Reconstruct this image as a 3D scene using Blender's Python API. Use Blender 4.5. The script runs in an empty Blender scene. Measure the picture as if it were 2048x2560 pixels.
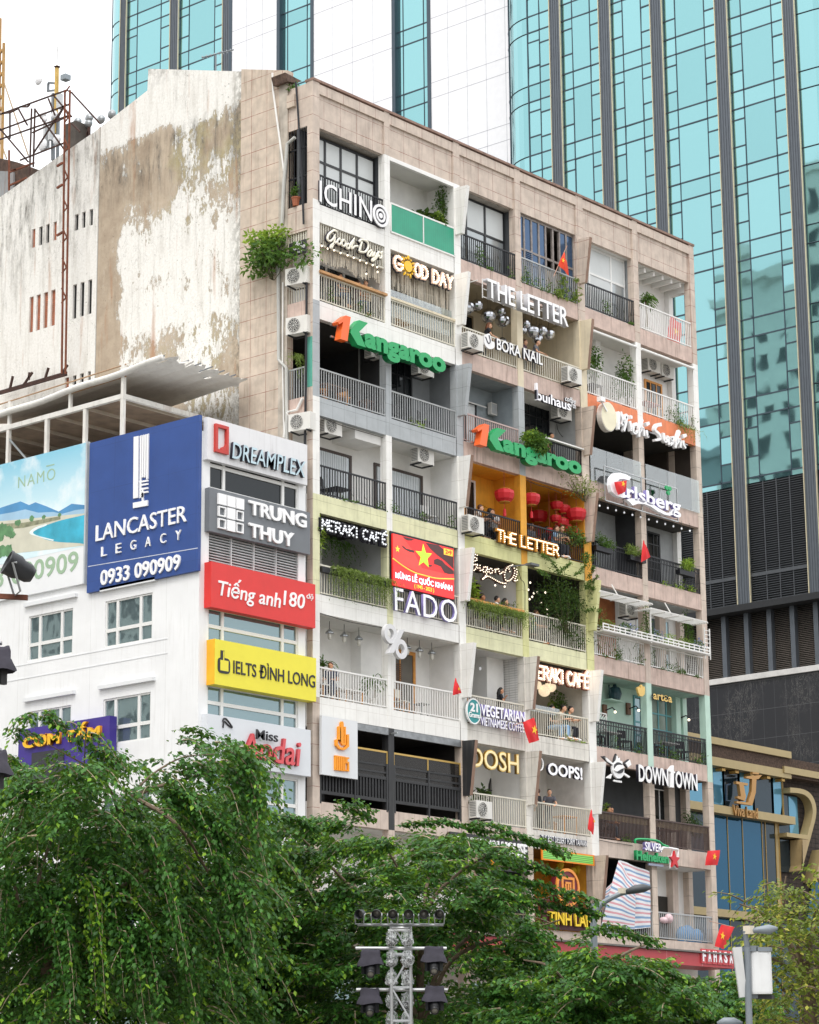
import bpy, bmesh, math, random
import numpy as np
from mathutils import Vector, Matrix
random.seed(7); rng = np.random.default_rng(7)
S = bpy.context.scene; COL = S.collection

# ------------------------------------------------------------------ camera
CAM = np.array([-58.696, -54.193, 1.7]); YAW, PITCH, ROLL, FPX = 0.86411, 0.23742, -0.00899, 6409.5
def _basis():
    cy, sy = math.cos(YAW), math.sin(YAW)
    f = np.array([sy*math.cos(PITCH), cy*math.cos(PITCH), math.sin(PITCH)])
    r = np.array([cy, -sy, 0.]); u = np.cross(r, f); c, s = math.cos(ROLL), math.sin(ROLL)
    return r*c+u*s, -r*s+u*c, f
RT, UP, FW = _basis()
cd = bpy.data.cameras.new('camera'); cam = bpy.data.objects.new('camera', cd); COL.objects.link(cam)
cd.sensor_fit = 'VERTICAL'; cd.sensor_height = 36.0; cd.lens = FPX/2560*36.0
cd.clip_start = 0.5; cd.clip_end = 4000
cam.matrix_world = Matrix(((RT[0], UP[0], -FW[0], CAM[0]), (RT[1], UP[1], -FW[1], CAM[1]), (RT[2], UP[2], -FW[2], CAM[2]), (0, 0, 0, 1)))
S.camera = cam

# ------------------------------------------------------------------ sky, sun, exposure
SUN_EL, SUN_AZ = math.radians(56), math.radians(248)     # azimuth from north (+Y), clockwise
W = bpy.data.worlds.new('World'); S.world = W; W.use_nodes = True
nt = W.node_tree; nt.nodes.clear()
sky = nt.nodes.new('ShaderNodeTexSky'); sky.sky_type = 'NISHITA'; sky.sun_disc = False
sky.sun_elevation = SUN_EL; sky.sun_rotation = SUN_AZ; sky.air_density = 1.0; sky.dust_density = 4.0
tc = nt.nodes.new('ShaderNodeTexCoord'); sep = nt.nodes.new('ShaderNodeSeparateXYZ')
nt.links.new(tc.outputs['Generated'], sep.inputs[0])
ramp = nt.nodes.new('ShaderNodeValToRGB'); nt.links.new(sep.outputs['Z'], ramp.inputs[0])
e = ramp.color_ramp.elements
e[0].position = 0.0; e[0].color = (.44, .45, .465, 1); e[1].position = 1.0; e[1].color = (1, 1, 1, 1)
k = ramp.color_ramp.elements.new(.25); k.color = (.64, .65, .665, 1)
cl = nt.nodes.new('ShaderNodeTexNoise'); cl.inputs['Scale'].default_value = 2.2; cl.inputs['Detail'].default_value = 5
nt.links.new(tc.outputs['Generated'], cl.inputs['Vector'])
clm = nt.nodes.new('ShaderNodeMapRange'); nt.links.new(cl.outputs['Fac'], clm.inputs[0])
clm.inputs[3].default_value = .88; clm.inputs[4].default_value = 1.12
mul = nt.nodes.new('ShaderNodeVectorMath'); mul.operation = 'SCALE'
nt.links.new(ramp.outputs[0], mul.inputs[0])
m2 = nt.nodes.new('ShaderNodeMath'); m2.operation = 'MULTIPLY'; m2.inputs[1].default_value = 26.0
nt.links.new(clm.outputs[0], m2.inputs[0]); nt.links.new(m2.outputs[0], mul.inputs['Scale'])
mx = nt.nodes.new('ShaderNodeMixRGB'); mx.inputs[0].default_value = 0.9      # cloud deck over the clear sky
nt.links.new(sky.outputs[0], mx.inputs[1]); nt.links.new(mul.outputs[0], mx.inputs[2])
bg = nt.nodes.new('ShaderNodeBackground'); bg.inputs[1].default_value = 0.1
nt.links.new(mx.outputs[0], bg.inputs[0])
wo = nt.nodes.new('ShaderNodeOutputWorld'); nt.links.new(bg.outputs[0], wo.inputs[0])
sl = bpy.data.lights.new('sun', 'SUN'); sl.energy = 1.5; sl.angle = math.radians(20); sl.color = (1, .96, .9)
so = bpy.data.objects.new('sun', sl); COL.objects.link(so)
sd = Vector((math.sin(SUN_AZ)*math.cos(SUN_EL), math.cos(SUN_AZ)*math.cos(SUN_EL), math.sin(SUN_EL)))
so.rotation_euler = sd.to_track_quat('Z', 'Y').to_euler(); so.location = (-60, -60, 80)
S.view_settings.view_transform = 'Standard'; S.view_settings.look = 'None'
S.view_settings.exposure = -0.02; S.view_settings.gamma = 1.0
S.render.engine = 'CYCLES'
S.cycles.max_bounces = 8; S.cycles.diffuse_bounces = 4; S.cycles.transparent_max_bounces = 12
S.cycles.use_denoising = True

# ------------------------------------------------------------------ surveyed points: a pixel of the photograph -> a point on a known plane
def ray(x, y): return (x-1024)/FPX*RT-(y-1280)/FPX*UP+FW
def at(x, y, D): return CAM+ray(x, y)*D
class Plane:
    """F: facade planes (Y const, facing -Y).  S: side planes (X const, facing -X).  u runs to the viewer's right, v up, w outwards."""
    def __init__(s, kind, c): s.k, s.c = kind, c
    def uv(s, x, y):
        d = ray(x, y); i = 1 if s.k == 'F' else 0
        q = CAM+d*((s.c-CAM[i])/d[i])
        return (q[0], q[2]) if s.k == 'F' else (-q[1], q[2])
    def xyz(s, u, v, w=0.): return (u, s.c-w, v) if s.k == 'F' else (s.c-w, -u, v)
# crops used when measuring: (x offset, y offset, scale)
N1 = (0, 0, 1.); Z1 = (0, 0, .41739); Z2 = (660, 140, .33623); Z3 = (1120, 380, .3942); Z4 = (680, 700, .28986); Z5 = (1120, 880, .3942)
A1 = (740, 1240, .28986); A2 = (1120, 1360, .3942); A3 = (740, 1740, .32464); A4 = (1280, 1900, .44522); A5 = (0, 560, .46377)
B1 = (0, 900, .46377); B2 = (0, 1460, .46377); B3 = (0, 1900, .52174); B4 = (800, 2000, .46377); B5 = (1240, 0, .46841)
B6 = (1600, 700, .51025); B7 = (1740, 1800, .3524)
C1 = (780, 540, .22029); C2 = (1120, 1360, .22029); C3 = (1480, 1000, .16232); C4 = (1480, 1860, .17391); C5 = (1320, 2080, .12987)
C6 = (940, 1300, .12987); C7 = (0, 1380, .31524); C8 = (860, 2240, .17391)
def nat(c, x, y): return c[0]+x*c[2], c[1]+y*c[2]
def uvs(pl, c, pts): return [pl.uv(*nat(c, x, y)) for x, y in pts]

# ------------------------------------------------------------------ materials
MATS = {}
def hx(h): 
    v = [int(h[i:i+2], 16)/255 for i in (0, 2, 4)]
    return tuple(((c+.055)/1.055)**2.4 if c > .04045 else c/12.92 for c in v)
class NB:
    """tiny node-graph writer"""
    def __init__(s, m): s.t = m.node_tree; s.n = s.t.nodes; s.l = s.t.links
    def set(s, sock, v):
        if hasattr(v, 'is_linked'): s.l.new(v, sock)
        elif isinstance(v, (tuple, list)) and len(v) == 3 and sock.type == 'RGBA': sock.default_value = (*v, 1)
        else: sock.default_value = v
    def math(s, op, a, b=0., c=None):
        n = s.n.new('ShaderNodeMath'); n.operation = op; s.set(n.inputs[0], a); s.set(n.inputs[1], b)
        if c is not None: s.set(n.inputs[2], c)
        return n.outputs[0]
    def pos(s): 
        n = s.n.new('ShaderNodeNewGeometry'); return n.outputs['Position']
    def xyz(s, v):
        n = s.n.new('ShaderNodeSeparateXYZ'); s.l.new(v, n.inputs[0]); return n.outputs
    def comb(s, x, y, z):
        n = s.n.new('ShaderNodeCombineXYZ')
        for i, a in enumerate((x, y, z)): s.set(n.inputs[i], a)
        return n.outputs[0]
    def vmul(s, v, k):
        n = s.n.new('ShaderNodeVectorMath'); n.operation = 'MULTIPLY'; s.l.new(v, n.inputs[0]); n.inputs[1].default_value = k; return n.outputs[0]
    def noise(s, v, sc, det=4., rough=.55, dist=0.):
        n = s.n.new('ShaderNodeTexNoise'); s.l.new(v, n.inputs['Vector']); n.inputs['Scale'].default_value = sc
        n.inputs['Detail'].default_value = det; n.inputs['Roughness'].default_value = rough; n.inputs['Distortion'].default_value = dist
        return n.outputs['Fac']
    def rng(s, v, a, b, c=0., d=1., smooth=False):
        n = s.n.new('ShaderNodeMapRange'); n.clamp = True
        if smooth: n.interpolation_type = 'SMOOTHSTEP'
        s.set(n.inputs[0], v); 
        for i, q in enumerate((a, b, c, d)): s.set(n.inputs[i+1], q)
        return n.outputs[0]
    def mix(s, f, a, b):
        n = s.n.new('ShaderNodeMixRGB'); s.set(n.inputs[0], f); s.set(n.inputs[1], a); s.set(n.inputs[2], b); return n.outputs[0]
    def mulc(s, a, k):
        n = s.n.new('ShaderNodeVectorMath'); n.operation = 'SCALE'; s.set(n.inputs[0], a); s.set(n.inputs['Scale'], k); return n.outputs[0]
    def bump(s, h, st, dist=.02):
        n = s.n.new('ShaderNodeBump'); s.l.new(h, n.inputs['Height']); n.inputs['Strength'].default_value = st; n.inputs['Distance'].default_value = dist
        return n.outputs[0]
def newmat(name):
    m = bpy.data.materials.new(name); m.use_nodes = True
    return m, NB(m), m.node_tree.nodes['Principled BSDF']
def M(name, col=None, rough=.6, metal=0., var=.12, sc=2.5, stain=0., stcol='4a3c30', joint=None, jcol='7a4a3c', emit=0., alpha=1., trans=0., bump=0., spec=None):
    """painted / plastered / metal surface with mottling, run-off streaks and optional panel joints (dz, du, width, zoff)"""
    if name in MATS: return MATS[name]
    m, b, p = newmat(name); c = hx(col) if isinstance(col, str) else col
    P = b.pos(); f = b.noise(P, sc, 5)
    out = b.mulc((*c,), b.rng(f, .3, .7, 1-var, 1+var)) if var else None
    if stain:
        st = b.noise(b.vmul(P, (5, 5, .35)), 1.6, 5, .65)
        bl = b.noise(P, .55, 4)
        k = b.math('MULTIPLY', b.rng(st, .5, .72), b.rng(bl, .35, .65))
        out = b.mix(b.math('MULTIPLY', k, stain), out, hx(stcol))
    if joint:
        dz, du, w, zo = joint; x, y, z = b.xyz(P)
        lines = None
        for v, d, off in ((z, dz, zo), (b.math('ADD', x, y), du, .13)):
            if not d: continue
            q = b.math('FRACT', b.math('DIVIDE', b.math('ADD', v, off+1000*d), d))
            q = b.math('LESS_THAN', q, w/d)
            lines = q if lines is None else b.math('MAXIMUM', lines, q)
        wob = b.rng(b.noise(P, 3.1, 3), .3, .6, .35, .95)
        out = b.mix(b.math('MULTIPLY', lines, wob), out, hx(jcol))
    if out is not None: b.l.new(out, p.inputs['Base Color'])
    else: p.inputs['Base Color'].default_value = (*c, 1)
    p.inputs['Roughness'].default_value = rough; p.inputs['Metallic'].default_value = metal
    if spec is not None: p.inputs['Specular IOR Level'].default_value = spec
    if bump: b.l.new(b.bump(b.noise(P, 18, 4), bump), p.inputs['Normal'])
    if emit:
        p.inputs['Emission Color'].default_value = (*c, 1); p.inputs['Emission Strength'].default_value = emit
    if trans: p.inputs['Transmission Weight'].default_value = trans; p.inputs['IOR'].default_value = 1.1
    if alpha < 1: p.inputs['Alpha'].default_value = alpha
    MATS[name] = m; return m

# ------------------------------------------------------------------ objects
def tag(o, label=None, cat=None, group=None, kind=None):
    if label: o['label'] = label
    if cat: o['category'] = cat
    if group: o['group'] = group
    if kind: o['kind'] = kind
    return o
def thing(name, label, cat, loc, group=None):
    o = bpy.data.objects.new(name, None); COL.objects.link(o); o.location = loc; o.empty_display_size = .2
    return tag(o, label, cat, group)
def wloc(o):
    v = Vector((0, 0, 0))
    while o is not None: v = v+Vector(o.location); o = o.parent
    return v
def link(name, me, mats, parent=None):
    for m in (mats if isinstance(mats, (list, tuple)) else [mats]): me.materials.append(m)
    o = bpy.data.objects.new(name, me); COL.objects.link(o)
    if parent is not None: o.parent = parent
    return o
class MB:
    def __init__(s): s.v = []; s.f = []; s.mi = []; s.cur = 0
    def _add(s, vs, fs):
        n = len(s.v); s.v += [tuple(map(float, q)) for q in vs]
        for f in fs: s.f.append([i+n for i in f]); s.mi.append(s.cur)
        return s
    def box(s, x0, x1, y0, y1, z0, z1):
        return s._add([(x0, y0, z0), (x1, y0, z0), (x1, y1, z0), (x0, y1, z0), (x0, y0, z1), (x1, y0, z1), (x1, y1, z1), (x0, y1, z1)],
                      [(0, 3, 2, 1), (4, 5, 6, 7), (0, 1, 5, 4), (1, 2, 6, 5), (2, 3, 7, 6), (3, 0, 4, 7)])
    def quad(s, *p): return s._add(p, [tuple(range(len(p)))])
    def bar(s, a, b, w, h=None):
        """square bar from a to b"""
        h = h or w; a = np.array(a, float); b = np.array(b, float); d = b-a; d /= np.linalg.norm(d)
        t = np.array([0, 0, 1.]) if abs(d[2]) < .9 else np.array([1., 0, 0])
        x = np.cross(d, t); x /= np.linalg.norm(x); y = np.cross(x, d)
        q = [a+x*i*w/2+y*j*h/2 for i, j in ((-1, -1), (1, -1), (1, 1), (-1, 1))]+[b+x*i*w/2+y*j*h/2 for i, j in ((-1, -1), (1, -1), (1, 1), (-1, 1))]
        return s._add(q, [(3, 2, 1, 0), (4, 5, 6, 7), (0, 1, 5, 4), (1, 2, 6, 5), (2, 3, 7, 6), (3, 0, 4, 7)])
    def tube(s, pts, r, n=6, cap=True):
        P = [np.array(p, float) for p in pts]; R = r if isinstance(r, (list, tuple, np.ndarray)) else [r]*len(P)
        rings = []; prev = None
        for i, p in enumerate(P):
            d = P[min(i+1, len(P)-1)]-P[max(i-1, 0)]; d /= (np.linalg.norm(d)+1e-9)
            if prev is None:
                t = np.array([0, 0, 1.]) if abs(d[2]) < .9 else np.array([1., 0, 0]); x = np.cross(d, t)
            else: x = prev-d*np.dot(prev, d)
            x /= (np.linalg.norm(x)+1e-9); prev = x; y = np.cross(d, x)
            rings.append([p+(x*math.cos(a)+y*math.sin(a))*R[i] for a in [2*math.pi*k/n for k in range(n)]])
        vs = [v for g in rings for v in g]; fs = []
        for i in range(len(P)-1):
            for k in range(n): fs.append((i*n+k, i*n+(k+1) % n, (i+1)*n+(k+1) % n, (i+1)*n+k))
        if cap: fs += [tuple(range(n))[::-1], tuple((len(P)-1)*n+k for k in range(n))]
        return s._add(vs, fs)
    def ball(s, c, r, n=8, m=6):
        r = r if isinstance(r, (tuple, list)) else (r, r, r); vs = []; fs = []
        for i in range(m+1):
            t = math.pi*i/m
            for k in range(n):
                a = 2*math.pi*k/n; vs.append((c[0]+r[0]*math.sin(t)*math.cos(a), c[1]+r[1]*math.sin(t)*math.sin(a), c[2]+r[2]*math.cos(t)))
        for i in range(m):
            for k in range(n): fs.append((i*n+k, (i+1)*n+k, (i+1)*n+(k+1) % n, i*n+(k+1) % n))
        return s._add(vs, fs)
    def lathe(s, c, prof, n=12, axis='z'):
        vs = []; fs = []
        for r, h in prof:
            for k in range(n):
                a = 2*math.pi*k/n; q = (r*math.cos(a), r*math.sin(a), h)
                if axis == 'y': q = (q[0], -q[2], q[1])
                vs.append((c[0]+q[0], c[1]+q[1], c[2]+q[2]))
        for i in range(len(prof)-1):
            for k in range(n): fs.append((i*n+k, i*n+(k+1) % n, (i+1)*n+(k+1) % n, (i+1)*n+k))
        return s._add(vs, fs)
    def poly(s, pl, uv, w0, w1):
        """outline in a plane given thickness from w0 to w1 (outwards)"""
        n = len(uv); ar = sum(uv[i][0]*uv[(i+1) % n][1]-uv[(i+1) % n][0]*uv[i][1] for i in range(n))
        if ar < 0: uv = uv[::-1]
        vs = [pl.xyz(u, v, w1) for u, v in uv]+[pl.xyz(u, v, w0) for u, v in uv]
        fs = [tuple(range(n)), tuple(range(2*n-1, n-1, -1))]+[(i, n+i, n+(i+1) % n, (i+1) % n) for i in range(n)]
        return s._add(vs, fs)
    def rect(s, pl, u0, u1, v0, v1, w0, w1): return s.poly(pl, [(u0, v0), (u1, v0), (u1, v1), (u0, v1)], w0, w1)
    def build(s, name, mats, parent=None, smooth=False):
        me = bpy.data.meshes.new(name); o = wloc(parent) if parent is not None else Vector((0, 0, 0))
        me.from_pydata([(v[0]-o.x, v[1]-o.y, v[2]-o.z) for v in s.v], [], s.f)
        if any(s.mi): me.polygons.foreach_set('material_index', s.mi)
        if smooth: me.polygons.foreach_set('use_smooth', [True]*len(me.polygons))
        me.update(); return link(name, me, mats, parent)
def copy_tree(o, loc, label=None, parent=None, group=None):
    c = o.copy(); COL.objects.link(c); c.parent = parent
    if loc is not None: c.location = loc
    if label: c['label'] = label
    if group: c['group'] = group
    for ch in list(o.children): copy_tree(ch, None, None, c)
    return c
def smooth_line(p, k=6):
    """Catmull-Rom through points"""
    p = [np.array(q, float) for q in p]; q = [2*p[0]-p[1]]+p+[2*p[-1]-p[-2]]; out = []
    for i in range(1, len(q)-2):
        for j in range(k):
            t = j/k; a, b, c, d = q[i-1:i+3]
            out.append(.5*((2*b)+(c-a)*t+(2*a-5*b+4*c-d)*t*t+(3*b-a-3*c+d)*t**3))
    return out+[p[-1]]
def circle(cu, cv, ru, rv=None, n=28, a0=0, a1=360):
    rv = rv or ru; full = abs(a1-a0) >= 360
    return [(cu+ru*math.cos(math.radians(a0+(a1-a0)*i/(n if full else n-1))), cv+rv*math.sin(math.radians(a0+(a1-a0)*i/(n if full else n-1)))) for i in range(n)]
def star(cu, cv, r, rot=90, k=.4):
    return [(cu+(r if i % 2 == 0 else r*k)*math.cos(math.radians(rot+36*i)), cv+(r if i % 2 == 0 else r*k)*math.sin(math.radians(rot+36*i))) for i in range(10)]

# ------------------------------------------------------------------ lettering
def textmesh(body, bold=0., shear=0., depth=.1, space=1.):
    cu = bpy.data.curves.new('lettering', 'FONT'); cu.body = body; cu.extrude = .5; cu.offset = bold; cu.shear = shear; cu.space_character = space
    cu.resolution_u = 3
    o = bpy.data.objects.new('lettering', cu); COL.objects.link(o)
    me = bpy.data.meshes.new_from_object(o.evaluated_get(bpy.context.evaluated_depsgraph_get()))
    bpy.data.objects.remove(o); bpy.data.curves.remove(cu)
    return me
def lettering(name, body, pl, u0, v0, u1, v1, depth, mat, parent=None, bold=.012, shear=0., w=0., side=None, space=1., slope=0.):
    me = textmesh(body, bold, shear, depth, space); n = len(me.vertices)
    co = np.empty(n*3); me.vertices.foreach_get('co', co); co = co.reshape(-1, 3)
    a, b = co.min(0), co.max(0); t = (co-a)/(b-a)
    u = u0+t[:, 0]*(u1-u0); v = v0+t[:, 1]*(v1-v0)+slope*t[:, 0]; ww = w+t[:, 2]*depth
    o = np.array(wloc(parent)) if parent is not None else np.zeros(3)
    q = np.stack([u, pl.c-ww, v], 1) if pl.k == 'F' else np.stack([pl.c-ww, -u, v], 1)
    me.vertices.foreach_set('co', (q-o).ravel()); me.materials.clear()
    mats = [mat] if side is None else [mat, side]
    if side is not None:
        nz = np.empty(len(me.polygons)*3); me.update(); me.polygons.foreach_get('normal', nz); nz = nz.reshape(-1, 3)
        f = -nz[:, 1] if pl.k == 'F' else -nz[:, 0]
        me.polygons.foreach_set('material_index', (f < .7).astype(int))
    me.update(); me.name = name
    return link(name, me, mats, parent)
def text_px(name, body, pl, c, ll, ur, depth, mat, parent=None, **k):
    (u0, v0), (u1, v1) = uvs(pl, c, [ll, ur]); return lettering(name, body, pl, u0, v0, u1, v1, depth, mat, parent, **k)
def arc(cx, cy, rx, ry, a0, a1, n=9): return circle(cx, cy, rx, ry, n, a0, a1)
SF = {'M': [[(0, 0), (.05, 1), (.5, .35), (.95, 1), (1, 0)]], 'E': [[(.9, 1), (0, 1), (0, 0), (.9, 0)], [(0, .5), (.75, .5)]], 'F': [[(.9, 1), (0, 1), (0, 0)], [(0, .5), (.7, .5)]],
      'R': [[(0, 0), (0, 1), (.7, 1), (.95, .75), (.7, .5), (0, .5)], [(.45, .5), (1, 0)]], 'A': [[(0, 0), (.5, 1), (1, 0)], [(.22, .38), (.78, .38)]], 'K': [[(0, 0), (0, 1)], [(.95, 1), (.05, .48), (1, 0)]],
      'I': [[(.5, 0), (.5, 1)]], 'C': [arc(.55, .5, .52, .5, 50, 310)], 'O': [arc(.5, .5, .5, .5, 0, 360, 14)], 'G': [arc(.55, .5, .52, .5, 50, 330), [(.55, .45), (1, .45), (1, .2)]],
      'D': [[(0, 0), (0, 1), (.6, .95), (.95, .65), (.95, .35), (.6, .05), (0, 0)]], 'Y': [[(0, 1), (.5, .5), (1, 1)], [(.5, .5), (.5, 0)]], 'T': [[(0, 1), (1, 1)], [(.5, 1), (.5, 0)]],
      'H': [[(0, 0), (0, 1)], [(1, 0), (1, 1)], [(0, .5), (1, .5)]], 'L': [[(0, 1), (0, 0), (.85, 0)]], 'S': [smooth_line([(.9, .85), (.5, 1), (.1, .8), (.5, .5), (.9, .2), (.5, 0), (.05, .15)], 3)],
      'É': [[(.9, 1), (0, 1), (0, 0), (.9, 0)], [(0, .5), (.75, .5)], [(.35, 1.15), (.75, 1.4)]]}
def resample(line, d):
    P = [np.array(p, float) for p in line]; out = [P[0]]; acc = 0.
    for a, b in zip(P, P[1:]):
        L = np.linalg.norm(b-a); t = d-acc
        while t <= L: out.append(a+(b-a)*t/max(L, 1e-9)); t += d
        acc = (L-(t-d))
    return out
def marquee(root, pl, text, u0, v0, u1, v1, stroke, face, bulb, back, r=.035, sp=.095, gap=.28, depth=.09, w=0., wid=None):
    """bulb letters: thick stroke trays with bulbs along them"""
    wid = wid or {}
    ws = [wid.get(ch, .45 if ch == ' ' else .35 if ch == 'I' else 1.) for ch in text]; tot = sum(ws)+gap*(len(text)-1); x = 0; k = (u1-u0)/tot
    tray = MB(); rim = MB(); bb = MB()
    for ch, wd in zip(text, ws):
        for st in SF.get(ch, []):
            L = [(u0+(x+px*wd)*k, v0+py*(v1-v0)) for px, py in st]
            for a, b in zip(L, L[1:]):
                d = np.array(b)-np.array(a); ln = np.linalg.norm(d); d = d/max(ln, 1e-6); n = np.array([-d[1], d[0]])
                a2 = np.array(a)-d*stroke*.45; b2 = np.array(b)+d*stroke*.45
                tray.poly(pl, [tuple(a2-n*stroke/2), tuple(b2-n*stroke/2), tuple(b2+n*stroke/2), tuple(a2+n*stroke/2)], w, w+depth+random.uniform(0, .004))
                q = stroke/2+.025
                rim.poly(pl, [tuple(a2-n*q-d*.02), tuple(b2-n*q+d*.02), tuple(b2+n*q+d*.02), tuple(a2+n*q-d*.02)], w-.03-random.uniform(0, .004), w+.03-random.uniform(0, .004))
            for p in resample(L, sp): bb.ball(pl.xyz(p[0], p[1], w+depth+.02), r, 6, 4)
        x += wd+gap
    tray.build('letter_faces', face, root); rim.build('letter_backs', back, root)
    o = bb.build('bulbs', bulb, root, True); o['kind'] = 'stuff'
    return root
# ================================================================== materials of the place
stone = M('stone_tiles', 'c6b7aa', .75, stain=.6, stcol='6e5a50', joint=(.66, .82, .018, .30), jcol='844c40', var=.14, bump=.15)
stone_side = M('stone_side', 'c3b4a4', .8, stain=.65, stcol='7c6a58', joint=(.66, .72, .02, .30), jcol='8a5248', var=.16, bump=.15)
pink = M('fascia_stone', 'c6b0a5', .75, stain=.9, stcol='6b5348', joint=(0, .56, .012, 0), jcol='8c6a5e', var=.16)
pale = M('fascia_pale', 'c8b8ac', .75, stain=.6, stcol='7d6a5e', joint=(0, .56, .012, 0), jcol='9c8478', var=.14)
beige = M('beige_column', 'cbbcae', .75, stain=.65, stcol='75675c', joint=(.66, 0, .014, .3), jcol='6d5e55', var=.14)
white = M('white_paint', 'e9e8e4', .6, stain=.28, stcol='8d857a', joint=(.66, .56, .010, .3), jcol='bdb8b0', var=.05)
whitew = M('white_wall', 'e8e7e4', .65, var=.05)
dirtyw = M('weathered_white', 'd9d5cd', .7, stain=.75, stcol='5e574c', joint=(.66, .6, .012, .3), jcol='8d867c', var=.1)
greyp = M('grey_paint', 'a9aeb1', .65, stain=.2, joint=(.66, .56, .012, .3), jcol='6c7072', var=.08)
yellow = M('pale_yellow_paint', 'd9d8b2', .65, stain=.6, stcol='8b8a5e', joint=(.66, 0, .012, .3), jcol='9a9a70', var=.1)
lime = M('lime_paint', 'd2d197', .65, stain=.45, stcol='83823f', joint=(.66, 0, .012, .3), jcol='8d8d4c', var=.1)
orange = M('orange_tiles', 'dd8257', .6, stain=.3, stcol='8a4a30', joint=(0, .56, .012, 0), jcol='a85c3c', var=.1)
cream = M('cream_paint', 'd8ccb2', .65, stain=.3, var=.08)
amber = M('amber_paint', 'e0a032', .65, stain=.25, stcol='7a5010', var=.1)
blackp = M('black_paint', '2a2b2d', .55, stain=.3, stcol='8a8880', var=.2)
mint = M('mint_paint', 'b7d3c5', .65, var=.06)
greyw = M('grey_wall', '9b9fa1', .7, var=.12, stain=.2)
bluegrey = M('blue_grey_wall', '8f989d', .7, var=.12)
darkw = M('charcoal_wall', '4a4d50', .7, var=.2)
brickw = M('white_brick_wall', 'cfcecb', .75, joint=(.085, .26, .014, 0), jcol='8b8986', var=.1)
darkroom = M('dark_room', '3a322c', .8, var=.3, sc=1.2)
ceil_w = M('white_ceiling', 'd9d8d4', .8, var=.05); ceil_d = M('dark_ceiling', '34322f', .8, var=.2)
conc = M('concrete', '9a948c', .85, stain=.6, stcol='4c463e', var=.2)
blackm = M('black_metal', '1c1d22', .45, .3, var=.1); whitem = M('white_metal', 'e6e5e2', .45, var=.04); creamm = M('cream_metal', 'd8d3c4', .5, var=.06)
greym = M('grey_metal', 'a9acad', .45, var=.06); pinkm = M('pinkish_metal', 'b9a29d', .5, var=.06); brownm = M('brown_metal', '4c3b36', .5, var=.15)
maroonm = M('maroon_metal', '5e2429', .5, var=.1); steel = M('galvanised_steel', 'b4b6b6', .35, .8, var=.12); rust = M('rusty_steel', '6b4030', .8, .2, var=.4, sc=5)
frame_br = M('brown_frame', '4b3f3a', .5, var=.08); frame_wh = M('white_frame', 'e4e4e2', .45, var=.03); frame_bk = M('black_frame', '202225', .45, var=.05)
wood = M('wood', 'b98a58', .55, var=.25, sc=6); woodo = M('orange_wood', 'd59347', .5, var=.15, sc=6); woodd = M('dark_wood', '6a4a35', .6, var=.25, sc=6)
gold = M('gold_metal', 'b59a63', .38, .75, var=.06); teal = M('teal_frame', '5d9aa0', .5, var=.05)
curtain = M('curtain', 'd4dade', .8, var=.05); blind = M('roller_blind', 'cfd3d3', .8, var=.03)
bulb_on = M('lit_bulb', (1., .86, .66), .4, var=0, emit=2.2); bulb_white = M('white_bulb_glow', 'f4f6fa', .25, var=0, emit=.35)  # white bulbs get a faint glow put in, even where they hang unlit
def glassmat(name, col, metal=.8, rough=.05, bump=.0):
    m, b, p = newmat(name); p.inputs['Base Color'].default_value = (*hx(col), 1); p.inputs['Metallic'].default_value = metal; p.inputs['Roughness'].default_value = rough
    if bump: b.l.new(b.bump(b.noise(b.pos(), .8, 2), bump, .05), p.inputs['Normal'])
    return m
win = glassmat('window_glass', '869a9e', .7, .04, .3); win_dark = glassmat('dark_glass', '23282b', .35, .06, .05); win_blue = glassmat('blue_glass', '3d5878', .5, .12)
win_grey = glassmat('grey_glass', 'a7adaf', .45, .18)
clear, _b, _p = newmat('clear_glass'); _t = _b.n.new('ShaderNodeBsdfTransparent'); _t.inputs[0].default_value = (.86, .92, .92, 1); _g = _b.n.new('ShaderNodeBsdfGlossy'); _g.inputs['Roughness'].default_value = .06
_m = _b.n.new('ShaderNodeMixShader'); _m.inputs[0].default_value = .24; _b.l.new(_t.outputs[0], _m.inputs[1]); _b.l.new(_g.outputs[0], _m.inputs[2]); _b.l.new(_m.outputs[0], _b.n['Material Output'].inputs[0])

# ================================================================== ground, road, pavements
MB().quad((-900, -900, 0), (1500, -900, 0), (1500, 1500, 0), (-900, 1500, 0)).build('ground', M('ground_mix', '6f6d68', .9, var=.2, sc=.05))['kind'] = 'structure'
MB().box(-140, 160, -72, -14, .004, .012).build('plaza_paving', M('paving', '85817a', .8, var=.12, joint=(0, .9, .02, 0), jcol='77726b'))['kind'] = 'structure'
MB().box(-140, 160, -13.8, -5, .004, .01).build('road', M('asphalt', '3c3c3e', .9, var=.2))['kind'] = 'structure'
MB().box(-140, 160, -5, 0, .0, .13).build('pavement', M('pavement_tiles', '7d766e', .85, var=.15, joint=(0, .5, .015, 0), jcol='6f6860'))['kind'] = 'structure'

# ================================================================== the balcony building
Z = [31.59, 28.24, 24.96, 21.70, 18.41, 15.10, 11.79, 8.42]; SL = .62; TOP = 35.98; LINT = 34.33
COLX = [(0, .33), (3.62, 3.90), (7.33, 7.68), (10.83, 11.16), (14.55, 14.98), (18.16, 18.49), (22.0, 22.33)]
cafe = thing('apartment_building', 'old nine storey block of open balconies hung all over with shop lettering', 'building', (11, 4, 0))
def cell(r, c): return COLX[c][1], COLX[c+1][0], Z[r], (LINT if r == 0 else Z[r-1]-SL)
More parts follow.
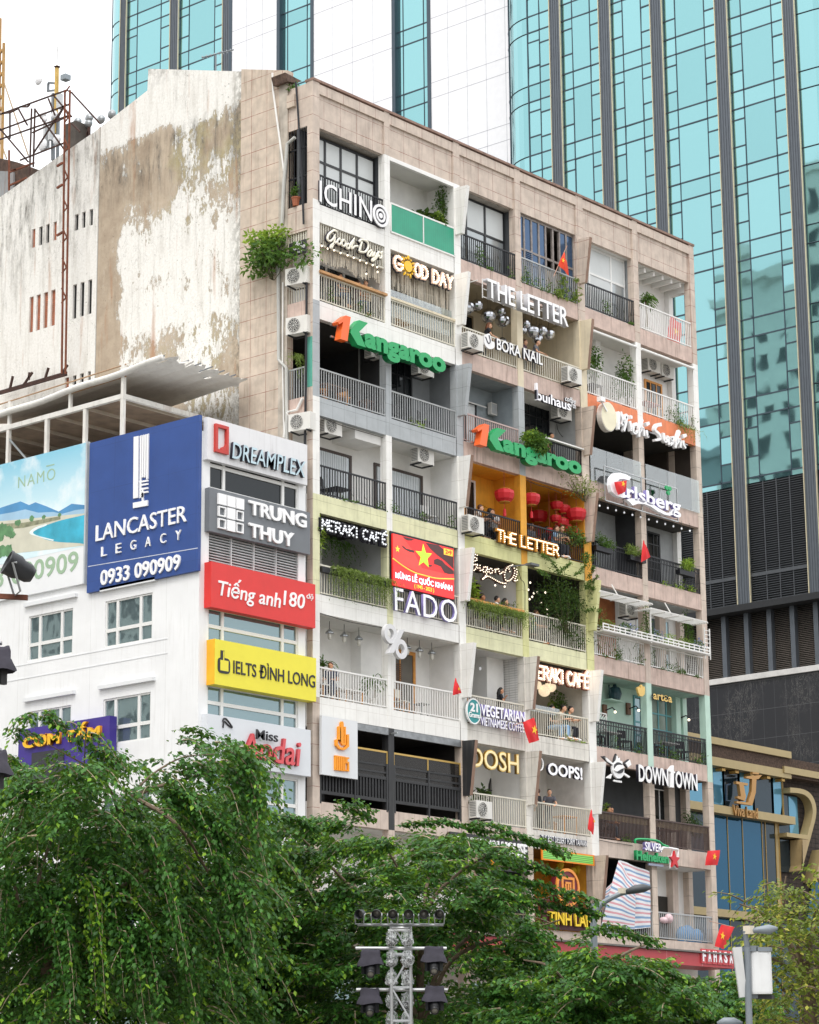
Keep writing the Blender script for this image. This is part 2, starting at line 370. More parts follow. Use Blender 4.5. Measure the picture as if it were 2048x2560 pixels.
# -- slab edges
FAS = [[white, pink, pink], [white, pink, orange], [greyp, pink, pink], [yellow, lime, pink], [white, yellow, pink], [white, dirtyw, pink], [pale, pale, pale], [pale, pale, pale]]
for r in range(8):
    for b in range(3):
        x0, x1 = COLX[2*b][1 if b == 0 else 0]-.02, COLX[2*b+2][0]+.02
        m = MB()
        if r == 6 and b == 1:
            m.box(x0, 11.0, .015, .22, Z[r]-SL, Z[r]).build('slab_edge', pale, cafe); MB().box(11.0, x1, .012, .22, Z[r]-SL, Z[r]).build('slab_edge', dirtyw, cafe)
        else: m.box(x0, x1, .015, .22, Z[r]-SL, Z[r]).build('slab_edge', FAS[r][b], cafe)
    MB().box(.02, 22.3, .22, 8, Z[r]-.5, Z[r]-.004).build('floor_slab', conc, cafe)
# -- columns, storey by storey
CM = [[stone]*8,
      [white, white, greyp, white, yellow, white, blackp, pale], [white, white, greyp, white, white, white, beige, beige], [stone, cream, greyp, amber, lime, dirtyw, dirtyw, beige],
      [stone, cream, beige, amber, lime, white, white, beige], [stone, white, beige, beige, pale, mint, beige, beige], [stone, white, beige, beige, pale, mint, beige, beige]]
for c in range(7):
    x0, x1 = COLX[c]
    if c == 0: MB().box(x0, x1, 0, .25, 0, TOP-.02).build('column', stone, cafe); continue
    for r in range(8):
        MB().box(x0, x1, 0, .28, Z[r]-SL, LINT if r == 0 else Z[r-1]-SL).build('column', CM[c][r], cafe)
    MB().box(x0, x1, 0, .28, 0, Z[7]-SL).build('column', pale, cafe)
for r, m in ((1, white), (2, greyp), (3, white), (4, yellow), (5, white)):
    MB().box(.003, .327, -.008, 0, Z[r]-.02, Z[r-1]-.02 if r > 1 else Z[0]-.02).build('painted_facing', m, cafe)
MB().box(.003, .327, -.008, 0, Z[0]-.02, Z[0]+.12).build('painted_facing', white, cafe)
MB().box(-.006, 0, .01, .24, 25.25, 26.95).build('painted_facing', M('teal_paint', '58a593', .6, var=.1), cafe)
# -- parapet
MB().box(.02, 22.31, .07, .32, LINT, 35.9).build('parapet', stone, cafe)
for a, b in zip(COLX, COLX[1:]): MB().box(a[1], b[0], -.005, .066, 35.5, 35.84).build('parapet_band', stone, cafe)
for c in range(1, 7): MB().box(*COLX[c], -.004, .068, LINT+.003, 35.9).build('parapet_pilaster', stone, cafe)
MB().box(-.02, 22.36, -.04, .34, 35.9, 35.985).build('coping', M('coping', '8f7468', .85, stain=.8, stcol='3d332d', var=.25), cafe)
MB().box(.3, 22.1, .34, 16, 34.45, 34.7).build('roof', conc, cafe)
for r, mt in enumerate((whitew, whitew, beige, whitew, pale, mint, beige, beige)): MB().box(22.03, 22.3, 1.05, 1.3, Z[r]-SL if r < 7 else 0, LINT if r == 0 else Z[r-1]-SL).build('rear_column', mt, cafe)
MB().box(22.02, 22.29, 1.3, 8, 0, 34.4).build('end_wall', pale, cafe)
MB().box(.3, 22.2, 8, 8.2, 0, 34.4).build('rear_wall', conc, cafe)
MB().box(.02, 22.2, .9, 1.15, 0, 7.7).build('ground_floor_wall', M('shop_front_wall', 'd0ccc4', .7, var=.1), cafe)
MB().box(22.05, 22.3, .28, 1.05, LINT-.35, LINT).build('end_beam', whitew, cafe)
# -- blades: tapering fins on the big columns
FN = {2: [white, white, greyp, white, white, white, blackp, beige], 4: [stone, cream, beige, beige, lime, white, white, beige], 3: [None]*5+[dirtyw, dirtyw, None]}
edge = M('blade_edge', '8d7262', .8, stain=.6, var=.2)
for c, ms in FN.items():
    x = COLX[c][0]+.06
    for r, m in enumerate(ms):
        if m is None: continue
        zt = (LINT-.18 if r == 0 else Z[r-1]-SL-.02); zb = Z[r]+.82
        prof = [(0, zt), (-.56, zt-.02), (-.3, zb), (0, zb)]
        f = MB(); vs = [(x, y, z) for y, z in prof]+[(x+.16, y, z) for y, z in prof]
        f._add(vs, [(0, 1, 2, 3), (7, 6, 5, 4), (0, 4, 5, 1), (1, 5, 6, 2), (2, 6, 7, 3)])
        f.mi[-2] = 1 if m not in (greyp, lime, white) or (c == 2 and r == 3) else 0
        f.build('blade', [m, edge], cafe)

# -- rooms: back wall, partitions, ceiling and floor finish of every unit
def room(r, c0, c1, wall, ceil=ceil_w, depth=1.25, left=True, right=True, floor=conc):
    x0, x1 = COLX[c0][1]-.05, COLX[c1+1][0]+.05; z0, z1 = Z[r], (LINT if r == 0 else Z[r-1]-SL)
    if c1 == 5 and depth < 1.5: right = False; x1 = 22.02
    xl = .34 if c0 == 0 and depth > 1.5 else x0
    m = MB().box(xl if c0 else .02, x1, depth, depth+.1, z0, z1+.1)
    if left and c0: m.box(x0-.05, x0, .27, depth, z0, z1)
    if right: m.box(x1, x1+.05, .27, depth, z0, z1)
    if c0 == 0 and depth > 1.5: m.box(.25, .34, 1.2, depth, z0, z1)
    if c1 == 5 and depth > 1.5: m.box(21.9, 22.0, 1.3, depth, z0, z1)
    m.build('back_wall', wall, cafe)
    MB().box(x0 if c0 else .02, x1, .22, depth, z1-.02, z1).build('ceiling', ceil, cafe)
    MB().box(x0 if c0 else .02, x1, .22, depth, z0-.003, z0+.012).build('floor', floor, cafe)
def opening(x0, x1, z0, z1, fr, pane, Y=1.25, nx=1, nz=1, w=.07, name='window', mun=.025, zs=None, xs=None):
    """door or window: frame proud of the wall, pane behind, glazing bars"""
    f = MB(); y0, y1 = Y-.05, Y+.004
    f.box(x0, x0+w, y0, y1, z0, z1).box(x1-w, x1, y0, y1, z0, z1).box(x0+w, x1-w, y0, y1, z1-w, z1)
    if name != 'door': f.box(x0+w, x1-w, y0, y1, z0, z0+w)
    for i in range(1, nx): X = x0+(x1-x0)*(xs[i-1] if xs else i/nx); f.box(X-mun, X+mun, y0+.006, y1-.002, z0+.001, z1-w)
    for i in range(1, nz): q = z0+(z1-z0)*(zs[i-1] if zs else i/nz); f.box(x0+w, x1-w, y0+.009, y1-.003, q-mun, q+mun)
    o = f.build(name, fr, cafe); MB().box(x0+w, x1-w, Y-.02, Y-.006, z0+(w if name != 'door' else 0), z1-w).build('pane', pane, o)
    return o
def railing(r, c, mat, h=.98, Y=.06, sp=.13, bar=.026, x0=None, x1=None, top=.05, cap=None, mid=None):
    a, b, z, _ = cell(r, c); a = a if x0 is None else x0; b = b if x1 is None else x1; m = MB()
    m.box(a, b, Y-.025, Y+.025, z+h-top, z+h); m.box(a, b, Y-.02, Y+.02, z+.05, z+.085)
    if mid: m.box(a, b, Y-.018, Y+.018, z+mid, z+mid+.03)
    n = max(2, int((b-a)/sp))
    for i in range(n+1):
        X = a+.02+(b-a-.04)*i/n; w = bar*(1.5 if i in (0, n) else 1)
        m.box(X-w/2, X+w/2, Y-.012, Y+.012, z+(0 if i in (0, n, n//2) else .085), z+h-top)
    o = m.build('railing', mat, cafe)
    if cap: MB().box(a-.03, b+.02, Y-.14, Y+.16, z+h+.002, z+h+.09).build('rail_cap', cap, o)
    return o
P_ = cell
def wx(c, x, y, Y): return Plane('F', Y).uv(*nat(c, x, y))[0]
def wz(c, x, y, Y): return Plane('F', Y).uv(*nat(c, x, y))[1]
def opx(c, x0, x1, yt, fr, pane, Y, z0, yb=None, **k):
    return opening(wx(c, x0, yt, Y), wx(c, x1, yt, Y), z0 if yb is None else wz(c, (x0+x1)/2, yb, Y), wz(c, (x0+x1)/2, yt, Y), fr, pane, Y, **k)
def archx(c, x0, x1, yt, z0, Y, *a, **k): return arch(wx(c, x0, yt, Y), wx(c, x1, yt, Y), z0, wz(c, (x0+x1)/2, yt, Y), Y, *a, **k)
# row 0
room(0, 0, 0, darkw, conc, .62); room(0, 1, 1, whitew); room(0, 2, 2, darkw, conc, .7); room(0, 3, 3, darkroom, conc, 3.); room(0, 4, 4, greyw, ceil_w, .6); room(0, 5, 5, whitew)
def glazing(r, c, fr, panes, xs, zs, Y, z1=None, name='window_wall'):
    x0, x1, z0, zt = cell(r, c); z1 = z1 or zt-.06; f = MB(); w = .045
    X = [x0]+[x0+(x1-x0)*t for t in xs]+[x1]; Q = [z0]+[z0+(z1-z0)*t for t in zs]+[z1]
    for x in X: f.box(x-w if x > x0 else x, x+w if x < x1 else x, Y-.04, Y+.04, z0, z1)
    for q in Q: f.box(x0, x1, Y-.034, Y+.034, q-w*.9, q+w*.9)
    o = f.build(name, fr, cafe); i = 0
    for a, b in zip(Q, Q[1:]):
        for p, q in zip(X, X[1:]):
            m = panes[i % len(panes)]; i += 1
            if m: MB().box(p+.02, q-.02, Y-.008, Y+.008, a+.02, b-.02).build('pane', m, o)
    return o
glazing(0, 0, frame_bk, [blind], [.24, .48, .73], [.68], .5, 34.2)
glazing(0, 2, frame_bk, [win_grey, win_grey, win_grey, blind, blind, blind], [.31, .65], [.58], .55)
glazing(0, 4, frame_wh, [blind, blind, win_grey, blind, blind, blind], [.28, .72], [.62], .45)
bl_fr = M('old_blue_frame', '8d8580', .6, .3, var=.3, sc=8)
glazing(0, 3, bl_fr, [win_blue, win_blue, win_blue, win_blue, None, None, win_blue, win_blue, win_blue, win_blue, win_blue, win_blue, None, None, win_blue, win_blue], [.12, .25, .38, .5, .63, .75, .87], [.52], .2)
louv = MB()
for i in range(14): z = Z[0]+.45+i*.07; louv.bar((11.65, .17, z), (12.05, .17, z), .05, .012)
louv.build('window_louvre', M('blue_louvre', '6d86a6', .4, .3), cafe)
f = MB().box(12.7, 14.5, .26, .32, Z[0], Z[0]+1.0); f.build('low_wall', M('stained_board', '9b8b74', .8, var=.4, sc=5), cafe)
m = MB(); m.box(3.9, 7.3, -.02, .1, LINT-.16, LINT-.02); m.build('roller_case', whitem, cafe)
x0, x1, z0, z1 = cell(0, 1); m = MB()
for i in range(2):
    a = x0+(x1-x0)*i*.5; b = a+(x1-x0)*.5; m.box(a+.04, b-.02, -.02, .0, z0+.02, z0+1.0)
gp = m.build('balustrade_panel', M('green_panel', '1f9474', .35, var=.1, sc=1.5, joint=(0, .11, .012, 0), jcol='1a8468'), cafe)
m = MB().box(x0, x1, -.03, .02, z0+1.0, z0+1.06).box(x0, x1, -.03, .02, z0-.03, z0+.02)
for q in (x0, (x0+x1)/2, x1-.04): m.box(q, q+.04, -.03, .02, z0, z0+1.0)
m.build('balustrade_frame', whitem, gp)
railing(0, 0, blackm, 1.1, .1, .125); railing(0, 2, blackm, 1.0, .05, .11); railing(0, 3, greym, 1.0, .05, .12); railing(0, 4, blackm, 1.02, .05, .11); railing(0, 5, whitem, 1.05, .05, .12)
for i in range(6): x = 18.7+i*.6; MB().box(x, x+.12, .3, 1.25, LINT-.2, LINT-.03).build('ceiling_beam', whitew, cafe)
# row 1
room(1, 0, 0, whitew, ceil_w, 1.3); room(1, 1, 1, whitew, ceil_w, 1.2); room(1, 2, 3, cream, M('cream_ceiling', '9c9078', .8), 2.2); room(1, 4, 5, whitew)
x0, x1, z0, z1 = cell(1, 0)
opx(C1, 20, 545, 610, frame_wh, win_dark, 1.3, z0+.3, nx=3, xs=[.25, .63], mun=.05)
m = MB()
for i in range(28): x = x0+.03+i*.118; m.box(x, x+.045, .08, .11, z1-.72, z1)
m.box(x0, x1, .06, .13, z1-.78, z1-.72); m.build('slat_screen', creamm, cafe)
x0, x1, z0, z1 = cell(1, 1)
opx(C1, 918, 1020, 828, frame_wh, M('pane_brown', '8a7a6c', .4), 1.2, z0, nx=2, nz=3, name='door')
def arch(x0, x1, z0, z1, Y, fr, pane, name='arch_window', bars=0):
    c, r = (x0+x1)/2, (x1-x0)/2; pl = Plane('F', Y); pts = [(x0, z0), (x1, z0)]+circle(c, z1-r, r, r, 13, 0, 180)
    o = MB().poly(pl, pts, .0, .03).build(name, fr, cafe); i = .05
    p2 = [(x0+i, z0+i), (x1-i, z0+i)]+circle(c, z1-r, r-i, r-i, 13, 0, 180)
    MB().poly(pl, p2, .031, .036).build('pane', pane, o)
    if bars:
        m = MB()
        for k in range(1, bars): m.rect(pl, x0+(x1-x0)*k/bars-.02, x0+(x1-x0)*k/bars+.02, z0, z1-r, .036, .06)
        for q in (z0+.7*(z1-z0)*.5, z1-r): m.rect(pl, x0, x1, q-.02, q+.02, .037, .061)
        for a in (45, 90, 135): m.bar(pl.xyz(c, z1-r, .05), pl.xyz(c+r*math.cos(math.radians(a)), z1-r+r*math.sin(math.radians(a)), .05), .035)
        m.build('glazing_bars', fr, o)
    return o
gfr = M('grey_alcove', 'b9b7b2', .7); archx(C1, 1145, 1258, 912, z0+.3, 1.2, whitew, gfr); archx(Z4, 1418, 1498, 215, z0+.2, 1.2, whitew, M('dark_alcove', '3c3a38', .7))
m = MB()
for i in range(34): x = x0+.02+i*.1; m.box(x, x+.085, .3, .33, z1-.95, z1)
m.build('slat_screen', M('driftwood', 'a08f7c', .8, var=.25, sc=6), cafe)
railing(1, 0, creamm, .95, .05, .125, cap=wood); railing(1, 1, creamm, .95, .05, .125, cap=None)
MB().box(3.9, 7.33, -.01, .12, z0+.95, z0+1.03).build('rail_cap', cream, cafe)
MB().box(3.95, 7.3, .14, .15, z0+.4, z0+1.35).build('glass_screen', clear, cafe)
archx(Z3, 568, 648, 1195, Z[1], 2.2, M('tan_frame', 'a08e70', .6), M('taupe_glass', '7d705c', .4), bars=3); opx(Z3, 665, 732, 1215, cream, M('warm_pane', '9e9078', .4), 2.2, Z[1], nx=2, nz=3, name='door')
opx(Z3, 95, 155, 1035, M('tan_frame2', '8d7c62', .6), win_dark, 2.2, Z[1], nx=1, nz=2, name='door'); q = wx(Z3, 285, 1100, 1.9); MB().box(q, q+.6, 1.9, 2.2, Z[1], Z[1]+2.6).build('pier', cream, cafe)
railing(1, 2, creamm, .9, .05, .13); railing(1, 3, creamm, .9, .05, .13)
railing(1, 4, whitem, 1.05, .05, .12); railing(1, 5, whitem, 1.0, .05, .12)
opx(Z3, 1243, 1352, 1458, woodo, win_dark, 1.25, Z[1], nx=3, nz=2, w=.09, name='door'); MB().box(16.9, 17.2, .95, 1.25, Z[1], Z[0]-SL).build('pier', whitew, cafe)
for c in (4, 5): a, b, q, t = cell(1, c); MB().tube([(a, -.02, t-.22), (b, -.02, t-.22)], .055, 8).build('roller_tube', whitem, cafe)
# row 2
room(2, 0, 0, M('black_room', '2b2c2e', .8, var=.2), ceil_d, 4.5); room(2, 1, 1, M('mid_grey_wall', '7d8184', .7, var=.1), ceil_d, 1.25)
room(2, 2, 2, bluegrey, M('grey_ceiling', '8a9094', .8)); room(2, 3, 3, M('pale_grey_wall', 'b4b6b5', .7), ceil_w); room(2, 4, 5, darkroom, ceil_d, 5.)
x0, x1, z0, z1 = cell(2, 1)
MB().box(wx(Z4, 755, 800, 1.2), 5.0, 1.2, 1.25, Z[2], Z[1]-SL).build('partition', greyw, cafe)
opx(Z4, 1010, 1200, 680, frame_bk, win_dark, 1.25, z0, nx=3, nz=2, name='door', zs=[.78]); opx(Z4, 1372, 1512, 900, frame_bk, M('door_grey', '8f9395', .6), 1.25, z0, name='door')
railing(2, 0, greym, 1.0, .05, .12); railing(2, 1, greym, 1.0, .05, .12)
opx(Z5, 100, 175, 318, frame_bk, M('white_door', 'd5d8d9', .5), 1.25, Z[2], name='door')
opx(Z5, 470, 634, 290, frame_bk, win_dark, 1.2, Z[2], nx=4, nz=4, name='window', mun=.018)
sh = MB()
for k in range(2):
    a = wx(Z5, 316, 390, 1.2)+k*.5; sh.box(a, a+.47, 1.17, 1.22, Z[2]+.75, Z[2]+2.15)
    for j in range(18): q = Z[2]+.85+j*.067; sh.box(a+.06, a+.41, 1.14, 1.17, q, q+.03)
sh.build('shutter', cream, cafe)
railing(2, 2, pinkm, 1.05, .05, .11); railing(2, 3, blackm, 1.0, .05, .11); MB().box(12.2, 14.55, -.1, .1, Z[2]+1.0, Z[2]+1.05).build('rail_cap', whitem, cafe)
for x in (16.3, 20.8): MB().box(x, x+.5, 2.2, 2.6, Z[2], Z[1]-SL).build('pier', beige, cafe)
MB().box(19.0, 22.0, 4.9, 5.0, Z[2], Z[1]-SL-.1).build('mural_wall', M('mural_wall', 'b9b2a8', .7), cafe)
gl = MB()
for a, b in ((15.0, 16.0), (16.02, 18.2), (18.5, 19.9), (19.92, 22.05)): gl.box(a, b, -.05, -.035, Z[2]-.05, Z[2]+1.25)
gl.box(22.3, 22.315, -.03, .9, Z[2]-.05, Z[2]+1.2)
gl.build('glass_balustrade', clear, cafe)
# row 3
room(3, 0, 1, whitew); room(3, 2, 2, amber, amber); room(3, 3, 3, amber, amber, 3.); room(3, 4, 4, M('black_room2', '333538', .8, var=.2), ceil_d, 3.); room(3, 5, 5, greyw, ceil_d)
z0 = Z[3]
for qa, qb, qt in ((330, 680, 1430), (875, 1292, 1570)):
    a, b = wx(Z4, qa, qt, 1.25), wx(Z4, qb, qt, 1.25); a = max(a, .36); o = opening(a, b, z0, z0+2.05, frame_br, win_grey, 1.25, name='door', w=.1); m = MB(); n = int((b-a-.3)/.09)
    for i in range(n): x = a+.12+i*.09; m.box(x, x+.062, 1.165, 1.225-.02*(i % 2), z0+.02, z0+1.93)
    m.build('curtain', curtain, o)
MB().box(2.3, 3.6, .22, 1.25, Z[2]-SL-.34, Z[2]-SL-.02).build('ceiling_beam', whitew, cafe)
railing(3, 0, blackm, 1.0, .05, .13); railing(3, 1, blackm, 1.0, .05, .13)
opx(Z5, 110, 168, 812, frame_wh, win_dark, 1.25, z0, name='door'); opx(Z5, 338, 450, 965, frame_bk, win_dark, 1.25, z0, name='door')
opening(11.3, 12.2, z0, z0+1.9, M('door_brown', '4f3a20', .6), win_dark, 3., name='door')
railing(3, 2, blackm, .95, .05, .11, bar=.022); railing(3, 3, blackm, .95, .05, .11, bar=.022)
opx(Z5, 1255, 1338, 1145, frame_bk, win_dark, 1.25, z0, nx=2, nz=5, name='door', mun=.02); MB().box(16.9, 18.2, 1.22, 1.3, z0, Z[2]-SL).build('partition', greyw, cafe)
railing(3, 4, blackm, 1.0, .05, .1, bar=.03, mid=.8); railing(3, 5, blackm, 1.0, .05, .1, bar=.03, mid=.8)
# row 4
room(4, 0, 0, M('soft_grey_wall', 'a5a7a8', .7, var=.08), ceil_d, 2.2); room(4, 1, 1, greyw, ceil_d); room(4, 2, 2, whitew, ceil_d, 2.); room(4, 3, 3, darkroom, ceil_d, 4.5); room(4, 4, 5, whitew, greyw)  # leftmost unit has plain grey walls of its own
z0 = Z[4]
MB().box(2.0, 2.3, 1.7, 2.2, z0, Z[3]-SL).build('pier', whitew, cafe)
railing(4, 0, creamm, 1.0, .05, .125); railing(4, 1, creamm, 1.0, .05, .125, x1=7.33)
archx(A2, 125, 232, 248, z0, 2., frame_bk, M('dark_arch_pane', '4a3d33', .5)); q = wx(A2, 345, 300, 1.95); MB().box(q, q+2.2, 1.95, 2.05, z0, Z[3]-SL).build('partition', M('dark_partition', '3b3633', .7), cafe)
archx(A2, 352, 450, 310, z0, 1.95, frame_bk, win_dark)
railing(4, 2, creamm, .92, .05, .125, cap=woodo); railing(4, 3, creamm, 1.02, .05, .125)
opx(A2, 1278, 1397, 475, frame_wh, win, 1.25, z0+.2, nx=3, nz=2, w=.06, zs=[.62]); opx(A2, 1188, 1255, 462, frame_wh, win, 1.25, z0+.5, nz=2)
MB().box(wx(A2, 950, 400, 1.2), wx(A2, 1057, 400, 1.2), 1.18, 1.26, z0, Z[3]-SL-.05).build('wood_panel', M('rust_panel', '9a5a2c', .6, var=.25), cafe); MB().box(20.6, 21.0, 1.0, 1.25, z0, Z[3]-SL).build('pier', pale, cafe)
railing(4, 4, whitem, .85, .05, .12); railing(4, 5, whitem, .85, .05, .12)
# row 5
room(5, 0, 1, whitew, ceil_w, 1.4); room(5, 2, 2, brickw, ceil_w, 2.6); room(5, 3, 3, M('warm_white_wall', 'd8d2c6', .7), ceil_d, 2.4); room(5, 4, 5, mint, M('mint_ceiling', 'a3bdb2', .8))
z0 = Z[5]
MB().box(wx(A1, 560, 1400, .95), wx(A1, 560, 1400, .95)+1.75, .95, 1.4, z0, Z[4]-SL).build('partition', whitew, cafe)
opx(A1, 745, 1022, 1325, woodo, M('door_glass', '6f6b64', .25, .3), 1.4, z0, nx=2, name='door', w=.12, xs=[.52]); 
m = MB()
for i in range(24): q = z0+.3+i*.07; qa = wx(A1, 832, 1500, 1.3); m.bar((qa-.3, 1.3, q), (qa+.5, 1.3, q), .025)
m.build('door_screen', woodd, cafe)
railing(5, 0, whitem, .98, .05, .125); railing(5, 1, whitem, .98, .05, .125)
MB().box(9.9, 10.83, .9, 2.6, z0, Z[4]-SL).build('partition', whitew, cafe)
railing(5, 2, creamm, 1.0, .05, .12); railing(5, 3, creamm, .95, .05, .125); MB().box(11.2, 13.6, .3, .31, z0+.9, z0+1.15).build('glass_screen', clear, cafe)
MB().box(11.2, 12.6, 2.3, 2.4, z0, Z[4]-SL).build('partition', M('cafe_dark', '5a5048', .7), cafe)
opx(A2, 1172, 1262, 968, teal, win, 1.25, z0, nx=2, nz=5, name='door', mun=.03); opx(A2, 1275, 1427, 985, teal, M('cafe_pane', '7f8a80', .2, .4), 1.25, z0+.1, nx=3, nz=4, mun=.03)
MB().box(16.0, 16.4, 1.0, 1.25, z0, Z[4]-SL).build('pier', mint, cafe); MB().box(21.5, 21.8, 1.0, 1.25, z0, Z[4]-SL).build('pier', mint, cafe)
railing(5, 4, blackm, 1.0, .05, .1, bar=.03, mid=.82); railing(5, 5, blackm, 1.0, .05, .1, bar=.03, mid=.82)
# row 6
room(6, 0, 1, M('black_room3', '2a2624', .8, var=.3), ceil_d, 5.); room(6, 2, 2, whitew, ceil_w, 1.6); room(6, 3, 3, M('pale_room', 'dcdad6', .7), ceil_w, 2.); room(6, 4, 5, M('charcoal_room', '3e4042', .75, var=.15), ceil_d, 1.3)
z0 = Z[6]
MB().box(1.9, 2.3, 1.6, 1.9, z0, Z[5]-SL).build('pier', darkw, cafe)
for c, a in ((0, .34), (1, 3.9)):
    b = COLX[c+1][0]; m = MB()
    for h0 in (1.42, 1.18): m.box(a, b, .02, .08, z0+h0, z0+h0+.06)
    m.box(a, b, .01, .09, z0+.98, z0+1.08).box(a, b, .01, .09, z0+.26, z0+.36)
    n = int((b-a)/.145)
    for i in range(n+1): x = a+.02+(b-a-.06)*i/n; m.box(x, x+.06, .02, .08, z0+.36, z0+.98)
    for t in (0, .5, .97): m.box(a+(b-a)*t, a+(b-a)*t+.07, .0, .1, z0-.05, z0+1.5)
    m.build('railing', M('black_timber', '2e2f31', .6, var=.2, sc=6), cafe)
    m = MB().box(a, b, .03, .07, z0+1.86, z0+1.92)
    for t in (0, .5, .985): m.box(a+(b-a)*t, a+(b-a)*t+.05, .03, .07, z0+1.45, z0+1.86)
    m.build('gilt_frame', M('gilt_frame', 'c2a25c', .45, .4), cafe); MB().box(a, b, .048, .052, z0+1.0, z0+1.86).build('glass_screen', M('smoked_glass', '35322f', .1, .2, alpha=.55, var=0), cafe)
    MB().box(a, b, -.01, .1, Z[5]-SL-.24, Z[5]-SL-.02).build('roller_case', M('dull_aluminium', '8f9294', .4, .6, var=.3, sc=4), cafe)
archx(A3, 1478, 1684, 575, z0, 1.6, M('dark_arch_frame', '252627', .5), M('arch_glass', '8b8784', .25, .3), bars=3)
railing(6, 2, creamm, 1.0, .05, .125); railing(6, 3, creamm, 1.0, .05, .12)
MB().box(12.9, 13.2, 1.5, 2.0, z0, Z[5]-SL).build('pier', whitew, cafe)
opx(A4, 770, 872, 165, frame_wh, win_dark, 1.3, z0, nx=2, name='door', w=.04); MB().box(16.0, 16.5, .9, 1.3, z0, Z[5]-SL).build('pier', M('black_pier', '232426', .7), cafe)
MB().box(15.0, 16.0, 1.2, 1.31, z0, Z[5]-SL).build('brick_panel', M('dark_bricks', '5d5046', .8, joint=(.09, .22, .014, 0), jcol='2c2622', var=.35, sc=4), cafe); MB().box(20.9, 21.3, 1.05, 1.29, z0, Z[5]-SL).build('pier', beige, cafe)
for c in (4, 5):
    railing(6, c, brownm, 1.0, .05, .085, bar=.028); a, b, q, t = cell(6, c)
    MB().box(a, b, .085, .12, q+.72, q+.99).build('rail_board', M('old_board', 'b3a27c', .7, var=.25, sc=4), cafe)
# row 7
room(7, 0, 1, whitew); room(7, 2, 2, darkw, ceil_d); room(7, 3, 3, amber, M('ochre_ceiling', '8a6424', .8), 2.); room(7, 4, 4, darkw, ceil_d, 4.); room(7, 5, 5, whitew, ceil_w, 1.3)
z0 = Z[7]
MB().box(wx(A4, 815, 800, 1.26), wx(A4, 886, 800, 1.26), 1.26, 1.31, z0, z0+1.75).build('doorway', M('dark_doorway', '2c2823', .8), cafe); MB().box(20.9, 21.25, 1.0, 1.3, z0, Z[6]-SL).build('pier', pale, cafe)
railing(7, 0, whitem); railing(7, 1, whitem); railing(7, 2, blackm); railing(7, 3, maroonm, 1.05, .05, .09, bar=.03); railing(7, 4, greym, 1.0, .05, .12); railing(7, 5, greym, 1.0, .05, .12)
MB().box(11.16, 11.5, .9, 2., z0, Z[6]-SL).build('partition', darkw, cafe)
# ground floor shop fronts
for i in range(6):
    a, b = COLX[i][1]+.25, COLX[i+1][0]-.25
    opening(a, b, .2, 3.4, frame_bk, win_dark, .9, nx=3, nz=2, name='shop_window', zs=[.75]); opening(a, b, 4.4, 6.6, frame_wh, win, .9, nx=3, nz=2)
# -- narrow open slot on the left end, storey by storey
pl0 = Plane('S', 0.)
for r in range(8):
    MB().box(-.03, .2, .25, 1.12, Z[r]-SL-.32, Z[r]).build('slot_sill', stone if r == 0 else pink if r < 3 else whitew, cafe)
    zt = LINT if r == 0 else Z[r-1]-SL-.33
    m = MB(); n = 8
    for i in range(n): y = .29+i*.115; m.box(.03, .055, y-.013, y+.013, Z[r], Z[r]+1.05 if r else zt)
    m.box(.025, .06, .25, 1.12, Z[r]+1.0, Z[r]+1.05)
    if r == 0: m.box(.025, .06, .25, 1.12, Z[r]+2.0, Z[r]+2.05)
    m.build('slot_grille', [blackm, creamm, greym, blackm, greym, whitem, blackm, blackm][r], cafe)
m = MB()
for i in range(8): y = .3+i*.11; m.box(.02, .05, y, y+.05, Z[1]+2.0, Z[1]+2.62)
m.build('slot_screen', creamm, cafe)
MB().box(.004, .3, .251, 1.12, LINT, 35.85).build('slot_head', stone, cafe); MB().box(-.1, .1, .75, 1.1, 35.15, 35.6).build('slot_head_block', stone_side, cafe)

